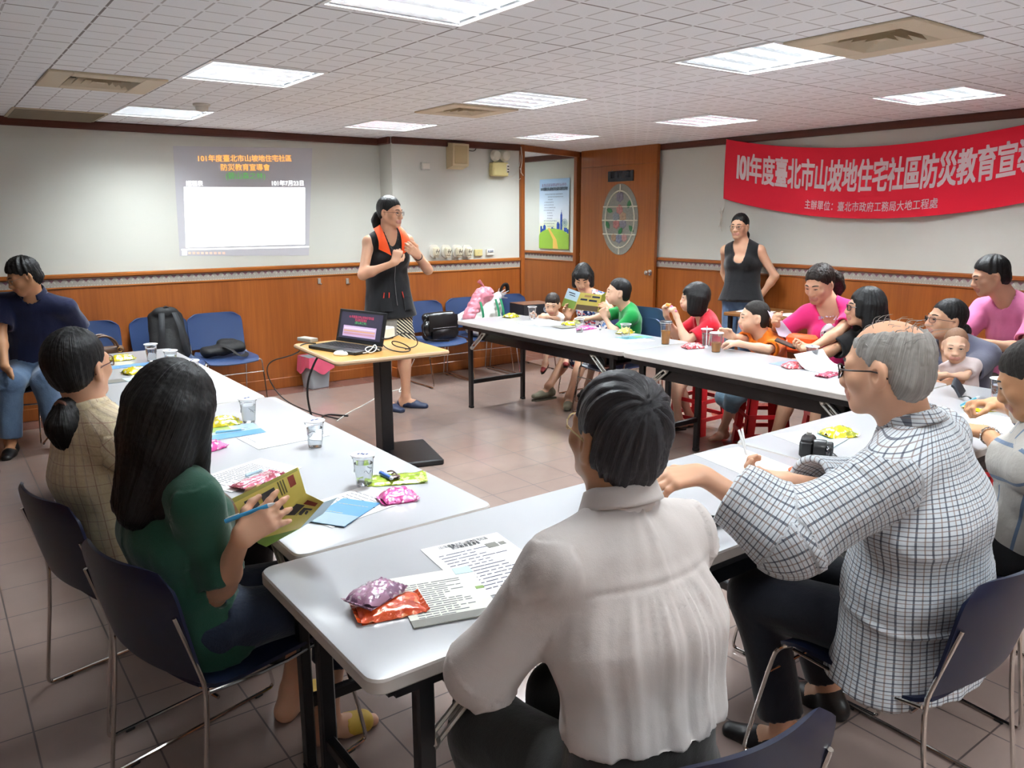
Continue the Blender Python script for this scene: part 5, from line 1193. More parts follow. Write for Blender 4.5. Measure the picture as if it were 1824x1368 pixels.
# woman in green reading
GT = cloth('dark_green_tee', '#1f4a3a', .9)
h3 = V(.485, 2.135, 1.105)
hr = pz(428, 962, .815); hl = pz(450, 905, .86)+V(.02, .17, 0)
person('woman with long straight black hair in a dark green T-shirt, reading a yellow brochure', (.515, 2.175, .50), (.455, 2.155, .955), h3, 4, 8, (8, -26, 0),
       hands=(dict(w=pz(432, 922, .82)+V(.02, .09, -.02), d=(.75, -.15, .30), n=(.2, -.95, .1), t=(0, 0, 1), c=(.4, .4, .5, .5)), dict(w=hr, d=(.74, -.08, .42), n=(.35, .75, -.35), t=(-.3, .25, .9), c=(.12, .16, .20, .22), sp=.24, tc=.1)), elbow=(V(-.1, 1, -.7), V(.55, -.7, -1)),
       feet=(dict(a=(.80, 2.30, .085), d=(.8, .4, 0)), dict(a=(.84, 2.11, .085), d=(.95, -.1, 0))), s=.96, hs=.98, sk='mid', near=True,
       top=dict(m=GT, sleeve=.84, loose=.016, low=-.08, sw=2.1, fold=.008, flare=.02), bottom=dict(kind='jeans', m=JD, len=1.55, loose=.012, fold=.006, bw=1.6, waist=.05), shoes=dict(kind='slipper', m=mat('slipper_yellow', '#c9a53c', .6)),
       hair=('long', dict(thick=.015, ridge=.0022, strands=[((h3[0]-.055, h3[1]-.03, h3[2]+.02, .070), (h3[0]-.115, h3[1]-.035, h3[2]-.235, .052), ), ((h3[0]-.05, h3[1]+.04, h3[2]+.02, .065), (h3[0]-.115, h3[1]+.045, h3[2]-.235, .050)), ((h3[0]-.02, h3[1]-.078, h3[2]-.0, .045), (h3[0]-.055, h3[1]-.088, h3[2]-.22, .040)), ((h3[0]+.045, h3[1]-.066, h3[2]+.0, .026), (h3[0]+.035, h3[1]-.082, h3[2]-.22, .012)), ((h3[0]-.01, h3[1]+.078, h3[2]-.0, .045), (h3[0]-.05, h3[1]+.09, h3[2]-.22, .040))])), face_open=.3)
# man in the white shirt, back to the camera
WS = cloth('off_white_shirt', '#c9c2bf', .85, .03, 500, .10)
def yoke(I):
    spine, spn, fch, s = I['spine'], I['spn'], I['fch'], I['s']
    def d(v, pc):
        th = pc[:, 0]/.15; h = pc[:, 1]; ba = np.clip((np.abs(th)-1.3)/.9, 0, 1)           # the back of the shirt
        q = np.stack([th*6.5, h*2.2+.6*vnoise(np.stack([th*2, h*3, th*0+4], 1)), th*0+1.5], 1); below = np.clip((.20-h)/.05, 0, 1)
        fo = vnoise(q)*.011+vnoise(q*V(2.3, 1.6, 1)+8)*.0045
        pl = np.sin(th*36+1.2*np.sin(th*5))*.0026*below*np.clip((h-.02)/.14, 0, 1)
        cr = np.clip(1-np.abs(vnoise(v*V(6.0, 6.0, 9.0)+9))*8, 0, 1)*.007
        seam = -.0035*np.exp(-((h-.203)/.004)**2)+.002*np.exp(-((h-.215)/.012)**2)
        own = (np.abs(pc[:, 2]-1.5) < .01)
        dm = np.clip((h+.15)/.08, .15, 1); return np.where(own, ba*(pl+fo*below*dm+cr*.6*below+seam), cr*.8+vnoise(v*V(11, 11, 16))*.004)
    return d
h4 = V(1.045, 1.075, 1.178)
person('man in off-white shirt with greying black hair, seated with his back to the camera', (1.01, .945, .50), (1.025, 1.035, 1.015), h4, 92, 90, (82, 10, 3),
       hands=(dict(w=(1.0, 1.165, .775), d=(.9, -.1, 0), n=(0, 0, -1), t=(-.2, .9, 0)), dict(w=(1.27, 1.36, .80), d=(.35, .9, 0), n=(0, 0, -1), t=(-1, 0, 0))), elbow=(V(-.8, .25, -.65), V(.35, -.1, -1)),
       feet=(dict(a=(.90, 1.24, .085), d=(-.2, 1, 0)), dict(a=(1.20, 1.24, .085), d=(.2, 1, 0))), sk='tan', sex='m', near=True, wide=1.0, belly=.012, sh=.172, s=.95, hs=.975,
       top=dict(m=WS, sleeve=1.08, loose=.019, low=.155, collar=True, ch=.040, open=.25, sw=1.5, fold=.007, freq=10.0, disp=yoke), bottom=dict(kind='trousers', m=cloth('charcoal_trousers', '#2b2a28'), loose=.026, belt=True, waist=.19), shoes=dict(kind='leather', m=BLK_SH),
       hair=('short', dict(thick=.016, line=((.085, .050), (-.12, -.105)), fz=.0, ridge=.0065, swirl=5.0, crown=(-.012, -.085, .085))), hcol=HSALT, glasses=('#b9a36a', .0013))
# old man in plaid
PL = stripes_mat('cloth_plaid', '#c6cdd3', [(0, .0225, .13, '#2f3347', .0), (0, .0225, .09, '#8b7a72', .010), (1, .0205, .13, '#33374a', 0), (1, .0205, .10, '#7d6a66', .009)], .85, (50, .3), .8)
h5 = V(1.95, 1.03, 1.215)
lh = pz(1258, 850, .945); rh = pz(1405, 858, .865)
def wisps(i):
    m = MB(); rr = random.Random(6)
    for k in range(70):
        a = rr.uniform(-1.3, 1.3); y = rr.uniform(-.085, .055); b = i['L'](.070*math.sin(a)*.9, y, .036+.083*math.cos(a)*math.sqrt(max(.05, 1-((y+.012)/.095)**2)))
        d = i['R'] @ V(.5*math.sin(a)+rr.uniform(-.5, .5), rr.uniform(-.8, .1), .25+rr.uniform(0, .5)); c1 = b+d*.022; c2 = c1+(d+i['R'] @ V(rr.uniform(-1, 1), -.6, -.5))*.020
        m.tube([b-i['base'], c1-i['base'], c2-i['base']], [.0009, .0007, .0004], 4, 0, False, 1)
    obj('stray_hair', m, mat('stray_grey', '#8d8a87', .5), i['root'])
def old_fold(I):
    def d(v, pc): return np.clip(1-np.abs(vnoise(v*6.0+2))*7, 0, 1)*.008*np.clip((.20-pc[:, 1])/.2, 0, 1)+np.sin(pc[:, 0]*60+vnoise(v*4)*3)*.003*np.clip((-.02-pc[:, 1])/.2, 0, 1)
    return d
person('old balding man with glasses in a plaid shirt, reaching both arms over the table', (2.06, .96, .50), (2.04, .985, 1.035), h5, 95, 102, (98, -6, 0),
       hands=(dict(w=lh, d=(-.85, .35, -.05), n=(.1, .3, -1), t=(.3, .9, .1), c=(.30, .34, .4, .45), sp=.12), dict(w=rh, d=(-.72, .62, .20), n=(-.25, .1, .95), t=(-.4, -.8, .2), c=(.55, .75, .85, .9), tc=.2)), elbow=(V(-.2, -.5, -1), V(.6, .2, -1)),
       feet=(dict(a=(1.92, 1.22, .085), d=(-.3, 1, 0)), dict(a=(2.22, 1.26, .085), d=(.1, 1, 0))), sk='mid', sex='m', near=True, wide=1.08, belly=.03, hs=1.03,
       top=dict(m=PL, sleeve=1.72, loose=.030, low=-.115, collar=True, ch=.038, open=.35, sw=2.0, cuff=1.9, fold=.008, flare=.055, disp=old_fold), bottom=dict(kind='trousers', m=cloth('navy_trousers', '#10131f'), loose=.018), shoes=dict(kind='leather', m=BLK_SH),
       hair=('thin', dict(thick=.006, line=((.065, .055), (-.12, -.085)), fz=.03, bald=True, ridge=.0035, swirl=2.0, spike=.003)), hcol=HG, glasses=('#2a1d18', .0020), face_open=.7, extra=lambda i: wisps(i))
def wrist_watch(i):
    c = i['WR'][0]-i['base']; d = nrm(i['WR'][0]-i['EL'][0]); s_, u_, _ = frame(d); m = MB()
    for a in np.linspace(0, 2*PI, 19)[:-1]: m.box(c-d*.025+(s_*math.cos(a)+u_*math.sin(a))*.031, (.010, .005, .016), np.array([-s_*math.sin(a)+u_*math.cos(a), s_*math.cos(a)+u_*math.sin(a), d]).T, .001)
    obj('watch', m, M_CHROME, i['root'])
# man writing at the right edge
ST = stripes_mat('cloth_blue_striped', '#bdb9b2', [(0, .085, .10, '#4d6d92', .0)], .85, (50, .3))
h6 = pz(1842, 676, 1.09)
lw = pz(1706, 734, .79); rw = pz(1722, 716, .80)
person('man in grey shirt with blue stripes writing at the right edge of the photo', (2.93, 1.03, .50), (h6[0]+.05, h6[1]-.05, .945), h6, 92, 104, (103, -24, 0),
       hands=(dict(w=lw, d=(-.15, .9, .0), n=(.2, 0, -1), t=(1, .2, 0), c=(.4, .45, .5, .5)), dict(w=rw+V(.05, .03, 0), d=(-.75, .5, .0), n=(-.2, -.3, -1), t=(-.5, .3, .6), c=(.8, .9, 1., 1.))), elbow=(V(-.6, -.5, -.6), V(1, -.3, -.3)),
       feet=(dict(a=(2.80, 1.30, .085), d=(0, 1, 0)), dict(a=(3.05, 1.30, .085), d=(0, 1, 0))), knee=(V(-.3, 1, .6), V(.1, 1, .6)), sk='tan', sex='m', near=True, top=dict(m=ST, sleeve=.80, loose=.022, sw=2.2, collar=True, fold=.007), bottom=dict(kind='trousers', m=BLKP, loose=.016), shoes=dict(kind='leather', m=BLK_SH), extra=wrist_watch,
       hair=('crop', dict(thick=.008, line=((.080, .060), (-.11, -.085)), fz=.012, ridge=.002)), hcol=HS, face_open=.4)
# ------------------------------------------------------------------ the red banner
XBN = 6.455
TP = [pX(x, y, XBN) for x, y in ((1295, 249), (1390, 258), (1480, 263), (1560, 262), (1680, 248), (1824, 222))]
BP = [pX(x, y, XBN) for x, y in ((1297, 355), (1380, 377), (1450, 386), (1560, 389), (1650, 383), (1824, 362))]
y0 = TP[0][1]; ft = np.polyfit([p[1] for p in TP], [p[2] for p in TP], 2); fb = np.polyfit([p[1] for p in BP], [p[2] for p in BP], 2)
ya, yb = pX(1347, 305, XBN)[1], pX(1792, 300, XBN)[1]; pitch = (ya-yb)/16.0
y1 = yb-pitch*3.4
def bsurf(y, h, off=0.0):                    # h from 0 at the lower edge to 1 at the upper
    zt, zb = np.polyval(ft, y), np.polyval(fb, y); z = zb+(zt-zb)*h
    x = XBN+0.012*np.sin(y*3.1+h*2)+0.010*np.sin(y*7+1)*(1-h)-off
    return np.stack([x, y, z], -1)
r = thing('banner', 'long red cloth banner with white Chinese lettering hung high on the right wall', 'banner', (XBN, y0, 2.0)); o0 = V(XBN, y0, 2.0)
M_BAN = cloth('banner_red', '#dd1430', .7, .03, 300, .05); M_BANL = mat('banner_white', '#e3d3d4', .8)
cb = obj('cloth', MB().shell(lambda u, v: bsurf(y0+(y1-y0)*u, 1-v)-o0, 60, 8, 0.002), M_BAN, r)
def put(ch, yc, hc, size, hscale, m, bold, nm='lettering'):
    def fn(a, b): return bsurf(yc-a, hc+b*hscale, 0.003)-o0
    lettering(ch, size, (0, 0, 0), (0, -1, 0), (0, 0, 1), m, cb, nm, bold, 'CENTER', None, fn)
for k, ch in enumerate('年度臺北市山坡地住宅社區防災教育宣導會'): put(ch, ya-pitch*k, 0.565, pitch*1.02, .47/pitch, M_BANL, pitch*0.030)
for k, ch in enumerate('101'): put(ch, ya+pitch*(0.62+0.42*(2-k)), 0.565, pitch*1.10, .47/pitch, M_BANL, pitch*0.045)
yc, yd = pX(1432, 368, XBN)[1], pX(1672, 368, XBN)[1]; sub = '主辦單位：臺北市政府工務局大地工程處'; w_ = (yc-yd)/len(sub)
for k, ch in enumerate(sub): put(ch, yc-w_*(k+.5), 0.155, w_*0.98, .15/w_, M_BANL, w_*0.012)
M_CORD = mat('white_cord', '#d5d0c4', .8)
c0 = bsurf(np.array(y0), 1.0)
m = MB(); m.tube([c0-o0, V(6.485, y0, ZC-.06)-o0], .003, 6); c1 = bsurf(np.array(y0), 0.0)
m.tube([c0-o0, V(6.48, y0+.005, 1.72)-o0, V(6.475, y0+.02, 1.62)-o0], .0025, 6)
rr = random.Random(2)
for k in range(5): P_ = [V(6.46+.012*rr.random(), y0+.02+.06*(rr.random()-.35), 1.66-.05*j+.05*(rr.random()-.5))-o0 for j in range(5)]; m.tube(P_, .0025, 6, 0, False, 2)
obj('tie_cord', m, M_CORD, r)

# ------------------------------------------------------------------ projected slide on the back wall: glowing panels in place of projector light
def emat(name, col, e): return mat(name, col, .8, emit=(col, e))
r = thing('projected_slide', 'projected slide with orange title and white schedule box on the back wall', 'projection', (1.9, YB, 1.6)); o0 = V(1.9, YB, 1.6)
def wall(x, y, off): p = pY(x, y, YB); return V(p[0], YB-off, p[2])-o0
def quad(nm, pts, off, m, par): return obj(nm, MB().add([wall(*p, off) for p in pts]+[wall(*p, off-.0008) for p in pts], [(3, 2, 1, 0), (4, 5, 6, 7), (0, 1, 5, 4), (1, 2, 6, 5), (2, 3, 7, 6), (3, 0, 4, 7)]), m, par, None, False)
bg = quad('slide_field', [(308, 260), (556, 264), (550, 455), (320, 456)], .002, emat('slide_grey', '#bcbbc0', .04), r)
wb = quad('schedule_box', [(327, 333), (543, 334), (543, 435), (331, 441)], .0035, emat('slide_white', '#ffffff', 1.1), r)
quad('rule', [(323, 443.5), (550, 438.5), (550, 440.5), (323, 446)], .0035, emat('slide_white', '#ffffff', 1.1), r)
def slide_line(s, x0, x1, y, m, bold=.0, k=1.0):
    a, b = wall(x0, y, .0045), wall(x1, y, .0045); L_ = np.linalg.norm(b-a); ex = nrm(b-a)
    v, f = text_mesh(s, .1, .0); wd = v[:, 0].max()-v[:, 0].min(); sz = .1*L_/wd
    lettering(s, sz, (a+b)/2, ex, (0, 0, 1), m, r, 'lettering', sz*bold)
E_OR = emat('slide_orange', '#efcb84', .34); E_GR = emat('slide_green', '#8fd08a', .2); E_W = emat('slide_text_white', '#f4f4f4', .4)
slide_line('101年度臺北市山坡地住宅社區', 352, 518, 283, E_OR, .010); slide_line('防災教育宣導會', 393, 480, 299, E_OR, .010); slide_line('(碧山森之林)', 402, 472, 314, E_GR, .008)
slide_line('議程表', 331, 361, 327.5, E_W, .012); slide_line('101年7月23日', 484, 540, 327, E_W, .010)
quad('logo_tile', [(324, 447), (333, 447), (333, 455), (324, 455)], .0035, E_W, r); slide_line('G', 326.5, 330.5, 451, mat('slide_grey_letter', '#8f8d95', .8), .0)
m = MB()
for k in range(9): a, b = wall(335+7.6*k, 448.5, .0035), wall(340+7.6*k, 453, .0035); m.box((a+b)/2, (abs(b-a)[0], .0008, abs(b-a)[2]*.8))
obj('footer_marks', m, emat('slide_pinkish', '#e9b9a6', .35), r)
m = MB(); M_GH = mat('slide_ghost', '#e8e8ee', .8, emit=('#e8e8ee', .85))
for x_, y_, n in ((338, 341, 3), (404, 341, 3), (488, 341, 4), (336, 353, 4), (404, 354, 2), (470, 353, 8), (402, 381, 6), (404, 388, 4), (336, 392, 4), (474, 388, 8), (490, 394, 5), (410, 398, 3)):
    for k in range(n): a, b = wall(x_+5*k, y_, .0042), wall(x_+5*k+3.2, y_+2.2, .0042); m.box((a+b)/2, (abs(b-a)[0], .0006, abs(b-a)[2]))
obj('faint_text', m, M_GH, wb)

# ------------------------------------------------------------------ things on the far walls
M_CREAM = mat('cream_plastic', '#d8c9a0', .5); M_WPL = mat('white_plastic', '#e4e0d4', .45); M_YEL = mat('yellow_plastic', '#cdbf84', .5)
def onp(x, y, d=0.0): p = pY(x, y, YP); return V(p[0], YP-d, p[2])
p = onp(809, 278, .06); r = thing('wall_speaker', 'beige wedge speaker box high on the back wall by the emergency light', 'speaker', p)
m = MB(); m.prism([(0, -.13), (.12, -.10), (.13, .11), (0, .13)][::-1], (-.095, .06, 0), (0, -1, 0), (0, 0, 1), (1, 0, 0), .19); obj('cabinet', m, mat('speaker_beige', '#c9b791', .6), r)
obj('grille', MB().box((0, -.068, .005), (.15, .006, .17), rotx(.03), .002), mat('speaker_cloth', '#b9a67f', .9, bump=(400, .4, .002)), r)
r2 = tag(obj('speaker_wire', MB().tube([onp(822, 262, .01)-0*p, onp(832, 268, .015), onp(844, 270, .015), onp(848, 262, .01)], .004, 6, 0, False, 2), mat('wire_dark', '#3a352c', .6)), 'short dark wire loop on the wall beside the beige speaker box', 'wire')
p = onp(884, 302, .045); r = thing('emergency_light', 'emergency light with two round lamps on a cream box, on the back wall', 'emergency light', p)
obj('battery_box', MB().box((0, 0, 0), (.20, .09, .14), None, .012), M_YEL, r); obj('test_panel', MB().box((.085, -.046, .01), (.035, .006, .085), None, .002), M_WPL, r)
m = MB()
for z in (.03, .0, -.025): m.box((.085, -.050, z), (.02, .005, .012))
obj('indicator', m, mat('wire_dark', '#3a352c', .6), r)
for x_ in (-.055, .062):
    h = obj('lamp_head', MB().lathe([(.02, .05), (.045, .035), (.056, .0), (.058, -.012), (.052, -.014)], (x_, -.02, .135), 24, 0, rotx(PI/2)@np.eye(3)), mat('lamp_ring', '#c9c4b2', .4), r)
    obj('lens', MB().lathe([(.001, .004), (.05, .0), (.052, -.010)], (x_, -.034, .135), 24, 0, rotx(PI/2)), mat('lamp_reflector', '#aeb4ba', .12, .85), h); obj('neck', MB().tube([(x_, 0, .06), (x_, -.01, .09)], .012, 8), M_WPL, h)
m = MB(); q = onp(901, 312, .03); m.tube([q, onp(912, 316, .01), onp(924, 300, .02), onp(926, 264, .012)], .003, 6, 0, False, 2); m.tube([onp(924, 300, .02), onp(930, 312, .02), onp(922, 322, .02), onp(915, 318, .015)], .003, 6, 0, False, 2); m.tube([onp(925, 262, .03), onp(927, 285, .035), onp(924, 306, .03), onp(929, 313, .03)], .005, 6, 0, False, 1)
tag(obj('cord', m, M_CORD), 'pale cord hanging down the wooden doorway post beside the emergency light', 'cord')
p = onp(757, 296, .012); r = thing('wall_plate', 'small blank plate high on the back wall left of the beige speaker box', 'wall plate', p); obj('plate', MB().box((0, 0, 0), (.10, .022, .07), None, .004), M_WALL, r); obj('cover', MB().box((0, -.012, 0), (.08, .006, .05), None, .002), M_WPL, r)
for k, x_ in enumerate((772, 793, 813, 830)):
    p = onp(x_, 447, .03); lb = ['leftmost of four cream wall holders in a row above the wooden rail', 'second from left of four cream wall holders above the rail', 'third from left of four cream wall holders above the rail', 'rightmost of four cream wall holders, next to the yellow plate'][k]
    r = thing('wall_holder', lb, 'wall holder', p, 0, 'cream wall holders above the rail')
    m = MB(); pl = rrect(.095, .125, .03); m.prism(pl, (0, .03, .0), (1, 0, 0), (0, 0, 1), (0, -1, 0), .02); obj('back_plate', m, M_WPL, r)
    obj('cup', MB().box((.008, -.012, -.005), (.07, .045, .09), None, .014), mat('cream_holder', '#e2dabf', .45), r)
    m = MB()
    for a, b in (((-.018, -.0), (.02, -.004)), ((-.010, -.022), (-.008, 0)), ((.012, -.022), (.014, -.002)), ((.02, -.004), (.026, .012)), ((0, -.03), (.004, -.03)), ((-.004, .02), (-.002, 0))): m.tube([(a[0]+.008, -.0365, a[1]), (b[0]+.008, -.0365, b[1])], .003, 6)
    obj('printed_mark', m, mat('print_brown', '#4a3a2c', .6), r); obj('foot', MB().box((.008, -.01, -.06), (.05, .03, .022), None, .004), mat('holder_foot', '#a99c86', .5), r)
p = onp(851, 450, .01); r = thing('blank_plate', 'yellowed rectangular wall plate right of the four holders', 'wall plate', p); obj('plate', MB().box((0, 0, 0), (.10, .02, .068), None, .004), M_YEL, r); obj('screw', MB().ball((0, -.011, 0), .004, 8), M_BRACE, r)
p = onp(872, 449, .01); r = thing('light_switch', 'white switch plate with small rockers near the doorway post', 'light switch', p); obj('plate', MB().box((0, 0, 0), (.095, .018, .065), None, .003), M_WPL, r)
for k in range(3): obj('rocker', MB().box((-.025+.025*k, -.011, .010), (.02, .008, .022), None, .002), mat('rocker_grey', '#9aa0aa', .4), r)
for k, x_ in enumerate((569, 619)):
    q = pY(x_, 503, YB-.02); r = thing('coat_hook', ['small metal hook on the wooden panel nearer the projected slide', 'small metal hook on the wooden panel nearer the speaker'][k], 'hook', (q[0], YB-.018, q[2]), 0, 'small metal wall hooks')
    obj('plate', MB().box((0, 0, .012), (.030, .012, .055), None, .003), M_BRACE, r); obj('peg', MB().tube([(0, -.005, -.005), (0, -.03, -.022), (.012, -.034, -.008)], .005, 8, 0, False, 1), M_CHROME, r)

# poster on the wall beyond the doorway
XPO = XR-.004; pa = pX(962, 320, XPO); pb = pX(1014, 445, XPO); cY, cZ = (pa[1]+pb[1])/2, (pa[2]+pb[2])/2; W_, H_ = pa[1]-pb[1], pa[2]-pb[2]
r = thing('poster', 'blue poster with a green hill and city skyline on the corridor wall', 'poster', (XPO, cY, cZ))
t = NT('poster_sky'); t.par(.45, 0, .3); z = t.xyz(t.obj())[2]
cr = t.n.new('ShaderNodeValToRGB'); t.l(t.math('DIVIDE', t.math('ADD', z, H_/2), H_), cr.inputs[0]); cr.color_ramp.elements[0].color = (*lin('#dfe6a0'), 1); cr.color_ramp.elements[0].position = .25; cr.color_ramp.elements[1].color = (*lin('#a9cbe8'), 1)
e = cr.color_ramp.elements.new(.45); e.color = (*lin('#e6ecf2'), 1); t.base(cr.outputs[0])
sh = obj('sheet', MB().shell(lambda u, v: V(-.004-.006*math.sin(PI*v)*abs(2*u-1), (.5-u)*W_, (.5-v)*H_), 8, 12, .001), t.m, r)
EXp, EYp = V(0, -1, 0), V(0, 0, 1)
def flatp(nm, pts, m, off=.0125): obj(nm, MB().prism(pts, (-off, 0, 0), EXp, EYp, (-1, 0, 0), .0006), m, sh, None, False)
hill = [(-W_/2, -H_/2+.004), (W_/2, -H_/2+.004)]+[(W_/2*math.cos(a), -H_*.32+H_*.115*math.sin(a)) for a in np.linspace(0, PI, 18)]
flatp('hill', hill, mat('poster_green', '#8db23e', .5))
flatp('path', [(-.02*W_, -H_/2+.006), (.16*W_, -H_/2+.006), (.10*W_, -.36*H_), (-.14*W_, -.20*H_), (-.20*W_, -.20*H_), (-.02*W_, -.36*H_)], mat('poster_path', '#e0b25a', .5), .0133)
BLU = mat('poster_blue', '#274a9c', .5)
for x_, w2, z0, z1 in ((-.46, .06, -.27, -.17), (-.40, .05, -.27, -.21), (-.08, .06, -.21, -.185), (-.02, .05, -.21, -.20), (.10, .09, -.21, -.13), (.115, .05, -.13, -.11), (.22, .06, -.23, .0), (.235, .03, .0, .025), (.245, .008, .025, .06), (.34, .10, -.25, -.19), (.44, .05, -.27, -.21)):
    flatp('skyline', [(x_*W_, z0*H_), ((x_+w2)*W_, z0*H_), ((x_+w2)*W_, z1*H_), (x_*W_, z1*H_)], BLU, .0110)
flatp('house', [(-.36*W_, -.25*H_), (-.27*W_, -.245*H_), (-.27*W_, -.17*H_), (-.315*W_, -.145*H_), (-.36*W_, -.17*H_)], BLU, .0114)
m = MB()
for rad in (.085, .05): m.tube([V(-.0118, 0, 0)+EXp*(.36*W_+rad*W_*math.cos(a))+EYp*(-.125*H_+rad*W_*math.sin(a)) for a in np.linspace(0, 2*PI, 25)[:-1]], .002, 5, 0, True)
for k in range(6): a = PI*k/6; m.tube([V(-.0118, 0, 0)+EXp*(.36*W_+s_*.085*W_*math.cos(a))+EYp*(-.125*H_+s_*.085*W_*math.sin(a)) for s_ in (-1, 1)], .0012, 4)
obj('ferris_wheel', m, mat('poster_teal', '#5f93a8', .5), sh)
PUR, DKB = mat('poster_purple', '#8a3f7e', .5), mat('poster_ink', '#33415f', .5)
lettering('101年度臺北市山坡地住宅社區防災教育宣導會', .03, V(-.012, 0, H_*.355), EXp, EYp*1.5, DKB, sh, 'title_lettering', .0006, 'CENTER', W_*.90)
m = MB(); rr = random.Random(8)
def strokes(m, x0, x1, z, h, n, wd=.8):
    st_ = (x1-x0)/n
    for k in range(n):
        for j in range(3): m.box(V(-.0122, 0, 0)+EXp*((x0+st_*(k+.4)+st_*.22*(rr.random()-.5))*W_)+EYp*(z*H_+h*H_*.32*(j-1)), (.0008, st_*W_*wd*(.5+.5*rr.random()), h*H_*.14))
strokes(m, -.40, .42, .415, .042, 14); obj('headline_marks', m, PUR, sh, None, False)
for i, (x0, x1) in enumerate(((-.30, .30), (-.20, .32), (-.20, -.04), (-.32, 0), (-.32, 0), (-.32, .06), (-.34, .02), (-.22, -.04), (-.22, -.02), (-.22, -.04), (-.34, .10), (-.34, .04), (-.22, .02))): m = MB(); strokes(m, x0, x1, .285-.038*i, .018, max(3, int((x1-x0)*26))); obj('text_line', m, DKB, sh, None, False)
m = MB(); strokes(m, -.45, .40, -.405, .025, 18); obj('text_line', m, DKB, sh, None, False)
# ------------------------------------------------------------------ small things on the tables
TZ = 0.7405
t = NT('clear_cup'); t.par(.06, 0, .5); t.base('#f4f6f8'); t.b.inputs['Transmission Weight'].default_value = .96; t.b.inputs['IOR'].default_value = 1.12; M_CUP = t.m
M_FILM = mat('cup_film', '#f2f2f4', .25, trans=.35, ior=1.1); M_RIMW = mat('cup_rim', '#f0f0f2', .3); M_WATER = mat('water', '#f4f8fa', .02, trans=1.0, ior=1.25)
M_TEA = mat('iced_tea', '#c98128', .2, trans=.25, ior=1.2); M_INK = mat('cup_print', '#2c3f78', .5); M_FOAM = mat('tea_lid', '#23262e', .4); M_CUPM = mat('milky_cup', '#e8e4dd', .3, trans=.5, ior=1.12)
def cup(label, x, y, px=None, z=TZ, liquid='water', lid='film', group='plastic cups on the tables', h=.105, k=1.0, level=.72, mc=None):
    p = pz(x, y, z) if px is None else np.array(px, float)
    r = thing('plastic_cup', label, 'cup', p, random.random()*6, group); r0, r1 = .0245*k, .0365*k
    m = MB(); m.lathe([(r0-.002, .001), (r0, .0), (r0+.002, .012), (r1-.003, h*.88), (r1, h*.90), (r1, h-.004), (r1+.003, h-.002), (r1+.003, h), (r1, h), (r1-.0016, h-.006), (r1-.004, h*.87), (r0+.0006, .012), (r0-.0015, .003)], n=28, cap=False); m.lathe([(.0005, .003), (r0-.0015, .003)], n=28, cap=False); m.lathe([(r0-.002, .001), (.0005, .001)], n=28, cap=False)
    obj('cup_wall', m, mc or M_CUP, r)
    obj('rim', MB().tube([(r1*1.06*math.cos(a), r1*1.06*math.sin(a), h-.001) for a in np.linspace(0, 2*PI, 29)[:-1]], .0022, 6, 0, True), M_RIMW, r)
    if liquid:
        lv = h*level; rl = r0+(r1-r0)*level*.95-.0022; obj('water' if liquid == 'water' else 'tea', MB().lathe([(.0004, .0045), (r0-.002, .0045), (rl, lv), (.0004, lv)], n=24), M_WATER if liquid == 'water' else M_TEA, r)
    if lid == 'film':
        f = obj('film_lid', MB().lathe([(.0004, h+.001), (r1+.002, h+.001), (r1+.002, h+.0018), (.0004, h+.0018)], n=28), M_FILM, r)
        m = MB()
        for q in range(4): m.box((-.014+.009*q, .006*(q % 2), h+.0024), (.006, .010, .0008))
        obj('film_print', m, M_INK, f)
        m = MB()
        for q in range(3): a = 2.1*q; rr_ = r0+(r1-r0)*.55+.0006; m.tube([(rr_*math.cos(a+b), rr_*math.sin(a+b), h*.5+.006*math.sin(b*9)) for b in np.linspace(0, .8, 7)], .0009, 5)
        obj('moulded_wave', m, mat('wave_grey', '#8f949c', .3), r)
    if lid == 'dark': obj('lid', MB().lathe([(.0004, h), (r1+.004, h), (r1+.004, h+.006), (r1-.004, h+.010), (.0004, h+.010)], n=28), M_FOAM, r)
    if lid == 'seal': obj('film_lid', MB().lathe([(.0004, h+.001), (r1+.002, h+.001), (r1+.002, h+.0022), (.0004, h+.0022)], n=28), mat('seal_white', '#dcdde6', .4), r)
    return r
cup('cup of water on the far left table, farthest from the camera', 271, 643)
cup('cup of water on the far left table, second from the back wall', 306, 656)
cup('cup of water on the far left table, mostly hidden by the reading woman’s hair', 344, 676)
cup('cup of water at the seam of the two left tables', 444, 752)
cup('cup of water alone near the edge of the left table, past the pedestal foot', 562, 796)
cup('cup of water in front of the lime green packet on the left table', 649, 864)
cup('clear cup standing right of the second yellow snack, before the flowered dress', 1032, 592, lid=None, level=.3)
cup('empty clear cup behind the blue leaflet, right of the boy in green', 1114, 603, lid=None, liquid=None)
cup('cup of iced tea with a dark lid in front of the girl in red', 1185, 613, lid='dark', liquid='tea', h=.15, k=1.08, level=.62)
cup('cup of iced tea with a sealed white film beside the boy in orange', 1275, 627, lid='seal', liquid='tea', h=.125, k=1.1, level=.50, mc=None)
cup('cup of water with a straw, between the pink packet and the iced tea', 1258, 616, h=.115)
cup('cup of water beside the booklet, before the woman in black', 1445, 648)
cup('tall clear cup near the table end, before the pink shirted man', 1777, 717, h=.115, k=1.1)
cup('cup of water almost hidden in front of the man in the white shirt', 1062, 905)
cup('small clear cup between the hands of the boy in orange', 1292, 617, lid=None, liquid=None, h=.09)
cup('clear cup held by the toddler', 948, 568, lid=None, level=.35)
t_ = tag(obj('straw', MB().tube([pz(1258, 616, .76), pz(1258, 616, .76)+V(.004, .004, .13)], .003, 8), mat('straw_white', '#dedede', .4)), 'thin straw standing in the cup beside the pink packet', 'straw')
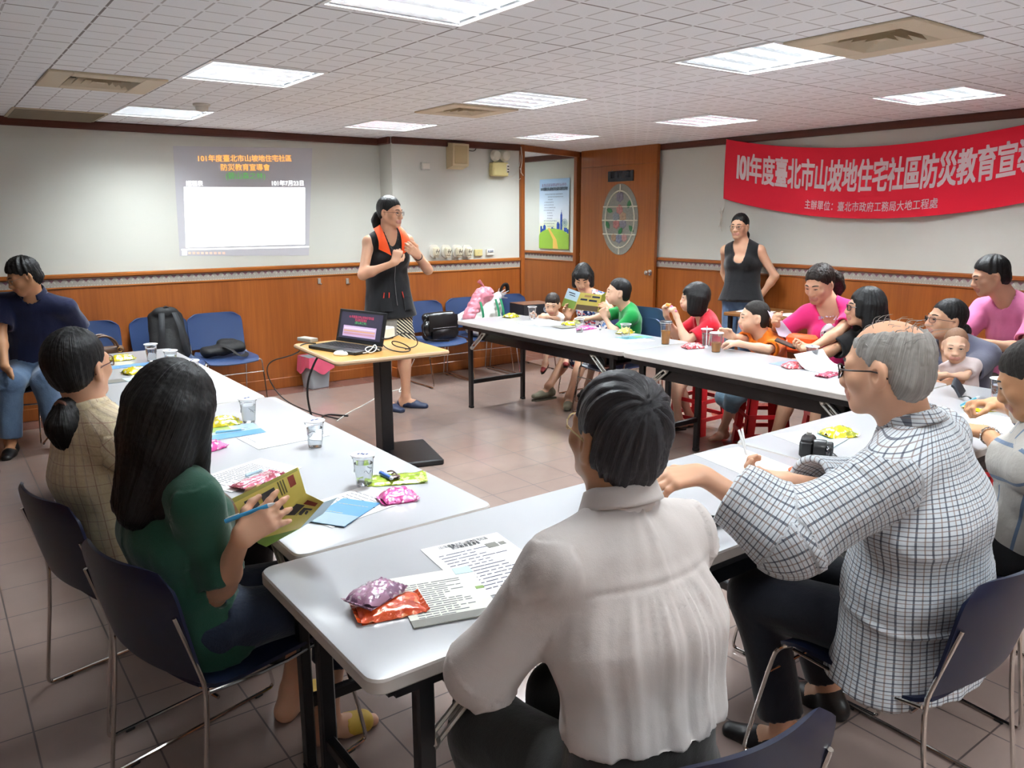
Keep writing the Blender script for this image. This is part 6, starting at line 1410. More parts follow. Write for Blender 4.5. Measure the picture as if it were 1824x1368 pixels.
def pillow_fn(w, h, t, seed, crimp=True):
    def fn(u, v, sg=1):
        a, b = 2*u-1, 2*v-1; e = max(0, 1-abs(a)**3.0)*max(0, 1-abs(b)**4); z = t*e**.55
        n = vnoise(np.array([[u*5+seed, v*5, seed*1.7]]))[0]; n2 = vnoise(np.array([[u*13+seed, v*11, seed]]))[0]
        x = a*w/2*(1-.08*e); y = b*h/2*(1-.12*e+.05*n*(abs(a) > .8)); z = z*(1+.22*n+.10*n2)+.003*n2*(1-e)+(.0035 if crimp else .001)+.010*abs(a)**6*(.5+n)
        return V(x, y, max(.0012, z))
    return fn
def pack_mat(name, a, b, c, sc=26, rough=.18):
    t = NT('foil_'+name); t.par(rough, .15, .7, .5); n = t.noise(sc, 2, t.obj(), .5); n2 = t.noise(sc*1.7, 1, t.obj())
    k = t.mix(t.math('GREATER_THAN', n, .56), a, b); t.base(t.mix(t.math('GREATER_THAN', n2, .64), k, c)); t.bump(t.noise(70, 4, t.obj(), .6), .4, .004); return t.m
PK = {'yellow': pack_mat('yellow', '#d9c51f', '#9aa02a', '#e9e2b8'), 'pink': pack_mat('pink', '#d74f9b', '#e88fc0', '#efd7e4'), 'orange': pack_mat('orange', '#d9521f', '#c8431a', '#e88a5c', 30), 'mauve': pack_mat('mauve', '#b58aa6', '#8d6a86', '#d9ccd6', 34), 'green': pack_mat('green', '#a3bd3a', '#8dab2e', '#cfdc8a', 22),
      'red': pack_mat('red', '#c9525a', '#dfa0a3', '#ead9da', 40), 'rose': pack_mat('rose', '#c4677f', '#a84c5e', '#e2b5be', 30)}
def snack(label, x, y, col, rz=0.0, w=.13, h=.095, t=.030, z=TZ, p=None, seed=1, cat='snack packet', group='foil snack packets on the tables'):
    p = pz(x, y, z) if p is None else np.array(p, float); r = thing('snack_packet', label, cat, p, rz, group); fn = pillow_fn(w, h, t, seed)
    F = MB(); F.shell(lambda u, v: fn(u, v), 18, 14, .0012); obj('front', F, PK[col], r, 80)
    m = MB(); m.shell(lambda u, v: V((2*u-1)*w/2*.98, (2*v-1)*h/2*.98, .0016), 4, 4, .001); obj('back', m, PK[col], r)
    for s in (-1, 1):
        m = MB()
        m.shell(lambda u, v: V(s*(w/2-.004+.012*u), (2*v-1)*h/2*.97, .004+.006*u+.0012*math.sin(v*40)), 2, 20, .0008); obj('crimped_end', m, PK[col], r, 30)
    return r
snack('yellow snack packet on the far left table, nearest the back wall', 217, 641, 'yellow', .1, seed=1)
snack('yellow snack packet on the far left table, just above the reading woman’s hair', 243, 664, 'yellow', .3, seed=2)
snack('yellow snack packet on the left table beside the seam cup', 397, 756, 'yellow', -.1, seed=3)
snack('pink foil sweet packet at the left table edge near the reading woman’s face', 374, 800, 'pink', .4, .10, .08, .028, seed=4)
snack('flat rose pink packet lying on the printed sheets behind the yellow brochure', 458, 858, 'rose', .45, .17, .075, .012, z=TZ+.003, seed=5)
snack('lime green flat packet beside the cup on the left table', 705, 856, 'green', -.45, .19, .10, .012, seed=6)
snack('pink foil sweet packet in front of the lime green packet', 708, 890, 'pink', -.2, .105, .085, .030, seed=7)
op = snack('flat orange packet on the nearest table, under the mauve packet', 693, 1085, 'orange', -.25, .145, .105, .014, seed=8)
snack('mauve and silver packet lying on top of the orange packet', 668, 1062, 'mauve', .35, .115, .085, .024, z=TZ+.018, seed=9)
snack('yellow snack packet on the right table nearest the toddler', 910, 565, 'yellow', .2, seed=10)
snack('yellow snack packet on the right table beside the flowered dress', 1016, 579, 'yellow', -.2, seed=11)
snack('pink foil packet on the right table before the boy in green', 1044, 586, 'pink', .1, .15, .09, .022, seed=12)
snack('yellow snack packet behind the empty cup right of the boy in green', 1113, 594, 'yellow', .3, seed=13)
snack('red and white sweet packet before the girl in red', 1234, 620, 'red', -.3, .13, .085, .030, seed=14)
snack('red and white sweet packet on the blue leaflet before the woman in pink', 1416, 655, 'red', -.5, .13, .085, .030, seed=15)
snack('flat pink packet at the table edge by the old man’s glasses', 1474, 669, 'rose', .1, .15, .08, .012, seed=16)
snack('yellow snack packet on the table behind the camera', 1492, 776, 'yellow', -.35, .125, .09, .030, seed=17)
snack('yellow snack packet under the writing man’s hand, beside the black pouch', 1747, 730, 'yellow', -.5, .13, .09, .026, seed=18)
snack('small red sweet packet at the right edge beside the phone blue leaflet', 1812, 712, 'red', .2, .09, .07, .02, seed=19)

# sheets and leaflets
M_PAPER = mat('paper', '#e9e9ea', .7); M_PINK_ = mat('print_ink', '#5c5f6a', .7)
def sheet(label, x, y, rz, w=.21, h=.297, col=None, lines=12, z=TZ, title=None, pic=None, p=None, name='paper_sheet', cat='paper', curl=.0, group=None, ink=None, pics=()):
    p = pz(x, y, z) if p is None else np.array(p, float); r = thing(name, label, cat, p, rz, group)
    fz = lambda a, b: .0012+curl*max(0, a)**2*4
    obj('sheet', MB().shell(lambda u, v: V((u-.5)*w, (v-.5)*h, fz(u-.5, v-.5)), 8, 4, .0008), col or M_PAPER, r)
    ink = ink or M_PINK_
    if lines:
        m = MB(); rr = random.Random(int(x*7+y))
        for k in range(lines):
            yy = h*(.30-.72*k/max(1, lines-1)*1.0)*.95; x0 = -w*.40; n = rr.randint(5, 9)
            for q in range(n):
                L_ = w*.085*(.6+.5*rr.random()); xx = x0+w*.085*q*1.02+L_/2; m.box((xx, yy, fz(xx/w, 0)+.0004), (L_, h*.010, .0003))
        obj('printed_lines', m, ink, r, None, False)
    if title:
        for j, (s_, yy, ww) in enumerate(title): lettering(s_, .02, (0, yy*h, .0018), (1, 0, 0), (0, 1, 0), ink, r, 'title_lettering', .0002, 'CENTER', ww*w)
    for j, (x0, y0_, x1, y1_, c) in enumerate(pics): obj('picture', MB().box(((x0+x1)/2*w, (y0_+y1_)/2*h, fz((x0+x1)/2, 0)+.0007), ((x1-x0)*w, (y1_-y0_)*h, .0004)), c, r)
    return r
M_LBLUE = mat('leaflet_blue', '#4f8fc4', .4); M_SKY = mat('leaflet_sky', '#b9d6e6', .4); M_GRN2 = mat('leaflet_green', '#7f9f4a', .4); M_GREY2 = mat('photo_grey', '#6c6a62', .5); M_DGREY = mat('photo_dark', '#413f3f', .5); M_LYEL = mat('leaflet_yellow', '#d8c964', .45)
INKB = mat('ink_navy', '#27304f', .7)
sheet('printed notice with the dark Chinese title on the nearest table', 868, 1003, -.12, .23, .32, lines=14, title=[('101年度臺北市山坡地住宅社區', .43, .62), ('防災教育宣導會', .375, .36)], ink=INKB, curl=.0, pics=((.20, .24, .34, .33, M_GREY2), (.36, .25, .44, .31, M_GREY2)))
sheet('leaflet page with a dark photo strip on the nearest table', 790, 1060, -.28, .20, .25, lines=18, col=mat('leaflet_cream', '#dfe2d6', .5), z=TZ+.002, pics=((-.5, -.5, .5, -.38, M_GREY2), (.28, .36, .5, .5, M_SKY), (.40, .0, .5, .05, M_GRN2)))
sheet('white paper sheet left of the old man’s outstretched hand', 1325, 822, -.2, .21, .297, lines=0)
sheet('papers beside the camera on the table', 1436, 779, -.25, .20, .16, lines=6)
sheet('blue bordered sheet by the camera, under the yellow packet', 1470, 784, .2, .16, .12, lines=0, col=M_SKY, z=TZ+.002)
sheet('blank paper sheet in the middle of the left table', 505, 778, -1.5, .21, .297, lines=2)
sheet('stack of printed sheets at the left table edge behind the yellow brochure', 440, 845, -1.2, .21, .297, lines=18)
sheet('white printed sheet under the blue brochure on the left table', 625, 900, -1.35, .21, .297, lines=12)
sheet('blue illustrated leaflet on the white sheet, beside the yellow brochure', 612, 912, -1.0, .13, .20, lines=3, col=M_LBLUE, z=TZ+.003, ink=M_LYEL, pics=((-.5, -.5, .5, -.1, mat('leaflet_greyblue', '#8fa9b8', .4)),))
sheet('blue leaflet under the far yellow snack on the far left table', 228, 652, .05, .26, .10, lines=3, col=M_LBLUE)
sheet('green and blue leaflet on the far left table by the reading woman’s hair', 222, 677, .1, .24, .10, lines=2, col=M_SKY, pics=((-.5, -.5, .0, .5, M_GREY2),))
sheet('sheets under the yellow snack and blue pen on the left table', 405, 770, -.05, .26, .19, lines=6, col=M_SKY, pics=((-.5, .1, .1, .5, M_GRN2), (-.5, -.5, .5, -.1, M_LBLUE)))
sheet('white papers on the right table before the toddler', 960, 574, 1.4, .21, .32, lines=4)
sheet('second white paper overlapping the toddler’s papers', 985, 577, 1.2, .21, .30, lines=4, z=TZ+.002)
sheet('dark blue leaflet under the second yellow snack on the right table', 1005, 582, 1.5, .15, .16, lines=0, col=M_GREY2, z=TZ+.004)
sheet('white paper under the empty cup right of the boy in green', 1120, 606, 1.35, .21, .30, lines=5)
sheet('blue and green leaflet under the empty cup', 1130, 601, 1.4, .13, .24, lines=0, col=mat('leaflet_teal', '#5f9fae', .4), z=TZ+.002, pics=((-.2, -.3, .2, .0, M_GRN2),))
sheet('blue leaflet with the red sweet packet on it, before the woman in pink', 1409, 648, 1.5, .15, .21, lines=0, col=mat('leaflet_slate', '#8098b4', .4))
sheet('open booklet with a white curling page before the woman in black', 1468, 655, 1.6, .21, .30, lines=5, curl=.08, z=TZ+.001, ink=INKB)
sheet('light blue leaflet on the table at the right edge', 1796, 722, .2, .22, .10, lines=0, col=mat('leaflet_phoneblue', '#5d83ab', .4), z=TZ+.003, pics=((-.4, -.3, .4, .1, M_LBLUE),))
sheet('white sheets under the writing man’s forearms', 1760, 752, .1, .30, .25, lines=8)
# pens
def pen(label, a, b, col, r0=.0048, group='ballpoint pens'):
    a, b = np.array(a, float), np.array(b, float); r = thing('pen', label, 'pen', a, 0, group); d = b-a
    obj('barrel', MB().tube([d*0, d*.86], r0, 10), mat('pen_'+col.strip('#'), col, .3), r); obj('tip', MB().tube([d*.86, d*.94, d], [r0, r0*.7, r0*.2], 10), mat('pen_tip', '#d9dde0', .3), r); s_, u_, _ = frame(d); obj('clip', MB().tube([u_*(r0+.001)+d*.03, u_*(r0+.0018)+d*.30], .0014, 6), mat('pen_tip', '#d9dde0', .3), r); return r
pen('light blue pen on the leaflet beside the seam cup', pz(384, 770, TZ+.008), pz(437, 764, TZ+.008), '#8fc7dc')
pen('pale blue pen on the printed sheets behind the yellow brochure', pz(438, 847, TZ+.008), pz(470, 835, TZ+.008), '#b4cfe0')
pen('blue pen lying on the lime green packet', pz(678, 842, TZ+.022), pz(700, 853, TZ+.022), '#2a5fb8', .007)
tag(obj('key_bunch', MB().ball(pz(703, 849, TZ+.022), (.022, .014, .006), 10).tube([pz(690, 840, TZ+.02), pz(700, 838, TZ+.026), pz(708, 846, TZ+.024)], .0025, 6, 0, False, 2).tube([pz(697, 845, TZ+.02), pz(704, 840, TZ+.026), pz(712, 852, TZ+.02)], .0022, 6, 0, False, 2), mat('key_brown', '#4a2a22', .4)), 'small dark key fob and ring on the lime green packet beside the blue pen', 'keys')
pen('black marker lying at the old man’s sleeve, beside the white shirt', pz(1262, 922, TZ+.009), pz(1312, 928, TZ+.009), '#15161a', .008)
pen('second black marker, just below the first beside the white shirt', pz(1268, 938, TZ+.009), pz(1290, 930, TZ+.009), '#101114', .007)
# camera
c = pz(1452, 815, TZ); r = thing('camera', 'black compact system camera lying on the table before the old man', 'camera', c, .5)
MBK = mat('camera_black', '#141517', .4); obj('body', MB().box((.02, .03, .035), (.115, .05, .066), None, .010).box((-.02, .03, .066), (.03, .04, .02), None, .006), MBK, r)
L_ = obj('lens', MB().lathe([(.034, 0), (.036, .012), (.036, .040), (.031, .042), (.031, .060), (.027, .064), (.024, .058), (.010, .050)], (-.015, .006, .037), 28, 0, roty(-.5) @ rotx(PI/2)), MBK, r)
obj('glass', MB().ball((-.038, -.042, .037), (.022, .010, .022), 14, 0, roty(-.5)), mat('lens_glass', '#0b0d14', .05, spec=1.0), L_); obj('mode_dial', MB().lathe([(.010, 0), (.010, .010), (.008, .012)], (.055, .03, .068), 16), M_BRACE, r)
obj('strap', MB().tube([(.078, .03, .06), (.10, .0, .02), (.07, -.06, .004), (.02, -.075, .004)], .006, 8, 0, False, 2, (1, .3)), MBK, r)
tag(obj('orange_case', MB().ball(pz(1416, 836, TZ+.008), (.028, .020, .009), 14), mat('case_orange', '#e0581f', .5)), 'small orange thing beside the camera lens', 'case')
# black pouch with a strap loop
c = pz(1716, 706, TZ); r = thing('pouch', 'black folded pouch with a wrist strap loop on the right table', 'pouch', c, .3)
obj('body', MB().shell(lambda u, v: V(-.08+.16*u+.02*v, .0+.05*v, .012+.07*math.sin(PI*v*.5)*(1-.3*(2*u-1)**2)), 12, 8, .012), mat('pouch_grey', '#2c2f36', .55), r)
obj('strap', MB().tube([(-.075, .0, .01), (-.12, -.03, .03), (-.15, -.05, .02), (-.135, -.07, .005), (-.09, -.05, .005)], .006, 8, 0, False, 2, (1, .35)), MBK, r)
# things held
def panel(root, nm, pts, m, th=.0008):
    P = [np.array(p, float) for p in pts]; obj(nm, MB().shell(lambda u, v: (P[0]*(1-u)+P[1]*u)*(1-v)+(P[3]*(1-u)+P[2]*u)*v, 6, 6, th), m, root)
def onpanel(P, a, b, c, d): return [(P[0]*(1-u)+P[1]*u)*(1-v)+(P[3]*(1-u)+P[2]*u)*v for u, v in ((a, c), (b, c), (b, d), (a, d))]
A_, B_, C_, D_ = pz(413, 888, .905), pz(531, 832, .955), pz(545, 879, .900), pz(452, 962, .795)
E_, F_, G_ = pz(577, 894, .90), pz(534, 941, .79), pz(474, 974, .760)
r = thing('brochure', 'yellow brochure with photos held open by the woman in green', 'brochure', A_); o0 = A_
rl = lambda *q: [p-o0 for p in q]
p1 = rl(A_, B_, C_, D_); panel(r, 'page', p1, M_LYEL); p2 = rl(C_, E_, F_, G_); panel(r, 'page', [p1[2], p2[1], p2[2], p1[3]], M_LYEL); P2 = [p1[2], p2[1], p2[2], p1[3]]
panel(r, 'cover', rl(E_, pz(601, 886, .90), pz(575, 915, .84), F_), M_SKY); panel(r, 'edge_band', rl(D_, F_, G_, pz(461, 968, .775)), M_GRN2)
def pics(P, lst, lift):
    n = nrm(np.cross(P[1]-P[0], P[3]-P[0])); n = n if n[2] > 0 else -n
    for a, b, c_, d, m in lst: q = [p+n*lift for p in onpanel(P, a, b, c_, d)]; panel(r, 'picture', q, m, .0004)
M_LY2 = mat('leaflet_olive', '#a3a04a', .45); M_RDK = mat('leaflet_redtext', '#8a3a2a', .5)
pics(p1, [(.0, .98, .0, .10, M_LY2), (.12, .30, .18, .52, M_DGREY), (.36, .58, .22, .62, M_DGREY), (.10, .30, .60, .90, M_GRN2), (.34, .60, .68, .92, M_DGREY), (.80, .90, .15, .5, M_RDK)], .0014)
pics(p1, [(.64+.04*k, .66+.04*k, .14, .56, mat('leaflet_ink', '#6a6338', .5)) for k in range(3)], .0014)
pics(P2, [(.35, .85, .10, .20, M_RDK), (.10, .45, .22, .48, M_DGREY), (.50, .85, .28, .52, M_DGREY), (.05, .95, .80, .98, M_GRN2)], .0014)
pen('light blue pen in the writing hand of the woman in green', pz(401, 929, .86), pz(490, 896, .90), '#3f9ccf', .0055)
hb = [pX(*q, X) for q, X in (((1012, 513), 4.50), ((1034, 521), 4.44), ((1022, 551), 4.46), ((1000, 545), 4.52), ((1072, 525), 4.52), ((1066, 556), 4.54), ((1080, 520), 4.56), ((1077, 548), 4.58))]
r = thing('brochure', 'brochure with yellow inner pages held up by the woman in the flowered dress', 'brochure', hb[0]); q = [p-hb[0] for p in hb]
panel(r, 'cover', [q[0], q[1], q[2], q[3]], M_SKY); panel(r, 'page', [q[1], q[4], q[5], q[2]], M_LYEL); panel(r, 'page', [q[4], q[6], q[7], q[5]], M_LY2)
def pics2(P, lst):
    n = nrm(np.cross(P[1]-P[0], P[3]-P[0])); n = n if n @ (EYE-hb[0]) > 0 else -n
    for a, b, c_, d, m in lst: panel(r, 'picture', [p+n*.002 for p in onpanel(P, a, b, c_, d)], m, .0006)
pics2([q[0], q[1], q[2], q[3]], [(.0, 1., .55, 1., M_GRN2), (.2, .7, .15, .20, INKB), (.3, .75, .27, .31, INKB)]); pics2([q[1], q[4], q[5], q[2]], [(.25, .55, .10, .22, mat('leaflet_tan', '#b08a5a', .5)), (.6, .95, .12, .22, INKB), (.12, .42, .32, .42, INKB), (.50, .85, .34, .44, INKB), (.05, .95, .68, .98, mat('photo_brown', '#77644a', .6))])
hs_ = [pX(*q_, 4.52) for q_ in ((1367, 553), (1374, 556), (1416, 602), (1398, 600))]; hs_[1] = pX(1371, 551, 4.62); hs_[2] = pX(1417, 604, 4.60)
r = thing('paper_sheet', 'white sheet held by the woman in bright pink', 'paper', hs_[0]); panel(r, 'sheet', [hs_[0]-hs_[0], pX(1385, 562, 4.66)-hs_[0], pX(1420, 606, 4.62)-hs_[0], pX(1387, 598, 4.50)-hs_[0]], mat('paper_lilac', '#cfc4d8', .7))
a = pX(1400, 612, 4.40); r = thing('wallet', 'dark wallet held low before the woman in bright pink', 'wallet', a); obj('body', MB().box((0, 0, 0), (.10, .14, .012), rotz(.5) @ rotx(.35), .004), mat('wallet_brown', '#3a2f28', .5), r); obj('clasp', MB().box((.0, .05, .010), (.02, .012, .006), rotz(.5), .002), M_BRACE, r)
a = pX(1428, 612, 4.56); r = thing('paper_bag', 'bright orange bag on the lap of the woman in bright pink', 'bag', a)
obj('body', MB().box((0, 0, 0), (.10, .19, .12), rotz(.2), .02), mat('bag_orange', '#ea5a22', .4, bump=(25, .3, .01)), r); obj('print', MB().ball((-.055, .05, .01), (.006, .03, .026), 10, 0, rotz(.2)), mat('bag_print', '#f0d0c0', .5), r)
a = (pt(1194, 545, 4.44)); r = thing('snack_stick', 'small orange snack held at the girl’s mouth', 'snack', a); obj('snack', MB().tube([(0, 0, .0), (-.01, .03, .01)], .012, 8), mat('snack_orange', '#e69a3a', .6), r); obj('wrapper', MB().tube([(0, -.005, -.002), (.004, -.05, -.045)], [.013, .017], 8), mat('wrapper_pink', '#d7709c', .35), r)
a = pX(1652, 640, 4.42); r = thing('snack_packet', 'crinkled clear packet with yellow sweets held beside the baby', 'snack packet', a)
Bq = Blob().ell((0, 0, .03), (.03, .045, .055)); v, f = blend(Bq, .005); n = normals(v, f); v = v+n*(np.abs(vnoise(v*90))*.012)[:, None]; mesh_obj('wrapper', v, f, mat('crinkled_film', '#d9d4c2', .12, trans=.3, ior=1.1, bump=(120, .5, .004)), r); obj('sweets', MB().ball((-.01, -.01, -.02), (.022, .03, .02), 10), mat('sweet_yellow', '#d8c13c', .5), r)
pen('light blue pen in the hand of the writing man', pz(1712, 722, .80), pz(1745, 706, .86), '#5fb3cc', .005)
b = pz(1330, 810, .93); r = thing('straws', 'pair of clear straws held up by the old man', 'straw', b); obj('straw', MB().tube([(0, 0, 0), pz(1316, 766, .99)-b], .0035, 8), mat('straw_white', '#dedede', .4), r); obj('straw', MB().tube([(.004, .006, 0), pz(1322, 764, .99)-b], .0035, 8), mat('straw_white', '#dedede', .4), r)
tag(obj('paper_scrap', MB().tube([pz(1069, 586, TZ+.002), pz(1069, 586, TZ+.02), pz(1068, 579, TZ+.03)], [.012, .010, .002], 6), M_PAPER), 'tiny white paper scrap standing on the right table before the boy in green', 'paper scrap')

# ------------------------------------------------------------------ pedestal table: laptop, projector and cables
def on(x, y, z=0.0): return pz(x, y, PT+z)
l0, l1, l2 = on(549, 621), on(632, 634), on(590, 608)
ex = nrm(V(*(l1-l0)[:2], 0)); ey = np.cross((0, 0, 1), ex); aa = math.atan2(ex[1], ex[0]); W_ = np.linalg.norm(l1-l0)
r = thing('laptop', 'black laptop open on the pedestal table showing a slide', 'laptop', (l0+l1)/2, aa)
D_ = .235; obj('base', MB().box((0, D_/2, .013), (W_, D_, .024), None, .005), mat('laptop_black', '#16171a', .45), r)
obj('keyboard', MB().box((0, D_*.62, .0258), (W_*.88, D_*.48, .002)), mat('laptop_keys', '#26282d', .5), r)
m = MB()
for i in range(12):
    for j in range(5): m.box((-W_*.40+W_*.0727*i, D_*.44+D_*.09*j, .0275), (W_*.058, D_*.07, .002))
obj('keys', m, mat('laptop_keycaps', '#121317', .5), r); obj('touchpad', MB().box((0, D_*.17, .0256), (W_*.25, D_*.2, .001)), mat('laptop_pad', '#202226', .3), r)
th_ = math.radians(14); RX = rotx(-th_); sc = obj('screen_lid', MB().box(V(0, D_, .026)+RX @ V(0, .004, .112), (W_, .010, .224), RX, .003), mat('laptop_black', '#16171a', .45), r)
cs = lambda x, z: V(0, D_, .026)+RX @ V(x, -.0025, z)
def scr(nm, x0, x1, z0, z1, m, off): obj(nm, MB().box((cs(x0, z0)+cs(x1, z1))/2+RX @ V(0, -off, 0), (x1-x0, .0008, z1-z0), RX), m, sc)
scr('screen', -W_*.44, W_*.44, .028, .205, emat('screen_navy', '#2a2638', .35), .0); scr('screen_box', -W_*.36, W_*.34, .042, .115, emat('screen_lilac', '#a98fae', .45), .0012)
for k, (z, c_) in enumerate(((.098, '#c9b4c4'), (.08, '#b58a72'), (.062, '#a87a86'))): scr('screen_row', -W_*.34, W_*.32, z-.006, z+.006, emat('screen_row_%d' % k, c_, .4), .002)
for k, (s_, z, c_) in enumerate((('101年度臺北市山坡地住宅社區', .175, '#c23a5a'), ('防災教育宣導會', .155, '#c23a5a'), ('(碧山森之林)', .137, '#4a9a5a'))):
    n_ = len(s_); lettering(s_, .02, cs(0, z)+RX @ V(0, -.003, 0), (1, 0, 0), RX @ V(0, 0, 1), emat('screen_text_%d' % k, c_, .5), sc, 'screen_lettering', 0, 'CENTER', W_*.035*n_)
pj = on(672, 603); r = thing('projector', 'small white projector behind the laptop on the pedestal table', 'projector', pj, aa+.1)
obj('case', MB().box((0, 0, .045), (.20, .17, .08), None, .008), M_WPL, r); m = MB()
for k in range(3): m.lathe([(.006, 0), (.006, .004)], (.06-.03*k, -.086, .055), 12, 0, rotx(PI/2))
m.box((-.04, -.0865, .05), (.05, .004, .018)); m.box((-.02, -.0865, .024), (.09, .003, .006)); obj('ports', m, mat('port_dark', '#33343a', .5), r)
obj('lens_ring', MB().lathe([(.03, 0), (.03, .014), (.024, .016)], (-.05, .086, .05), 20, 0, rotx(-PI/2)), mat('port_dark', '#33343a', .5), r)
for x_, y_ in ((-.08, -.07), (.08, -.07), (-.08, .07), (.08, .07)): obj('foot', MB().lathe([(.008, 0), (.008, .006)], (x_, y_, 0), 10), mat('rubber', '#0c0c0d', .7), r)
m_ = on(607, 633); r = thing('computer_mouse', 'white computer mouse at the front edge of the pedestal table', 'mouse', m_, aa+.3); Bq = Blob().ell((0, 0, .008), (.052, .030, .024)); v, f = blend(Bq, .004, (), [((0, 0, -1), 0.0)]); mesh_obj('shell', v, f, M_WPL, r); obj('wheel', MB().lathe([(.006, -.003), (.006, .003)], (.026, 0, .028), 12, 0, rotx(PI/2)), mat('port_dark', '#33343a', .5), r); obj('base_ring', MB().lathe([(.045, 0), (.047, .003), (.044, .005)], n=24).xf(np.diag([1.08, .62, 1])), mat('mouse_yellow', '#c9b95a', .5), r)
x_ = on(548, 608); r = thing('power_adapter', 'grey flat box with a dark cable at the far left corner of the pedestal table', 'box', x_, aa); obj('box', MB().box((0, 0, .014), (.15, .07, .026), None, .004), mat('box_grey', '#8e8a80', .4), r); obj('band', MB().box((0, 0, .0275), (.12, .05, .002)), mat('box_lid', '#b0aca0', .4), r)
tag(obj('usb_stick', MB().box(on(629, 628, .006), (.045, .018, .010), rotz(aa+.2), .003), mat('usb_blue', '#2b56c0', .4)), 'small blue plug on the pedestal table beside the mouse', 'plug')
M_CBK, M_CWH = mat('cable_black', '#18181a', .5), mat('cable_white', '#deddd8', .5)
m = MB(); rr = random.Random(5)
m.tube([on(612, 628, .006), on(632, 626, .01), on(650, 630, .008), on(662, 622, .03), on(668, 612, .05), on(672, 622, .03), on(660, 630, .008), on(648, 622, .03), on(660, 616, .04), on(676, 624, .01)], .0035, 6, 0, False, 2)
tag(obj('cable', m, M_CWH), 'white tangled mouse cable on the pedestal table', 'cable')
m = MB(); m.tube([on(680, 612, .03), on(690, 622, .004), on(716, 628, .004), on(735, 624, .01), on(720, 612, .06), on(697, 606, .08), on(700, 616, .03), on(730, 622, .006)], .004, 6, 0, False, 2); m.tube([on(668, 598, .05), on(690, 606, .10), on(720, 590, .14), on(742, 600, .08), on(745, 616, .01), on(722, 622, .004)], .004, 6, 0, False, 2)
tag(obj('cable', m, M_CBK), 'black cables looping beside the projector on the pedestal table', 'cable')
f1, f2 = pz(557, 738, 0), pz(610, 745, 0)
m = MB(); e0 = on(536, 618, -.01); m.tube([on(562, 612, .015), on(545, 611, .006), on(533, 616, .004), V(e0[0]-.02, e0[1]-.03, PT-.05), V(f1[0]-.25, f1[1]+.42, .40), V(f1[0]-.18, f1[1]+.30, .12), V(f1[0]-.02, f1[1]+.05, .012), f1+V(.1, -.3, .006)], .005, 6, 0, False, 3)
tag(obj('cable', m, M_CBK), 'thin black cable hanging from the left corner of the pedestal table to the floor', 'cable')
m = MB(); g = on(563, 638, -.03); m.tube([g+V(.05, .05, 0), g, g+V(-.06, .05, -.18), g+V(-.02, .1, -.40), g+V(.03, .06, -.58), V(f1[0]+.03, f1[1]-.05, .012), f1+V(.2, -.25, .007)], .007, 6, 0, False, 3)
tag(obj('cable', m, M_CBK), 'thick black cable hanging under the pedestal table edge to the floor', 'cable')
m = MB(); m.tube([pz(600, 750, .004), pz(620, 735, .004), pz(648, 722, .004), pz(680, 702, .004), pz(722, 690, .004), V(3.35, 6.3, .004), V(3.7, 6.75, .05), pz(738, 640, .3)], .004, 6, 0, False, 3); tag(obj('cable', m, M_CWH), 'thin white cable running over the floor behind the speaker', 'cable')
# waste bin
bx = pz(563, 689, 0); r = thing('waste_bin', 'grey waste bin with a pink bag under the pedestal table', 'waste bin', (bx[0]-.0, min(bx[1]+.05, YB-.16), 0), .1)
m = MB(); pl = rrect(1, 1, .12); n = len(pl); v = []
for z, s in ((0, .17), (.004, .185), (.30, .235), (.30, .225), (.01, .17)): v += [(x*s, y*s, z) for x, y in pl]
f = [(k*n+i, k*n+(i+1) % n, (k+1)*n+(i+1) % n, (k+1)*n+i) for k in range(4) for i in range(n)]+[tuple(range(n))[::-1], tuple(range(4*n, 5*n))]; m.add(v, f); obj('bin', m, mat('bin_grey', '#9ba1a6', .5), r, 30)
def bag_fn(u, v): a = 2*PI*u; k = .119+.004*math.sin(a*7)+.012*v; c_, s_ = math.cos(a), math.sin(a); q = max(abs(c_), abs(s_)); return V(k*c_/q*.98, k*s_/q*.98, .308-.17*v*(.55+.45*math.sin(a*1.5+.6)**2)) 
obj('bag', MB().shell(bag_fn, 48, 6, .002), mat('bag_pink', '#e0607c', .3, trans=.15), r)

# ------------------------------------------------------------------ things on the chairs by the wall
M_LEA = mat('black_leather', '#101113', .28, spec=.6, bump=(30, .25, .01)); M_NYL = mat('black_nylon', '#121214', .7, bump=(60, .35, .006)); M_BRN = mat('brown_leather', '#5a3d28', .45, bump=(40, .2, .006))
r = thing('shoulder_bag', 'glossy black leather shoulder bag on the chair behind the speaker', 'bag', (3.98, 6.55, .425)); Bq = Blob().cap((-.15, 0, .06), (.15, 0, .06), .05, None, .01, (0, 0, 1), 1.1).cap((-.14, .03, .22), (.14, .03, .22), .045, None, .01).cap((-.14, .01, .13), (.14, .01, .13), .055); v, f = blend(Bq, .008); n = normals(v, f); v = v+n*(vnoise(v*14)*.006)[:, None]; mesh_obj('body', v, f, M_LEA, r)
obj('flap', MB().shell(lambda u, v: V(-.16+.32*u, -.058-.012*math.sin(PI*v)*math.sin(PI*u)-.01*v, .245-.15*v), 12, 8, .008), M_LEA, r); obj('pocket', MB().shell(lambda u, v: V(-.13+.26*u, -.072-.018*math.sin(PI*u)*math.sin(PI*v), .02+.10*v), 12, 8, .008), M_LEA, r); obj('strap', MB().tube([(-.16, 0, .22), (-.21, .0, .10), (-.19, -.10, .012), (.0, -.16, .008)], .011, 8, 0, False, 2, (1, .3)), M_LEA, r); obj('zip', MB().tube([(-.13, -.083, .125), (.13, -.083, .125)], .003, 6), M_CHROME, r)
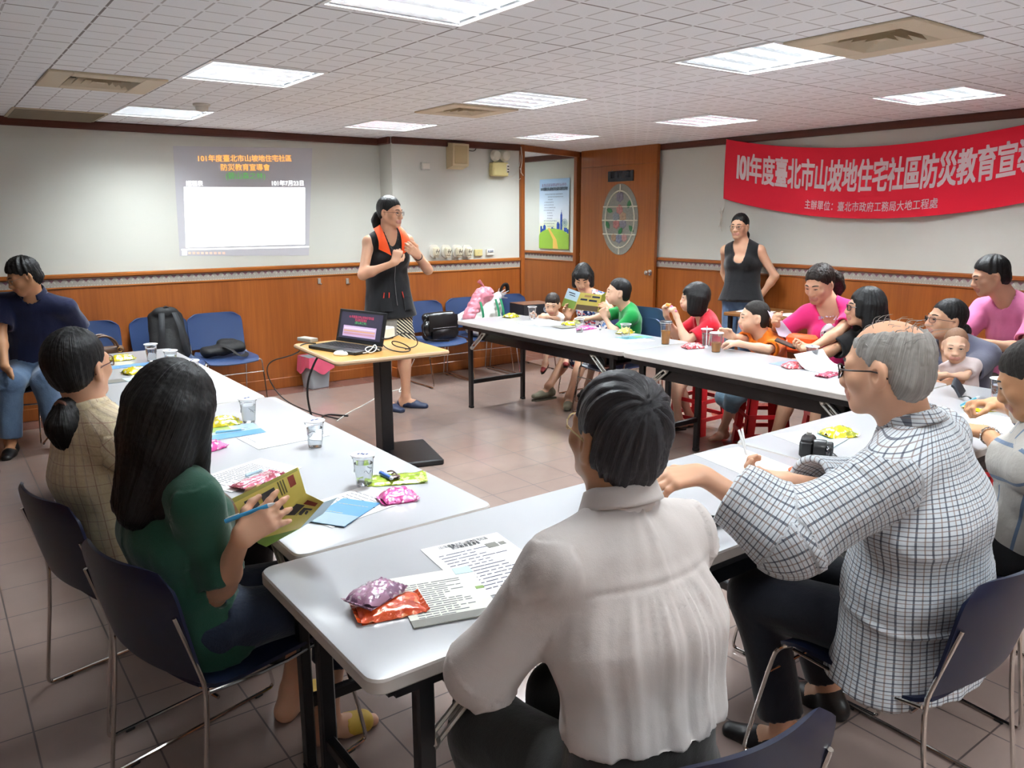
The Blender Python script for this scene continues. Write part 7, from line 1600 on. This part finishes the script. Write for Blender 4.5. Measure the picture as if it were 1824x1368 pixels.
r = thing('carrier_bag', 'white carrier bag with pink and green stuffed full on a wall chair', 'bag', (4.50, 6.58, .425)); Bq = Blob().ell((0, 0, .16), (.21, .14, .18)).ell((-.08, -.03, .14), (.15, .13, .13)).ell((.10, .0, .28), (.11, .10, .10)); v, f = blend(Bq, .008, (), [((0, 0, -1), 0.0)]); n = normals(v, f); v = v+n*(np.abs(vnoise(v*22))*.018)[:, None]; mesh_obj('body', v, f, mat('bag_white', '#d9dad4', .35, bump=(40, .4, .01)), r)
Bq = Blob().cap((-.20, -.06, .20), (-.04, -.03, .40), .06, .07).ell((.02, -.02, .40), (.09, .07, .08)); v, f = blend(Bq, .008); n = normals(v, f); v = v+n*(np.abs(vnoise(v*28+4))*.016)[:, None]; mesh_obj('pink_contents', v, f, mat('bag_pinkish', '#d98a9a', .35, bump=(50, .4, .01)), r)
for x_ in (-.10, .09, .15): m = MB(); m.shell(lambda u, v: V(x_-.012+.024*u, -.150-.02*math.sin(PI*v)+.05*v*v, .08+.28*v), 2, 8, .004); obj('green_band', m, mat('bag_green', '#1f7a52', .4), r); obj('top_knot', MB().tube([(.0, -.02, .44), (-.01, -.02, .50), (-.05, -.01, .54)], [.03, .012, .022], 8), mat('bag_pinkish', '#d98a9a', .35), r)
a, b = pY(797, 580, 6.62), pY(888, 527, 6.84); r = thing('paper_roll', 'white paper roll in clear film leaning across the wall chairs', 'paper roll', a); d = b-a; obj('roll', MB().tube([d*0, d], .045, 18), mat('roll_white', '#dfe2ea', .4), r); s_, u_, dd = frame(d); obj('core', MB().lathe([(.012, -.002), (.04, -.002), (.04, .0)], (0, 0, 0), 18, 0, np.array([s_, u_, dd]).T), mat('roll_core', '#b9c2d6', .5), r); m = MB()
for k in range(9): a_ = 2*PI*k/9; m.tube([d+(s_*math.cos(a_)+u_*math.sin(a_))*.02, d+dd*.10+(s_*math.cos(a_)+u_*math.sin(a_))*.05*(.5+random.random())], [.012, .003], 5)
obj('film_twist', m, mat('clear_film', '#dcdcde', .1, trans=.5, ior=1.1), r)
r = thing('carton', 'dark and brown cardboard carton with a round logo on a wall chair', 'carton', (5.10, 6.55, .425), -.12); obj('lower_tray', MB().box((0, 0, .085), (.30, .25, .165), None, .004), mat('carton_pale', '#c9c9cc', .6), r); ld_ = obj('lid', MB().box((0, 0, .225), (.36, .29, .11), None, .003), mat('carton_dark', '#26262b', .5), r); obj('lid_top', MB().box((0, 0, .282), (.36, .29, .004)), mat('carton_brown', '#6b4630', .6), ld_)
m = MB(); m.lathe([(.001, 0), (.032, 0), (.032, .001), (.001, .001)], (.09, -.1455, .225), 24, 0, rotx(PI/2)); lg_ = obj('logo_disc', m, mat('logo_pale', '#b9bcc4', .4), ld_); lettering('hp', .05, (.09, -.1475, .228), (1, 0, 0), (0, 0, 1), mat('carton_dark', '#26262b', .5), lg_, 'logo_lettering', .0005)
tag(obj('bag_handle', MB().tube([(4.92, 6.86, .78), (4.93, 6.84, .88), (5.0, 6.84, .89), (5.02, 6.86, .80)], .022, 10, 0, False, 2, (1, .5)), M_NYL), 'dark strap hump standing behind the paper roll on the wall chairs', 'strap')
r = thing('backpack', 'black backpack with two shoulder straps leaning on a wall chair', 'backpack', (1.58, 6.88, .43)); Bq = Blob().cap((0, .06, .06), (0, .16, .36), .075, .065, .012, (1, 0, 0), 2.1).ell((0, .13, .40), (.10, .06, .05)); v, f = blend(Bq, .009); n = normals(v, f); v = v+n*(vnoise(v*12)*.010)[:, None]; v[:, 1] -= .06; mesh_obj('body', v, f, M_NYL, r)
for s in (-1, 1): obj('strap', MB().tube([(s*.05, -.01, .40), (s*.07, -.075, .30), (s*.085, -.085, .16), (s*.12, -.04, .04)], .024, 8, 0, False, 2, (1, .35)), mat('strap_grey', '#24262a', .7), r)
obj('haul_loop', MB().tube([(-.03, .05, .42), (0, .04, .455), (.03, .05, .42)], .008, 8, 0, False, 2), M_NYL, r)
r = thing('handbag', 'brown handbag with looped handles on a wall chair at left', 'handbag', (1.06, 6.78, .43), .1); Bq = Blob().cap((-.13, 0, .05), (.13, 0, .05), .06, None, .01).cap((-.12, 0, .15), (.12, 0, .15), .035); v, f = blend(Bq, .008, (), [((0, 0, -1), 0)]); mesh_obj('body', v, f, M_BRN, r)
for y_ in (-.035, .035): obj('handle', MB().tube([(-.10, y_, .15), (-.08, y_*1.3, .25), (.0, y_*1.5, .28), (.08, y_*1.3, .24), (.11, y_, .15)], .009, 8, 0, False, 2), M_BRN, r)
m = MB()
for x_ in (-.10, .11): m.tube([(x_+.018*math.cos(a), -.045, .155+.018*math.sin(a)) for a in np.linspace(0, 2*PI, 13)[:-1]], .003, 6, 0, True)
obj('ring', m, mat('brass', '#b08a4a', .3, 1.0), r)
r = thing('messenger_bag', 'small black bag with a buckled strap lying on the bare blue wall chair', 'bag', (2.01, 6.92, .425), .1); Bq = Blob().cap((-.14, 0, .045), (.15, .02, .06), .045, .05, .012, (0, 1, 0), 1.9).ell((.05, .03, .11), (.08, .06, .03)); v, f = blend(Bq, .008, (), [((0, 0, -1), 0)]); n = normals(v, f); v = v+n*(vnoise(v*14+2)*.008)[:, None]; mesh_obj('body', v, f, M_NYL, r); obj('strap', MB().tube([(-.02, -.06, .09), (.02, -.12, .07), (.06, -.22, .012), (.14, -.16, .012), (.17, -.10, .02)], .018, 8, 0, False, 2, (1, .25)), M_NYL, r); obj('buckle', MB().box((.04, -.17, .03), (.05, .02, .012), rotz(-.7), .003), mat('buckle', '#2c2e33', .4), r)
a = V(-.06, 5.92, .44); r = thing('plastic_bag', 'crumpled clear plastic bag on the chair at the left edge', 'plastic bag', a); Bq = Blob().ell((0, 0, .06), (.12, .13, .07)); v, f = blend(Bq, .008, (), [((0, 0, -1), 0)]); n = normals(v, f); v = v+n*(np.abs(vnoise(v*30))*.03)[:, None]; mesh_obj('bag', v, f, mat('clear_film', '#dcdcde', .1, trans=.5, ior=1.1), r); obj('knot', MB().tube([(0, 0, .12), (0, .02, .17)], [.02, .03], 8), mat('clear_film', '#dcdcde', .1, trans=.5, ior=1.1), r)
# side desk by the right wall
DZ = .751
for lb, x_, y_, a in (('white papers at the near end of the small wooden desk', 5.98, 4.40, .3), ('white paper in the middle of the small wooden desk', 6.0, 4.02, -.2), ('papers at the right end of the small wooden desk', 5.95, 3.78, .1)): sheet(lb, 900, 500, a, lines=6, p=(x_, y_, DZ))
r = thing('clear_bag', 'clear bag of green and pink leaflets on the small wooden desk', 'bag', (5.98, 3.68, DZ)); Bq = Blob().ell((0, 0, .06), (.14, .18, .075)); v, f = blend(Bq, .009, (), [((0, 0, -1), 0)]); n = normals(v, f); v = v+n*(np.abs(vnoise(v*20))*.03)[:, None]; mesh_obj('film', v, f, mat('clear_film', '#dcdcde', .1, trans=.5, ior=1.1), r); obj('green_leaflets', MB().box((0, 0, .05), (.20, .27, .05), rotz(.1), .01), mat('leaf_lime', '#a9b23a', .5), r); obj('pink_leaflets', MB().box((0, 0, .015), (.22, .29, .026), rotz(.05), .006), mat('leaf_pink', '#d89aae', .5), r)
a = pX(1640, 583, 5.3); r = thing('snack_packet', 'crumpled clear packet behind the old man’s head by the wall', 'snack packet', (a[0], a[1], .742), 0); obj('film', MB().shell(pillow_fn(.16, .12, .05, 3), 14, 10, .001), mat('clear_film', '#dcdcde', .1, trans=.5, ior=1.1), r); obj('card', MB().box((0, 0, .012), (.08, .06, .012), rotz(.3), .002), mat('card_olive', '#8c8a52', .5), r)
r = thing('side_desk', 'small table holding the crumpled packet behind the listeners', 'desk', (5.42, a[1]-.1, 0)); obj('tabletop', MB().box((0, 0, .725), (.34, .45, .03), None, .006), M_TABLEWOOD, r)
for sx in (-1, 1):
    for sy in (-1, 1): obj('leg', MB().box((sx*.14, sy*.19, .355), (.03, .03, .71), None, .004), M_BLK, r)
# watch on the writing man's wrist is part of the man: built where his wrist is

a = pz(1545, 1362, 0); r = thing('briefcase', 'black bag lying on the floor at the bottom edge, right of the nearest chair', 'bag', (1.60, .86, 0), .1)
Bq = Blob().cap((-.06, .10, .05), (-.06, -.25, .05), .05, None, .008, (1, 0, 0), 1.9); v, f = blend(Bq, .008, (), [((0, 0, -1), 0)]); n = normals(v, f); v = v+n*(vnoise(v*10)*.006)[:, None]; mesh_obj('body', v, f, M_NYL, r); obj('handle', MB().tube([(-.10, .0, .09), (-.10, -.02, .13), (-.10, -.12, .13), (-.10, -.14, .09)], .009, 8, 0, False, 2), M_NYL, r)
